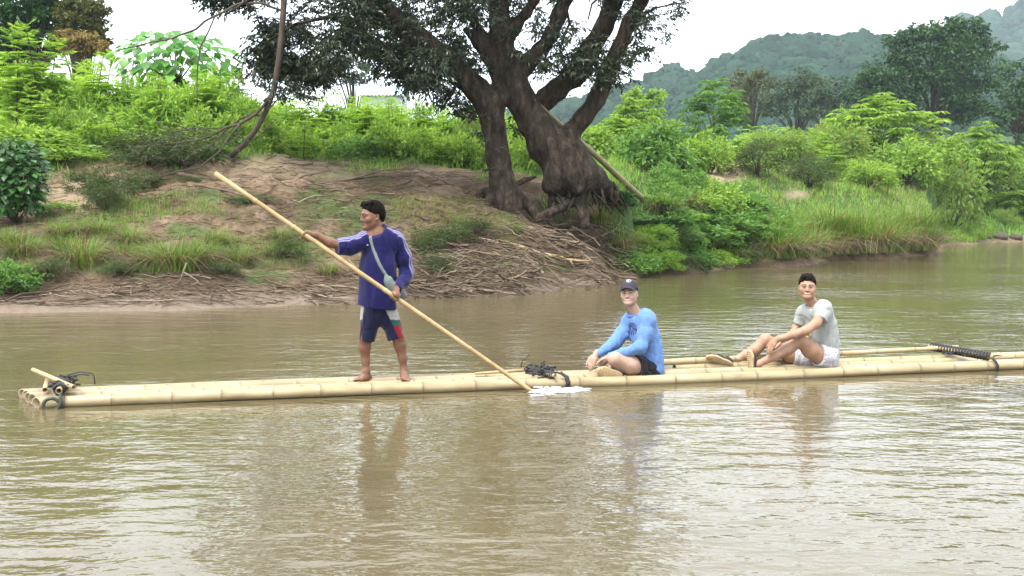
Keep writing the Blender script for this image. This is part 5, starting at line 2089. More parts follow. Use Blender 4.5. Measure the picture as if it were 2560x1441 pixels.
# broad-leaved tree with big heart-shaped leaves
rg = np.random.RandomState(31)
e = on_ground(450, 35)
bt_ = empty('broad_leaved_tree', e, 'young tree with a flat crown of very large bright round leaves behind the thicket', 'tree')
lf, st = MB(), MB()
ctr = P(445, 150, 35)
st.tube(np.array([e, e + np.array([.1, 0, 1.5]), P(440, 190, 35), P(438, 130, 35)]), [.07, .055, .04, .02], 8)
for q in range(300):
    a = rg.uniform(0, 6.28)
    rr = math.sqrt(rg.rand()) * 2.0
    zt = .78 * (1 - (rr / 2.0) ** 2) + .05
    low = rg.rand() < .5
    p = ctr + np.array([math.cos(a) * rr * 1.0, math.sin(a) * rr * .9, zt - (rg.uniform(.35, 1.0) if low else rg.uniform(0, .22)) + .12])
    d = nrm(np.array([math.cos(a), math.sin(a), -.35 - .5 * low]) + rg.normal(0, .25, 3))
    L = rg.uniform(.26, .48)
    lf.leaves(p[None], d[None], nrm(np.array([[0, -.25, 1.0]]) + rg.normal(0, .22, (1, 3))), L, L * .88, .10, .16)
    if q % 8 == 0:
        st.tube(np.array([ctr + np.array([0, 0, -.7]), (p + ctr) / 2 + np.array([0, 0, -.35]), p]), [.016, .011, .004], 5)
lf.build('leaf', M['leaf_big'], bt_)['kind'] = 'stuff'
st.build('trunk', M['stem'], bt_)

# dark shrub with heart-shaped leaves at the left edge
rg = np.random.RandomState(33)
e = ground_at(40, 560)
hs = empty('heart_leaved_shrub', e, 'dark green shrub with large heart-shaped leaves at the left edge of the bank', 'shrub')
lf, st = MB(), MB()
for q in range(1500):
    d = rdir(1, rg, -.75, 1)[0]
    p = e + np.array([-.15, .1, .85]) + d * np.array([.78, .62, 1.0]) * rg.uniform(.45, 1.0)
    p[2] = max(p[2], e[2] + .05)
    dd = nrm(d * np.array([1, 1, .2]) + np.array([0, 0, -.35]) + rg.normal(0, .3, 3))
    L = rg.uniform(.12, .21)
    lf.leaves(p[None], dd[None], nrm(d[None] * .5 + np.array([[0, -.2, .9]]) + rg.normal(0, .25, (1, 3))), L, L * .8, .12, .12)
for q in range(9):
    d = rdir(1, rg, .2, 1)[0]
    st.tube(np.array([e, e + d * np.array([.3, .3, .6]), e + np.array([0, 0, .6]) + d * .7]), [.02, .014, .005], 5)
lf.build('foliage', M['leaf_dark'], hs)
st.build('stem', M['stem'], hs)
hero('bush_cool', 20, 18.9, 640, 'bush', 'low dark green bush at the water edge in the left corner', 'bush', None, 150)

# broad pale palm-like leaf low in the thicket
e = on_ground(105, 28.0)
pf = empty('palm_leaf_plant', e, 'small plant with drooping silvery strap leaves low in the left thicket', 'plant')
g = grass_tuft(np.random.RandomState(2), 26, 1.35, .06, .035, 1.1, 4)
g.build('foliage', M['leaf_cool'], pf, loc=(0, 0, .2))

# thicket infill between the trunks, and the far side of the plain
rg = np.random.RandomState(41)
sp = []
for q in range(130):
    px = rg.uniform(-150, 640)
    Y = rg.uniform(31, 37)
    top = np.interp(px, [-150, 60, 200, 330, 600, 640], [190, 120, 150, 195, 195, 215]) + rg.uniform(-12, 110)
    g = on_ground(px, Y)
    sp.append((('feather', 'fine')[q % 2], g, max(.6, (P(px, top, Y)[2] - g[2]) * (1, .9)[q % 2]), (None, rg.uniform(.75, 1.15))[q % 2]))
mass('thicket', sp, 'leaf_feather', 'dense feathery green thicket filling the left background', 'thicket', 1)
sp = []
for q in range(60):
    px = rg.uniform(-150, 660)
    Y = rg.uniform(29.5, 32)
    g = on_ground(px, Y)
    sp.append((('bush', 'bush_yellow', 'bush_cool')[rg.randint(3)], g, rg.uniform(.7, 1.7), rg.uniform(.5, .85)))
mass('undergrowth', sp, 'leaf_bright', 'bright green undergrowth at the foot of the left thicket', 'undergrowth', 2)

# ------------------------------------------------------------------ middle: thicket between the slender trunk and the big tree
GM = 'feathery shrubs between the slender trunk and the big tree'
for px, Y, top, lab in [
    (735, 34.5, 222, 'feathery shrub just right of the slender leaning trunk'),
    (825, 35, 214, 'feathery shrub with rounded top, third of the row left of the big tree'),
    (905, 34, 250, 'feathery shrub in front of the pale teal roof'),
    (985, 34, 238, 'dense feathery shrub with dark forked stems left of the big tree'),
    (1055, 35, 240, 'feathery shrub under the hanging fig leaves'),
    (1120, 33.5, 255, 'feathery shrub touching the left side of the thinner fig trunk'),
]:
    hero('feather', px, Y, top, 'feathery_shrub', lab, 'shrub', GM)
hero('feather_slim', 752, 30.8, 298, 'tiered_sapling', 'small sapling with pale flat tiers of leaves at the edge of the grass', 'sapling', None, 120)
hero('bush', 1160, 31.6, 318, 'bush', 'small leafy bush left of the thinner fig trunk', 'bush', None, 110)
hero('bush_yellow', 1180, 33, 250, 'bush', 'yellowish straggly bush behind the thinner fig trunk', 'bush', None, 100)
hero('bush_cool', 905, 31.5, 330, 'bush', 'dark leafy bush in the shade below the middle thicket', 'bush', None, 150)
sp = []
rg = np.random.RandomState(43)
for q in range(116):
    px = rg.uniform(630, 1330)
    Y = rg.uniform(34, 40)
    top = np.interp(px, [630, 760, 900, 1050, 1200, 1330], [235, 225, 238, 240, 255, 265]) + rg.uniform(-8, 90)
    g = on_ground(px, Y)
    sp.append((('feather', 'fine')[q % 2], g, max(.6, (P(px, top, Y)[2] - g[2]) * (1, .9)[q % 2]), (None, rg.uniform(.75, 1.15))[q % 2]))
mass('thicket', sp, 'leaf_feather', 'feathery green thicket filling the middle background', 'thicket', 3)
sp = []
for q in range(70):
    px = rg.uniform(620, 1340)
    Y = rg.uniform(31.5, 34)
    g = on_ground(px, Y)
    sp.append((('bush', 'bush_cool')[rg.randint(2)], g, rg.uniform(.45, 1.25), rg.uniform(.4, .75)))
mass('undergrowth', sp, 'leaf_bright', 'leafy green undergrowth along the grass edge in the middle', 'undergrowth', 4)

# ------------------------------------------------------------------ right: bushes on the meadow
for px, Y, top, key, lab, w, nm in [
    (1640, 37.5, 298, 'bush_cool', 'deep green open bush right of the leaning pole', 190, 'bush'),
    (1625, 38.5, 372, 'bush_cool', 'lower half-shaded green bush beside the leaning pole', 150, 'bush'),
    (1770, 43, 318, 'bush', 'rounded light green bush behind the sandy path', 140, 'bush'),
    (1720, 42.5, 345, 'bush', 'small light green bush left of the rounded bush', 110, 'bush'),
    (1470, 44, 300, 'bush', 'bright bush seen through the fork of the big tree', 200, 'bush'),
    (1545, 46, 285, 'palmate_bright', 'bright drooping-leaved bush right of the big tree', 200, 'bush'),
    (1600, 52, 246, 'palmate_bright', 'light green bush crowned by the foot of the hill', 170, 'bush'),
    (1890, 44, 345, 'weedy', 'weedy olive bush at the right end of the sandy path', 170, 'bush'),
    (1950, 52, 310, 'bush_yellow', 'yellow-green bush in the middle of the meadow', 190, 'bush'),
    (2080, 56, 292, 'bush_yellow', 'yellow-green bush with reddish twigs left of the big pale bush', 200, 'bush'),
    (2190, 62, 232, 'palmate_bright', 'largest pale green bush with drooping leaf tufts below the dark tree', 300, 'bush'),
    (2110, 64, 255, 'feather_dome', 'soft rounded bush leaning against the largest pale bush', 150, 'bush'),
    (2265, 58, 330, 'bush', 'fresh green bush at the right foot of the largest pale bush', 170, 'bush'),
    (2165, 49.5, 392, 'bush', 'compact round bush with small leaves standing alone on the meadow', 140, 'bush'),
    (2440, 70, 302, 'palmate_bright', 'pale palmate bush under the dark trees at the right', 220, 'bush'),
    (2360, 66, 335, 'palmate_bright', 'smaller pale bush between the two large palmate bushes', 160, 'bush'),
    (2380, 62, 392, 'bush_yellow', 'low reddish-green bush near the bank edge at right', 170, 'bush'),
    (2510, 76, 388, 'bush_yellow', 'yellow-green weedy bush close to the right frame edge', 200, 'bush'),
    (2450, 74, 430, 'weedy', 'brownish weedy bush above the little beach at right', 130, 'bush'),
    (2020, 47, 372, 'weedy', 'dry olive weed clump left of the compact round bush', 130, 'bush'),
    (1780, 35.6, 440, 'bush', 'bright leafy plant leaning over the bank below the sandy path', 150, 'bush'),
    (1720, 34.6, 470, 'bush', 'green bush on the bank edge right of the pole foot', 170, 'bush'),
    (1850, 36.2, 505, 'feather_dome', 'fern-like bright bush on the bank edge behind the seated pair', 150, 'bush'),
    (1690, 32.8, 520, 'fine', 'shaded green bush low on the bank at the pole foot', 160, 'bush'),
    (1590, 31.0, 560, 'fine', 'dark leafy bush hanging over the water beside the driftwood', 150, 'bush'),
    (1740, 33.6, 560, 'bush_cool', 'broad leafy bush drooping to the water behind the blue sweater', 210, 'bush'),
    (1830, 34.8, 575, 'fine', 'dark bush touching the water left of the long grass', 170, 'bush'),
    (1640, 31.4, 610, 'bush_dark', 'lowest dark bush at the waterline right of the driftwood', 150, 'bush'),
    (1910, 36.5, 540, 'bush_cool', 'small green bush between the shrubs and the long grass', 120, 'bush'),
]:
    hero(key, px, Y, top, nm, lab, 'bush', 'bushes on the right bank', w)
for q, (px, lab) in enumerate([(1588, 'dark bush at the waterline touching the driftwood heap'), (1625, 'dark hanging bush at the waterline, second from the driftwood heap'), (1665, 'hanging bush over the water above the mossy root'), (1706, 'leafy bush trailing in the water left of the bright bank bush'),
                           (1748, 'leafy bush trailing in the water under the broad leafy bush'), (1790, 'bush trailing in the water below the fern-like bush'), (1832, 'bush trailing in the water, second before the long grass'), (1874, 'bush trailing in the water, last before the long grass')]):
    for row in (0, 1):
        c = ground_at(px + 16 * row, np.interp(px, [1588, 1700, 1874], [674, 671, 659]) - 4 - 46 * row)
        plant(('bush_cool', 'bush', 'fine', 'weedy')[(q + row) % 4], c - np.array([0, 0, .12]), (.62, .80)[row], 'bush', lab if row == 0 else lab.replace('bush', 'plant', 1).replace('at the waterline', 'just above the waterline').replace('in the water', 'just above the water'), 'bush', 'bushes trailing along the right bank', width=1.25)
hero('palmate', 1790, 54, 194, 'palmate_tree', 'small round-topped tree with dark forked stems and drooping leaves in the meadow', 'tree', None, 175)
hero('bush_dark', 1530, 29.3, 470, 'bush', 'dark-leaved bush added to deepen the shade below the leaning fig trunk', 'bush', None, 130)  # dark foliage put in to blacken the hollow under the trunk

rg = np.random.RandomState(47)
for lm, keys, cnt, rgn, hh, lab, sd in [
    ('leaf_bright', ('bush', 'palmate_bright'), 112, (1340, 2700, 44, 100), (.5, 1.1), 'bright green undergrowth spread over the right meadow', 7),
    ('leaf_yellow', ('bush_yellow', 'weedy'), 95, (1700, 2750, 46, 100), (.35, .9), 'yellow-green scrub spread over the right meadow', 8),
    ('leaf_feather', ('feather', 'feather_dome'), 60, (1380, 2250, 50, 85), (1.0, 1.9), 'soft feathery scrub behind the right meadow', 9),
    ('leaf_cool', ('bush_cool', 'bush'), 50, (1640, 1960, 31, 38), (.5, 1.0), 'mixed dark leafy growth along the right bank edge', 10),
]:
    sp = []
    for q in range(cnt * 3):
        px = rg.uniform(rgn[0], rgn[1])
        Y = rg.uniform(rgn[2], rgn[3])
        g = on_ground(px, Y)
        a, b = px_of(g[0], g[1], g[2])
        gg, mm, ss = cover_of(*[np.array([v]) for v in g])
        if g[2] < .5 or ss[0] > .25 or len(sp) >= cnt:
            continue
        if sd != 10 and g[2] < 2.9 and px < 2330:
            continue
        if sd != 10 and px < 2300 and Y < 47 and 1700 < px:
            continue
        sc = 1 if sd == 10 else np.interp(Y, [40, 60, 100], [.9, 1.2, 2.0])
        sp.append((keys[rg.randint(len(keys))], g - np.array([0, 0, .1]), rg.uniform(*hh) * sc, rg.uniform(.45, .95) * sc))
    mass('undergrowth', sp, lm, lab, 'undergrowth', sd)

# ------------------------------------------------------------------ trees at middle distance
def big_tree(px, Y, crown, trunk_w, name, label, leafm, seed, leaf=.34, clumps=60, per=60, group=None, tilt=0):
    """crown: list of (px, py, radius in px) lobes that make the outline"""
    rg = np.random.RandomState(seed)
    g = on_ground(px, Y)
    k = Y / FPX
    t = empty(name, g, label, 'tree', group)
    lf, st = MB(), MB()
    W = np.array([c[2] ** 2 for c in crown], float)
    pick = rg.choice(len(crown), clumps, p=W / W.sum())
    cen = []
    for q in pick:
        c = P(crown[q][0], crown[q][1], Y)
        d = rdir(1, rg, -.75, 1)[0]
        cen.append(c + d * crown[q][2] * k * np.array([1, .9, .8]) * rg.uniform(.45, 1.0) ** .5)
    cen = np.array(cen)
    size = k * np.array([crown[q][2] for q in pick]) * .33 * rg.uniform(.6, 1.3, clumps)
    n = clumps * per
    ci = np.repeat(np.arange(clumps), per)
    o = rdir(n, rg) * (rg.rand(n) ** .35)[:, None] * np.array([1.15, 1.15, .55])
    pos = cen[ci] + o * size[ci][:, None]
    dirs = nrm(o + rg.normal(0, .5, (n, 3)) + np.array([0, 0, -.25]))
    nor = nrm(np.array([0, 0, .9]) + o * .5 + rg.normal(0, .35, (n, 3)))
    LL = leaf * rg.uniform(.6, 1.3, n)
    lf.cards(pos, dirs, nor, LL, LL * .55, .15)
    top = P(crown[0][0], crown[0][1], Y)
    fork = g + (top - g) * .38
    st.tube(np.array([g - np.array([0, 0, .3]), g + (fork - g) * .5 + np.array([.1, 0, 0]), fork]), [trunk_w, trunk_w * .8, trunk_w * .65], 8)
    for q in range(min(26, clumps)):
        e_ = cen[q]
        m1 = fork + (e_ - fork) * .45 + np.array([0, 0, .12 * np.linalg.norm(e_ - fork)])
        st.tube(np.array([fork, m1, e_]), [trunk_w * .38, trunk_w * .22, trunk_w * .06], 5)
    lf.build('crown', M[leafm], t, False)
    st.build('trunk', M['bark'], t)
    return t


big_tree(2330, 112, [(2330, 150, 105), (2420, 90, 50), (2370, 75, 45), (2290, 115, 70), (2240, 190, 70), (2420, 170, 85), (2440, 250, 75), (2340, 250, 90), (2210, 240, 70), (2160, 230, 55), (2450, 130, 55), (2300, 85, 40)], .55,
         'rain_tree', 'largest dark green tree with a wide domed crown at the right', 'leaf_far', 51, .46, 270, 62)
big_tree(2540, 100, [(2545, 190, 50), (2545, 300, 60), (2570, 250, 70), (2530, 350, 40)], .4, 'dark_tree', 'dark tree cut by the right frame edge beside the wide-crowned tree', 'leaf_far', 52, .38, 60, 60)
big_tree(1880, 135, [(1870, 195, 42), (1890, 230, 50), (1850, 240, 40)], .35, 'olive_tree', 'olive-green rounded tree at the left of the dark clump below the hill', 'leaf_olive', 53, .42, 44, 60)
big_tree(1985, 132, [(2010, 205, 42), (1960, 225, 45), (2000, 260, 55), (1930, 270, 42)], .35, 'dark_tree', 'dark grey-green tree in the middle of the clump below the hill', 'leaf_far2', 54, .42, 60, 60)
big_tree(2075, 128, [(2070, 225, 40), (2050, 270, 50), (2090, 285, 40)], .35, 'dark_tree', 'dark grey-green tree at the right of the clump below the hill', 'leaf_far2', 55, .42, 46, 60)
big_tree(2150, 118, [(2150, 235, 36), (2170, 280, 45)], .3, 'dark_tree', 'dark green tree tucked against the left side of the wide-crowned tree', 'leaf_far', 56, .4, 34, 60)
big_tree(885, 92, [(890, 150, 42), (880, 120, 30), (860, 180, 40), (930, 185, 32), (905, 190, 40)], .25, 'hazy_tree', 'hazy grey-green tree standing beyond the thicket under the hanging leaves', 'leaf_far2', 57, .30, 44, 52)
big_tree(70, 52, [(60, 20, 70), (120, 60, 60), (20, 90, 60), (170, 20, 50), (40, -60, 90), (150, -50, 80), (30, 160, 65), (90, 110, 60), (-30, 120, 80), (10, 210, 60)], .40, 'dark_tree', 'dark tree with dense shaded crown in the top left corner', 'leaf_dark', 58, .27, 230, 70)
big_tree(205, 50, [(190, 40, 42), (235, 30, 36), (215, 75, 42), (245, 70, 26), (170, 90, 36), (255, 95, 22)], .22, 'olive_tree', 'olive-green loose-crowned tree right of the dark corner tree', 'leaf_olive', 59, .22, 80, 60)
big_tree(225, 46, [(215, 108, 36), (175, 95, 26), (245, 125, 30), (190, 130, 34)], .12, 'golden_shrub', 'golden-brown flowering treetop behind the tall feathery shrubs', 'leaf_gold', 60, .16, 50, 60)
big_tree(1620, 75, [(1610, 235, 28), (1640, 245, 26), (1580, 250, 24)], .15, 'small_tree', 'small green tree at the foot of the hill right of the big tree', 'leaf_bright', 61, .24, 34, 44)

# shed with a pale teal roof half hidden behind the middle thicket
e = on_ground(925, 58)
sd_ = empty('shed', e, 'shed with a pale teal metal roof half hidden behind the middle thicket', 'shed')
M['teal_roof'] = simple('teal_metal_roof', (.30, .50, .48), (.38, .58, .55), 3, .45, .1)
M['shed_wall'] = simple('pale_shed_wall', (.42, .46, .45), (.52, .56, .55), 3, .8, .1)
c0 = P(892, 238, 58)
rw, rd, rh = 2.6, 3.0, .75
b0 = np.array([c0[0], 58.0, c0[2]])
V = []
for x in np.linspace(0, rw, 27):
    wv = .02 * math.cos(x * 2 * math.pi / .2)
    V += [b0 + np.array([x, 0, wv]), b0 + np.array([x, rd / 2, rh + wv]), b0 + np.array([x, rd, wv])]
V = np.array(V)
V2 = V - np.array([0, 0, .03])
i = np.arange(26) * 3
Q = np.concatenate([np.stack([i + q, i + 3 + q, i + 4 + q, i + 1 + q], -1) for q in (0, 1)])
obj('roof', (np.concatenate([V, V2]), [Q, Q[:, ::-1] + len(V)]), M['teal_roof'], sd_)
mb = MB()
w0, w1, d0, d1, z0, z1 = b0[0] + .15, b0[0] + rw - .15, 58.25, 58 + rd - .25, e[2] - .2, b0[2] + .09
Vw = np.array([(x, y, z) for x in (w0, w1) for y in (d0, d1) for z in (z0, z1)])
mb.add(Vw, np.array([(0, 1, 3, 2), (4, 6, 7, 5), (0, 4, 5, 1), (2, 3, 7, 6)]))
mb.build('wall', M['shed_wall'], sd_, False)
# ------------------------------------------------------------------ the big fig tree on the bank
YF = 27.3
ft = empty('fig_tree', ground_at(1440, 520), 'huge old fig tree with a leaning forked trunk and mossy dark limbs on the bank', 'tree')
fg = Field()


def t_(px, py, dy=0.0):
    return P(px, py, YF + dy)


KF = YF / FPX


def limb(pts, k=.12):
    """pts: (px, py, dy, width in px)"""
    p = [t_(a, b, c) for a, b, c, w in pts]
    r = [w * .5 * KF for *_, w in pts]
    fg.chain(p, r, k)


# thinner upright trunk
limb([(1267, 520, -.4, 80), (1258, 470, -.4, 62), (1247, 395, -.4, 54), (1234, 315, -.35, 54), (1224, 262, -.3, 66)])
limb([(1224, 262, -.3, 66), (1190, 225, -.35, 62), (1152, 186, -.4, 60), (1108, 146, -.5, 58), (1058, 108, -.6, 54), (1010, 66, -.7, 50), (950, 20, -.8, 46), (880, -40, -.9, 40), (790, -110, -.9, 30)])
limb([(1232, 270, -.3, 50), (1246, 238, -.15, 40), (1243, 180, 0, 36), (1222, 140, .05, 34), (1196, 110, .1, 28), (1165, 75, .1, 24)])
limb([(1225, 135, .05, 32), (1205, 85, .1, 26), (1175, 38, .15, 24), (1148, -10, .2, 24), (1110, -80, .2, 20)])
# leaning main trunk
limb([(1432, 428, .1, 112), (1412, 398, .1, 116), (1366, 360, .05, 96), (1338, 311, 0, 76), (1304, 253, -.05, 70), (1281, 204, -.05, 68), (1262, 155, 0, 60), (1250, 80, 0, 50), (1246, 0, .05, 44), (1240, -110, .1, 40), (1236, -220, .1, 32)])
fg.ell(t_(1440, 444, .25), np.eye(3), np.array([78 * KF, .8, 42 * KF]), .22)
fg.ell(t_(1496, 462, .3), np.eye(3), np.array([40 * KF, .5, 24 * KF]), .12)
limb([(1412, 400, -.25, 40), (1430, 440, -.40, 40), (1444, 470, -.42, 32)], .1)
limb([(1385, 400, -.15, 40), (1380, 440, -.25, 36), (1384, 468, -.25, 36)], .1)
limb([(1420, 455, .1, 70), (1395, 462, .0, 50), (1374, 464, -.05, 40)], .2)
limb([(1500, 470, .3, 40), (1532, 486, .3, 26)], .15)
# right limb from the low fork
limb([(1402, 378, .1, 56), (1424, 338, .1, 46), (1456, 298, .12, 44), (1490, 250, .15, 41), (1519, 188, .2, 39), (1544, 124, .2, 38), (1575, 58, .25, 35), (1604, 0, .3, 33), (1640, -90, .4, 28), (1690, -190, .4, 20)])
# limb through the middle right
limb([(1345, 268, .45, 44), (1366, 248, .45, 52), (1391, 226, .3, 52), (1435, 186, .35, 56), (1474, 128, .4, 50), (1508, 70, .4, 46), (1535, 2, .45, 43), (1560, -90, .5, 36), (1580, -190, .5, 28)])
# limb up the middle
limb([(1284, 196, .05, 52), (1312, 164, .1, 47), (1350, 128, .15, 40), (1380, 88, .2, 37), (1397, 40, .2, 35), (1412, 0, .25, 33), (1440, -90, .3, 28), (1455, -180, .3, 20)])
limb([(1262, 92, .0, 40), (1288, 66, -.1, 31), (1314, 36, -.15, 27), (1334, 0, -.2, 25), (1370, -80, -.3, 20)])
# roots
limb([(1448, 488, -.05, 46), (1452, 505, -.2, 30), (1458, 540, -.35, 25), (1464, 565, -.45, 22)], .1)
limb([(1440, 498, -.1, 30), (1405, 520, -.25, 23), (1368, 536, -.35, 20), (1340, 552, -.4, 12)], .08)
limb([(1262, 492, -.4, 60), (1232, 505, -.5, 34), (1205, 520, -.6, 22)], .12)
limb([(1268, 500, -.45, 56), (1278, 530, -.7, 38), (1284, 552, -.9, 24)], .12)
limb([(1280, 490, -.35, 46), (1306, 502, -.3, 30), (1330, 526, -.3, 22), (1345, 545, -.3, 12)], .12)
limb([(1255, 490, -.3, 46), (1216, 486, -.1, 30), (1185, 505, .0, 20), (1165, 525, .1, 10)], .1)
fg.disp(lambda p: .055 * fbm(p * np.array([1.7, 1.7, .8]), 3, 4) + .028 * vnoise(p * np.array([6, 6, 1.3]), 9) + .014 * vnoise(p * 11, 11))
V, F = fg.mesh(.044)
obj('trunk', (V, [F]), M['bark_fig'], ft)
# broken hanging roots and a short snag
mb = MB()
rg = np.random.RandomState(66)
for q in range(34):
    a = rg.uniform(1365, 1545)
    b = 478 + rg.uniform(-4, 8)
    dy = rg.uniform(-.35, .8)
    e_ = (a + rg.normal(0, 22), b + rg.uniform(30, 75))
    w = rg.uniform(3, 9)
    mb.tube(np.array([t_(a, b - 10, dy), t_((a + e_[0]) / 2 + rg.normal(0, 8), (b + e_[1]) / 2, dy - .1), t_(e_[0], e_[1], dy - rg.uniform(0, .3))]), np.array([w, w * .7, w * .4]) * .5 * KF, 6, rough=.3)
for q in range(4):
    a = rg.uniform(1490, 1530)
    e_ = (a + rg.uniform(5, 45), rg.uniform(505, 545))
    w = rg.uniform(8, 16)
    mb.tube(np.array([t_(a, rg.uniform(445, 475), .3), t_(a * .4 + e_[0] * .6, e_[1] - 25, .5), t_(e_[0], e_[1], .9)]), np.array([w, w * .8, w * .4]) * .5 * KF, 7, rough=.3)
mb.build('root', M['bark_fig'], ft)['kind'] = 'stuff'
mb = MB()
mb.tube(np.array([t_(1282, 468, -.2), t_(1310, 452, -.15), t_(1340, 442, -.1)]), [.05, .07, .03], 7, rough=.5)
mb.build('snag', M['bark_fig'], ft)

LB = [(500, -30), (520, 10), (548, 60), (575, 105), (600, 118), (630, 150), (660, 180), (700, 178), (740, 168), (775, 195), (805, 205), (835, 150), (860, 105), (900, 100), (940, 130), (985, 180), (1020, 205), (1060, 225), (1095, 190), (1130, 150), (1160, 90), (1200, 40)]


def spray(lf, tw, o, d, L, rg, n=9, leaf=.14, w=.056):
    d = nrm(d)
    t = np.linspace(.1, 1, n)
    p = o + np.outer(t * L, d)
    p[:, 2] -= .28 * L * t ** 2
    s = nrm(np.cross(d, [0, 0, 1.0]) + rg.normal(0, .15, 3))
    sg = np.where(np.arange(n) % 2 == 0, 1, -1)[:, None]
    dd = d * .55 + s * sg * .75 + rg.normal(0, .28, (n, 3)) + np.array([0, 0, -.45])
    nor = np.array([0, 0, 1.0]) + rg.normal(0, .5, (n, 3))
    LL = leaf * rg.uniform(.65, 1.2, n)
    lf.cards(p, dd, nor, LL, w * LL / leaf, .2)
    tw.tube(np.array([o, p[n // 2], p[-1]]), [.008, .006, .002], 3, caps=False)


rg = np.random.RandomState(61)
lf, tw = MB(), MB()
lbx, lby = [q[0] for q in LB], [q[1] for q in LB]
cnt = 0
while cnt < 3700:
    px = rg.uniform(500, 1200)
    low = np.interp(px, lbx, lby)
    py = low - abs(rg.exponential(105)) + rg.uniform(-4, 14)
    if py < -330:
        continue
    dy = rg.uniform(-2.6 if px > 800 else .2, 2.4)
    o = t_(px, py, dy)
    if fbm(o[None] * np.array([1.1, .5, 1.3]), 2, 5)[0] < (-.16 if py < 20 else .0):
        continue
    spray(lf, tw, o, np.array([rg.normal(-.15, .8), rg.normal(0, .7), rg.uniform(-.5, .4)]), rg.uniform(.25, .55), rg)
    cnt += 1
# looser foliage round the right limbs, the fork and over the frame
for bx, by, br, bn in [(1395, 120, 55, 40), (1440, 150, 55, 60), (1480, 165, 50, 55), (1530, 180, 45, 46), (1500, 120, 45, 26), (1360, 170, 34, 24), (1350, 60, 45, 22), (1425, 60, 30, 14),
                       (1565, 150, 32, 20), (1595, 110, 30, 16), (1620, 130, 22, 9), (1640, 40, 34, 14), (1690, 15, 26, 12), (1600, 40, 36, 22), (1660, 90, 20, 5), (1560, 20, 34, 20), (1600, 75, 18, 8),
                       (1155, 262, 30, 26), (1125, 225, 30, 24), (1180, 280, 22, 10), (1210, 330, 20, 6), (1100, 250, 24, 12), (1290, 320, 26, 8), (1240, 370, 24, 8), (1245, 420, 18, 5), (1300, 130, 34, 20),
                       (720, 215, 34, 22), (760, 232, 26, 14), (690, 230, 24, 8), (840, 185, 26, 12), (640, 195, 22, 8), (1200, 160, 40, 26), (1170, 130, 36, 26), (1265, 60, 40, 26), (1220, 30, 40, 26),
                       (1300, -20, 60, 60), (1400, -40, 60, 60), (1500, -60, 60, 70), (1620, -60, 60, 60), (1720, -70, 50, 30), (1250, -120, 90, 80), (1400, -160, 90, 90), (1560, -170, 90, 90), (1700, -160, 70, 60),
                       (1100, -150, 90, 90), (1330, -250, 90, 70), (1500, -260, 90, 70)]:
    for q in range(int(bn * 1.5)):
        d = rdir(1, rg)[0] * rg.rand() ** .5
        o = t_(bx + d[0] * br, by + d[2] * br, d[1] * 1.3)
        spray(lf, tw, o, rdir(1, rg, -.6, .5)[0], rg.uniform(.2, .45), rg, 8, .14, .052)
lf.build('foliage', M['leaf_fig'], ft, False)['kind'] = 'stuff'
tw.build('twigs', M['bark_fig'], ft)['kind'] = 'stuff'
br = MB()
for pts in [[(1058, 108, -.6, 26), (980, 120, -.9, 18), (900, 95, -1.2, 12), (820, 100, -1.4, 7), (760, 140, -1.5, 4)],
            [(1010, 66, -.7, 26), (920, 62, -.4, 18), (830, 40, -.2, 12), (740, 60, 0, 8), (660, 110, .2, 4)],
            [(950, 20, -.8, 24), (850, -10, -1.2, 18), (740, -30, -1.6, 14), (640, -10, -1.8, 9), (560, 40, -2, 4)],
            [(1474, 128, .4, 16), (1440, 160, 0, 9), (1420, 190, -.2, 4)], [(1412, 0, .25, 8), (1424, 60, .1, 7), (1410, 90, .0, 6), (1400, 130, -.1, 3)],
            [(1544, 124, .2, 10), (1590, 135, .1, 6), (1640, 118, 0, 3)], [(1575, 58, .25, 10), (1640, 20, .2, 6), (1700, 8, .2, 3)],
            [(1604, 0, .3, 9), (1680, -20, .3, 5), (1730, 5, .3, 3)], [(1560, -60, .3, 10), (1480, 10, .1, 6), (1470, 50, 0, 4)],
            [(1152, 186, -.4, 12), (1130, 235, -.7, 7), (1100, 280, -.8, 4)], [(1225, 270, -.5, 6), (1212, 290, -.7, 5), (1180, 296, -.8, 4), (1120, 285, -.8, 3)]]:
    br.tube(np.array([t_(a, b, c) for a, b, c, w in pts]), np.array([w * .5 * KF for *_, w in pts]), 7, rough=.2)
br.build('branches', M['bark_fig'], ft)['kind'] = 'stuff'

# bamboo pole leaning against the fig tree
lp0, lp1 = P(1332, 250, 27.05), ground_at(1616, 506)
lpo = empty('leaning_pole', lp1, 'weathered bamboo pole leaning against the fig trunk from the right', 'pole')
bamboo('pole_shaft', lp0, lp1 + nrm(lp1 - lp0) * .25, .062, .10, M['old_bamboo'], lpo, seed=161, node=.55, sides=12, bow=.03)

# slender curving trunk and its bare drooping branches at the left
YS = 27.0
sl = empty('slender_trunk', ground_at(580, 388), 'slender bare trunk curving up from the bank into the hanging fig leaves', 'tree')


def s_pt(L, Y=YS):
    return np.array([P(q[0], q[1], Y + (q[3] if len(q) > 3 else 0)) for q in L]), np.array([q[2] * .5 * Y / FPX for q in L])


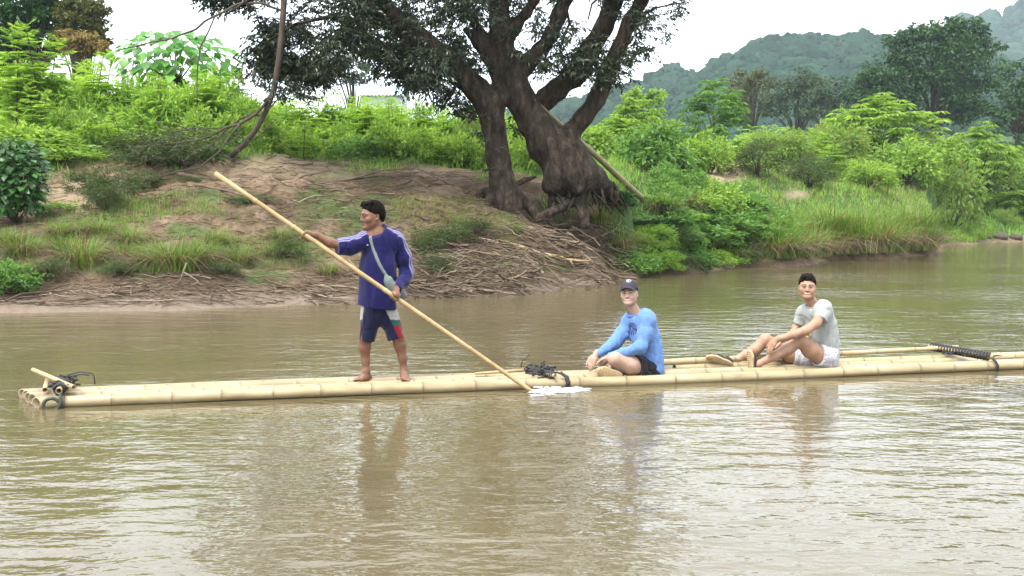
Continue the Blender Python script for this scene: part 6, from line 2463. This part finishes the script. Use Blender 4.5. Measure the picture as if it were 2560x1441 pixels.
mb = MB()
for L in [[(575, 392, 13), (610, 362, 13), (640, 325, 13), (664, 280, 14), (684, 225, 15), (696, 160, 16), (704, 90, 15), (708, 20, 16), (712, -60, 17), (720, -140, 17)]]:
    p, r = s_pt(L)
    mb.tube(p, r, 9, rough=.15)
mb.build('trunk', M['bark'], sl)
for L in [[(684, 225, 11), (662, 262, 11, -.1), (636, 290, 10, -.2), (600, 312, 10, -.3), (560, 322, 8, -.35), (520, 345, 7, -.4), (470, 355, 6, -.45), (400, 362, 4, -.5), (330, 372, 3, -.5)],
          [(652, 288, 8), (620, 288, 7, -.1), (598, 300, 6, -.15), (560, 330, 5, -.2), (520, 372, 5, -.25), (478, 390, 4, -.3)],
          [(600, 312, 7, -.3), (570, 345, 6, -.4), (545, 385, 5, -.5), (500, 420, 5, -.6), (440, 430, 5, -.7), (400, 440, 4, -.7), (380, 462, 3, -.7), (350, 492, 3, -.8)],
          [(560, 322, 5, -.35), (500, 320, 4, -.5), (430, 330, 3, -.5), (390, 300, 2, -.5)],
          [(520, 345, 4, -.4), (480, 330, 3, -.3), (440, 312, 2, -.3)],
          [(560, 28, 8, -.3), (520, 50, 7, -.3), (480, 78, 7, -.3), (430, 98, 6, -.3), (370, 105, 5, -.3), (330, 118, 4, -.3), (290, 126, 3, -.3)],
          [(536, 40, 5, -.3), (520, 80, 5, -.3), (500, 120, 5, -.3), (494, 170, 4, -.3), (495, 262, 3, -.3)],
          [(494, 140, 3, -.3), (460, 165, 3, -.3), (410, 190, 2, -.3), (375, 200, 2, -.3)],
          [(708, 30, 9, 0), (660, 10, 8, -.1), (600, 8, 8, -.2), (560, 28, 8, -.3)],
          [(664, 280, 5), (690, 255, 4, -.2), (720, 225, 3, -.3)], [(640, 180, 4), (620, 200, 3), (590, 195, 3), (580, 180, 2)],
          [(612, 360, 5), (650, 340, 4, -.1), (690, 300, 3, -.2)]]:
    p, r = s_pt(L)
    mb = MB()
    t = np.linspace(0, len(p) - 1, len(p) * 3)
    pp_ = np.stack([np.interp(t, range(len(p)), p[:, k]) for k in range(3)], -1) + .02 * vnoise(np.stack([t * 1.7, t * 0, t * 0], -1)[:, None, :] + np.array([[0, 0, 0], [9, 3, 1], [4, 8, 2]]) + len(L), 3)
    mb.tube(pp_, np.interp(t, range(len(p)), r) * .8, 6)
    mb.build('branch', M['bark'], sl)
rg = np.random.RandomState(71)
lf, tw = MB(), MB()
for bx, by, br_, bn in [(480, 350, 70, 60), (400, 370, 60, 40), (560, 350, 40, 26), (330, 380, 40, 16), (430, 420, 60, 20), (600, 240, 40, 12)]:
    for q in range(bn):
        d = rdir(1, rg)[0]
        spray(lf, tw, P(bx + d[0] * br_, by + d[2] * br_ * .5, YS - .4 + d[1] * .5), rdir(1, rg, -.6, .3)[0], rg.uniform(.2, .5), rg, 7, .09, .016)
lf.build('foliage', M['leaf_grey'], sl, False)['kind'] = 'stuff'
tw.build('twigs', M['bark'], sl)['kind'] = 'stuff'
# ------------------------------------------------------------------ grass and litter
blades(20000, (560, 1560, 28, 37), .30, .011, M['grass'], 'bank_grass', 'short bright grass along the top of the bank beneath the big tree', 81)
blades(22000, (1520, 2340, 31, 56), .34, .012, M['grass'], 'meadow_grass', 'fresh green grass covering the right meadow', 82)
blades(9000, (1560, 2340, 34, 58), .40, .012, M['grass_dry'], 'dry_meadow_grass', 'pale half-dry grass mixed through the right meadow', 83)
blades(14000, (2320, 2760, 58, 92), .60, .013, M['grass'], 'far_bank_grass', 'bright grass on the far right bank beyond the inlet', 84)
blades(13000, (-160, 640, 25.5, 31), .34, .011, M['grass'], 'left_bank_grass', 'green grass at the top of the left bank', 85)
blades(17000, (-120, 1300, 18.6, 28), .17, .008, M['grass_dry'], 'sparse_bank_grass', 'sparse half-dry grass scattered over the bare earth bank', 86,
       dens=lambda x, y, z, g, m_, s: .75 * smooth01(fbm(np.stack([x * .55, y * .55, x * 0], -1), 3, 91), -.05, .3) * (z > .3) * (1 - s))

blades(20000, (-140, 760, 19.4, 24.5), .27, .008, M['grass_tall'], 'shelf_grass', 'olive green grass on the shelf of the lower left bank', 88,
       dens=lambda x, y, z, g, m_, s: smooth01(fbm(np.stack([x * .45, y * .6, x * 0], -1), 3, 92) + .22, -.05, .25) * (z > .55) * (1 - s))
blades(9000, (980, 1320, 22.3, 27), .20, .008, M['grass_dry'], 'slope_grass', 'green weeds and grass on the slope left of the fig roots', 89,
       dens=lambda x, y, z, g, m_, s: smooth01(fbm(np.stack([x * .6, y * .6, x * 0], -1), 3, 93) + .15, -.05, .25) * (z > .62))

# straw and dead leaves lying on the bare bank
rg = np.random.RandomState(87)
n = 15000
px = rg.uniform(-100, 1560, n)
Y = np.sqrt(rg.uniform(18 ** 2, 30 ** 2, n))
x = (px - CX) / 2684 * Y
z = Hgt(x, Y)
g_, m_, s_ = cover_of(x, Y, z)
pr = (.25 + .75 * smooth01(fbm(np.stack([x * .6, Y * .9, x * 0], -1), 3, 97), -.15, .3)) * (1 - .6 * s_) * (1 - .8 * np.clip(g_, 0, 1) * (Y > 27)) * (z > .06)
k = rg.rand(n) < pr
x, Y, z = x[k], Y[k], z[k]
n = len(x)
a = rg.normal(0, .6, n) + np.where(rg.rand(n) < .5, 0, np.pi)
mb = MB()
mb.cards(np.stack([x, Y, z + rg.uniform(0, .05, n)], -1), np.stack([np.cos(a), np.sin(a), rg.normal(.05, .2, n)], -1), np.array([[0, 0, 1.0]]) + rg.normal(0, .35, (n, 3)), rg.uniform(.10, .42, n), rg.uniform(.012, .026, n), .1)
tag(mb.build('straw_litter', M['straw'], None, False), 'dead straw and flood litter strewn over the bare bank', 'litter', None, 'stuff')

# tangled flood driftwood
M['twig_mix'] = leaf_mat('twig_mix', (0.0360, 0.0240, 0.0160), (0.0960, 0.0688, 0.0464), (0.2320, 0.1800, 0.1320), 0.0, .85, .15)


def twigs(n, regions, seed, name, label, lo=.3, hi=1.2, r0=.007, lift=.35, vert=.3):
    rg = np.random.RandomState(seed)
    mb = MB()
    W = np.array([q[4] for q in regions], float)
    for q in range(n):
        a = regions[rg.choice(len(regions), p=W / W.sum())]
        u, v = rg.uniform(a[0], a[1]), rg.uniform(a[2], a[3])
        c = ground_hit(u, v)
        L = rg.uniform(lo, hi) * (.6 + .8 * rg.rand() ** 2)
        kk = 6
        az = rg.normal(0, .55) + (np.pi if rg.rand() < .5 else 0)
        d = np.array([math.cos(az), math.sin(az), rg.normal(0, vert)])
        st = d * L / kk + rg.normal(0, .26 * L / kk, (kk, 3)) + np.cumsum(rg.normal(0, .05 * L / kk, (kk, 3)), 0)
        p = np.cumsum(st, 0)
        p = p - p.mean(0) + c
        h = Hgt(p[:, 0], p[:, 1])
        off = a[5] * rg.rand() ** 1.3 + .012
        p[:, 2] = np.maximum(p[:, 2] + off * .5, h + .01) * .6 + .4 * (h + off)
        r = r0 * rg.uniform(.5, 1.3) * (1 + 1.8 * (rg.rand() < .12))
        mb.tube(p, r * np.linspace(1.15, .5, kk), 4, caps=False)
    return tag(mb.build(name, M['twig_mix']), label, 'driftwood', None, 'stuff')


def ground_hit(u, v):
    c = ground_at(u, v)
    return c


twigs(1350, [(1180, 1570, 590, 742, 4, .62), (1000, 1330, 640, 752, 3, .46), (1300, 1500, 560, 640, 1.5, .2), (900, 1200, 690, 760, 1, .2)], 101, 'driftwood_tangle', 'tangled heap of flood driftwood and roots at the water edge below the fig tree', .3, 1.15, .0095, vert=.4)
twigs(520, [(0, 900, 715, 770, 3, .06), (300, 950, 690, 740, 2, .10), (0, 420, 700, 760, 1, .08)], 102, 'washed_up_twigs', 'washed-up twigs and stems along the muddy water line at left', .3, 1.3, .0065, vert=.06)
twigs(520, [(680, 1220, 440, 560, 3, .10), (560, 900, 400, 520, 1, .05), (950, 1250, 480, 620, 1.5, .10), (120, 700, 460, 560, .6, .04)], 103, 'brushwood', 'dry brown brushwood scattered over the bare slope', .3, 1.2, .0065, vert=.15)


def log(name, pts, label, mat='drift', sides=8, rough=.25, up=.0, cat='log', group=None, forks=()):
    """pts: (px, py, width px, lift); rests on the ground seen there"""
    g = []
    for q in pts:
        c = ground_at(q[0], q[1])
        g.append(c)
    Ym = np.mean([c[1] for c in g])
    g = np.array(g)
    # keep the wood straight in depth
    ext = abs(g[-1][0] - g[0][0]) * .45
    dy_ = float(np.clip(g[-1][1] - g[0][1], -ext, ext))
    yy = Ym + np.linspace(-dy_ / 2, dy_ / 2, len(g))
    p = np.array([P(q[0], q[1], y_) for q, y_ in zip(pts, yy)])
    h = Hgt(p[:, 0], p[:, 1])
    r = np.array([q[2] * .5 * Ym / FPX for q in pts])
    if len(pts) > 3:
        p[:, 2] = np.maximum(p[:, 2], h + r * .6)
    t = np.linspace(0, len(p) - 1, len(p) * 4)
    pp_ = np.stack([np.interp(t, range(len(p)), p[:, k]) for k in range(3)], -1)
    rr = np.interp(t, range(len(p)), r) * (1 + .10 * np.sin(t * 5.3))
    mb = MB()
    mb.tube(pp_, rr, sides, rough=rough, seed=int(pts[0][0]))
    for f0 in forks:
        fp = np.array([P(q[0], q[1], yy[len(yy) // 2]) for q in f0])
        mb.tube(fp, np.array([q[2] * .5 * Ym / FPX for q in f0]), 6)
    return tag(mb.build(name, M[mat]), label, cat, group)


log('fallen_branch', [(442, 436, 11), (520, 448, 12), (600, 466, 13), (700, 470, 12), (800, 464, 10), (880, 448, 8), (960, 438, 6), (1040, 440, 4)], 'long grey fallen branch lying across the top of the bare bank', 'twig', cat='branch',
    forks=[[(880, 448, 6), (960, 425, 4), (1040, 422, 3), (1110, 445, 2)], [(700, 470, 5), (760, 440, 4), (830, 425, 3)], [(960, 438, 5), (1030, 450, 4), (1080, 478, 3), (1120, 498, 2)], [(1000, 436, 4), (1060, 430, 3), (1125, 462, 2)]])
log('cut_log', [(612, 384, 12), (660, 388, 13), (722, 395, 14)], 'short pale cut log at the grass edge by the slender trunk', 'drift')
log('bamboo_log', [(1222, 626, 15), (1290, 632, 15), (1350, 636, 14), (1410, 646, 11), (1465, 656, 6)], 'tan bamboo log lying on top of the driftwood heap', 'bamboo_pole', 10, .05, forks=[[(1415, 648, 6), (1440, 652, 5), (1475, 652, 3)], [(1425, 650, 5), (1432, 662, 4), (1437, 672, 2)]])
log('driftwood_limb', [(1232, 634, 10), (1262, 656, 10), (1290, 668, 10), (1320, 668, 12), (1343, 662, 13)], 'bent driftwood limb with a broken knob under the bamboo log', 'drift')
log('driftwood_limb', [(1205, 590, 7), (1260, 600, 8), (1300, 606, 8), (1350, 602, 8), (1400, 600, 7), (1450, 608, 5)], 'long thin pale limb across the upper driftwood heap', 'drift', forks=[[(1310, 605, 7), (1322, 590, 6), (1338, 580, 4)]])
log('driftwood_limb', [(1425, 577, 6), (1450, 568, 8), (1474, 562, 11)], 'short bleached limb end below the fig roots', 'drift')
log('driftwood_stub', [(1408, 698, 12), (1412, 712, 13), (1414, 726, 14)], 'upright bleached root stub at the water line of the driftwood heap', 'drift', cat='stump')
log('driftwood_limb', [(1425, 706, 7), (1445, 703, 7), (1464, 698, 6)], 'small cut stick pointing over the water from the driftwood heap', 'drift')
log('driftwood_limb', [(1220, 732, 7), (1260, 730, 7), (1300, 722, 5)], 'thin limb at the waterline right of the standing man', 'drift')
log('driftwood_stub', [(1312, 726, 12), (1318, 733, 16), (1322, 739, 12)], 'brown root knob at the water line right of the standing man', 'twig', cat='stump')
log('mooring_stump', [(524, 742, 10), (523, 758, 12), (520, 779, 11)], 'short dark wooden stump standing in the mud at the water edge', 'twig', cat='stump')
log('washed_up_limb', [(50, 762, 9), (110, 758, 9), (180, 756, 8), (245, 748, 5)], 'dark driftwood limb lying on the mud at the left water edge', 'twig')
log('washed_up_limb', [(290, 756, 8), (360, 752, 7), (430, 748, 4)], 'pale thin limb lying on the mud right of the dark limb', 'drift')
log('washed_up_limb', [(806, 738, 5), (840, 746, 9), (890, 752, 11)], 'rounded limb end on the mud just left of the standing man', 'drift')
log('fallen_branch', [(465, 460, 6), (520, 468, 6), (570, 478, 7), (620, 500, 4)], 'thin fallen branch below the long grey branch', 'twig', cat='branch')
log('fallen_branch', [(378, 474, 4), (440, 472, 5), (510, 482, 3)], 'thin twiggy branch on the bare bank beside the weedy shrub', 'twig', cat='branch')
log('mossy_root', [(1580, 678, 10), (1612, 670, 10), (1650, 660, 8)], 'mossy root reaching into the water right of the driftwood heap', 'stem', cat='root')
# bleached forked twig before the grass tussock
Yq = ground_at(450, 715)[1]
mb = MB()
for L in [[(466, 658, 4), (458, 680, 4), (452, 700, 4), (446, 724, 3)], [(457, 680, 4), (475, 690, 4), (493, 702, 3), (503, 716, 3)], [(452, 700, 3), (436, 712, 3), (428, 726, 2)], [(496, 705, 3), (470, 718, 3), (420, 730, 2)]]:
    mb.tube(np.array([P(a, b, Yq) for a, b, w in L]), np.array([w * .5 * Yq / FPX for *_, w in L]), 6)
tag(mb.build('forked_twig', M['drift']), 'bleached forked twig standing before the larger grass tussock', 'twig')

# ------------------------------------------------------------------ grass tussocks
TU = []
for q in range(4):
    rg = np.random.RandomState(200 + q)
    a = grass_tuft(rg, 260, 1.0, .34, .010, .75, 4).data('tussock_blades', False)
    a.materials.append(M['grass_tall'])
    b = grass_tuft(rg, 170, .75, .38, .008, 1.9, 5).data('tussock_dead_blades', False)
    b.materials.append(M['straw'])
    TU.append((a, b))


def tussock(px, py, hpx, label, group, wide=1.0, dead=True, seed=0):
    c = ground_at(px, py)
    rg = np.random.RandomState(int(px) + seed)
    e = empty('grass_tussock', c - np.array([0, 0, .05]), label, 'grass', group)
    s = 1.22 * hpx / FPX * c[1]
    e.scale = (s * wide, s * wide, s)
    e.rotation_euler = (0, 0, rg.uniform(0, 6))
    v = TU[rg.randint(4)]
    for nm, me_ in (('blades', v[0]), ('dead_blades', v[1])):
        if nm == 'dead_blades' and not dead:
            continue
        o = bpy.data.objects.new(nm, me_)
        link(o)
        o.parent = e
        if nm == 'dead_blades':
            o.location = (0, 0, .12)
    return e


GL = 'grass tussocks on the left bank'
for px, py, h, lab, w in [(330, 610, 60, 'tussock on the shelf between the two big tussocks', 1.2), (700, 600, 44, 'small tussock under the slanting pole', 1.2), (820, 690, 46, 'low dry tussock just left of the standing man', 1.2), (100, 690, 60, 'low tussock near the mud at the far left', 1.2), (540, 610, 50, 'dry tussock on the shelf right of the largest tussock', 1.2), (205, 665, 95, 'wide grass tussock with brown hanging base left of the forked twig', 1.1), (165, 640, 70, 'smaller green tussock left of the wide tussock', 1.0), (440, 672, 105, 'largest grass tussock behind the bleached forked twig', 1.15),
                          (500, 660, 80, 'grass tussock at the right shoulder of the largest tussock', 1.0), (375, 660, 70, 'grass tussock at the left shoulder of the largest tussock', 1.0), (600, 660, 62, 'half-dry tussock right of the largest tussock', 1.0),
                          (60, 640, 75, 'green tussock below the dark heart-leaved shrub', 1.1), (250, 590, 55, 'bright green tussock on the shelf above the wide tussock', 1.3), (20, 610, 55, 'green tussock at the left frame edge', 1.2), (150, 585, 45, 'small bright tussock beside the heart-leaved shrub', 1.4),
                          (690, 640, 50, 'low dry tussock beneath the slanting pole', 1.0), (1140, 560, 36, 'low tussock on the slope left of the fig roots', 1.2), (1290, 590, 38, 'low tussock below the thinner fig trunk', 1.2)]:
    tussock(px, py, h, lab, GL, w)
GR = 'long grass tussocks along the right bank'
rg = np.random.RandomState(210)
names_ = ['first from the dark bush', 'second from the dark bush', 'third along the right bank', 'fourth along the bank', 'fifth along the bank', 'sixth along the right bank',
          'seventh along the bank', 'eighth along the bank', 'ninth along the bank', 'second from the headland tip', 'last at the headland tip']
for q, nm in enumerate(names_):
    px = 1925 + q * 38.5
    py = np.interp(px, [1925, 2310], [650, 628]) - 6
    tussock(px, py, 92 + rg.uniform(-10, 14), 'long arching grass tussock at the water, ' + nm, GR, 1.05)
for q in range(12):
    px = 1905 + q * 36
    py = np.interp(px, [1905, 2310], [598, 585]) + rg.uniform(-6, 4)
    tussock(px, py, 80 + rg.uniform(-12, 12), 'grass tussock of the back row above the fringe, ' + ['nearest the dark bush', 'second from the dark bush', 'third from the dark bush', 'fourth from the dark bush', 'fifth from the dark bush', 'sixth from the dark bush', 'seventh, just past the middle', 'fifth from the headland tip', 'fourth from the headland tip', 'third from the headland tip', 'second from the headland tip', 'last above the headland tip'][q], 'back row of tussocks on the right bank', 1.1, False, 7)
for px, py, h, lab in [(1560, 620, 60, 'dark green grass clump right of the driftwood heap'), (1700, 520, 70, 'silvery strap-leaved grass clump right of the pole foot'), (1660, 535, 70, 'drooping grass clump at the foot of the leaning pole'), (1500, 560, 55, 'grass clump in the shade under the leaning trunk'),
                       (1760, 620, 60, 'grass clump drooping to the water between the bank bushes'), (1830, 640, 50, 'grass clump at the waterline left of the long fringe')]:
    tussock(px, py, h, lab, 'grass clumps among the bank bushes', 1.1)

# weeds on the driftwood slope behind the standing man
for px, py, top, w, lab in [(1060, 640, 560, 130, 'grey-green weeds right of the standing man'), (1130, 620, 545, 130, 'grey-green weeds on the slope above the driftwood'), (1190, 585, 530, 100, 'small weeds left of the fig roots'), (1090, 690, 620, 110, 'half-dry weeds just above the driftwood beside the standing man'),
                            (720, 650, 590, 110, 'low weeds behind the middle of the slanting pole'), (120, 700, 640, 120, 'low weeds on the lower left bank'), (300, 690, 640, 120, 'low weeds between the two big tussocks'), (560, 690, 650, 100, 'low dry weeds right of the forked twig')]:
    c = ground_at(px, py)
    h = P(px, top, c[1])[2] - c[2]
    plant('weedy', c, max(.2, h), 'weed_patch', lab, 'weeds', 'weed patches on the bank', width=w / FPX * c[1])

# stones and boulders
rg = np.random.RandomState(220)
for px, py, r, lab in [(1975, 442, 22, 'grey boulder half hidden in grass beside the dry weeds'), (2500, 598, 18, 'dark stone on the little beach at the right edge'), (2465, 601, 12, 'small dark stone at the left end of the little beach'), (2540, 600, 15, 'flat dark stone cut by the right frame edge')]:
    c = ground_at(px, py)
    f = Field()
    R_ = r / FPX * c[1]
    f.ell(c + np.array([0, 0, R_ * .2]), np.eye(3), (R_, R_ * .8, R_ * .6))
    f.ell(c + np.array([R_ * .4, -.1 * R_, R_ * .1]), np.eye(3), (R_ * .6, R_ * .6, R_ * .4))
    f.disp(lambda p, R_=R_: R_ * .22 * fbm(p * 1.6 / R_, 3, 5))
    V, F = f.mesh(R_ / 7)
    tag(obj('boulder', (V, [F]), M['bark'] if px > 2400 else M['drift']), lab, 'stone')

blades(7000, (2325, 2480, 58.6, 66), .55, .013, M['grass'], 'headland_grass', 'bright green grass running down to the water in the inlet', 95, dens=lambda x, y, z, g, m_, s: (z > .05) * 1.0)
blades(12000, (1890, 2335, 35, 46), .55, .011, M['grass'], 'bank_edge_grass', 'long grass hanging over the right bank edge', 96, arch=1.2, segs=3, dens=lambda x, y, z, g, m_, s: smooth01(z, .15, .5) * (1 - smooth01(z, 1.3, 1.8)))
blades(2600, (1890, 2335, 35, 46), .5, .010, M['straw'], 'bank_edge_straw', 'dead brown blades hanging under the right bank edge', 97, arch=1.6, segs=3, dens=lambda x, y, z, g, m_, s: smooth01(z, .05, .2) * (1 - smooth01(z, .8, 1.2)))
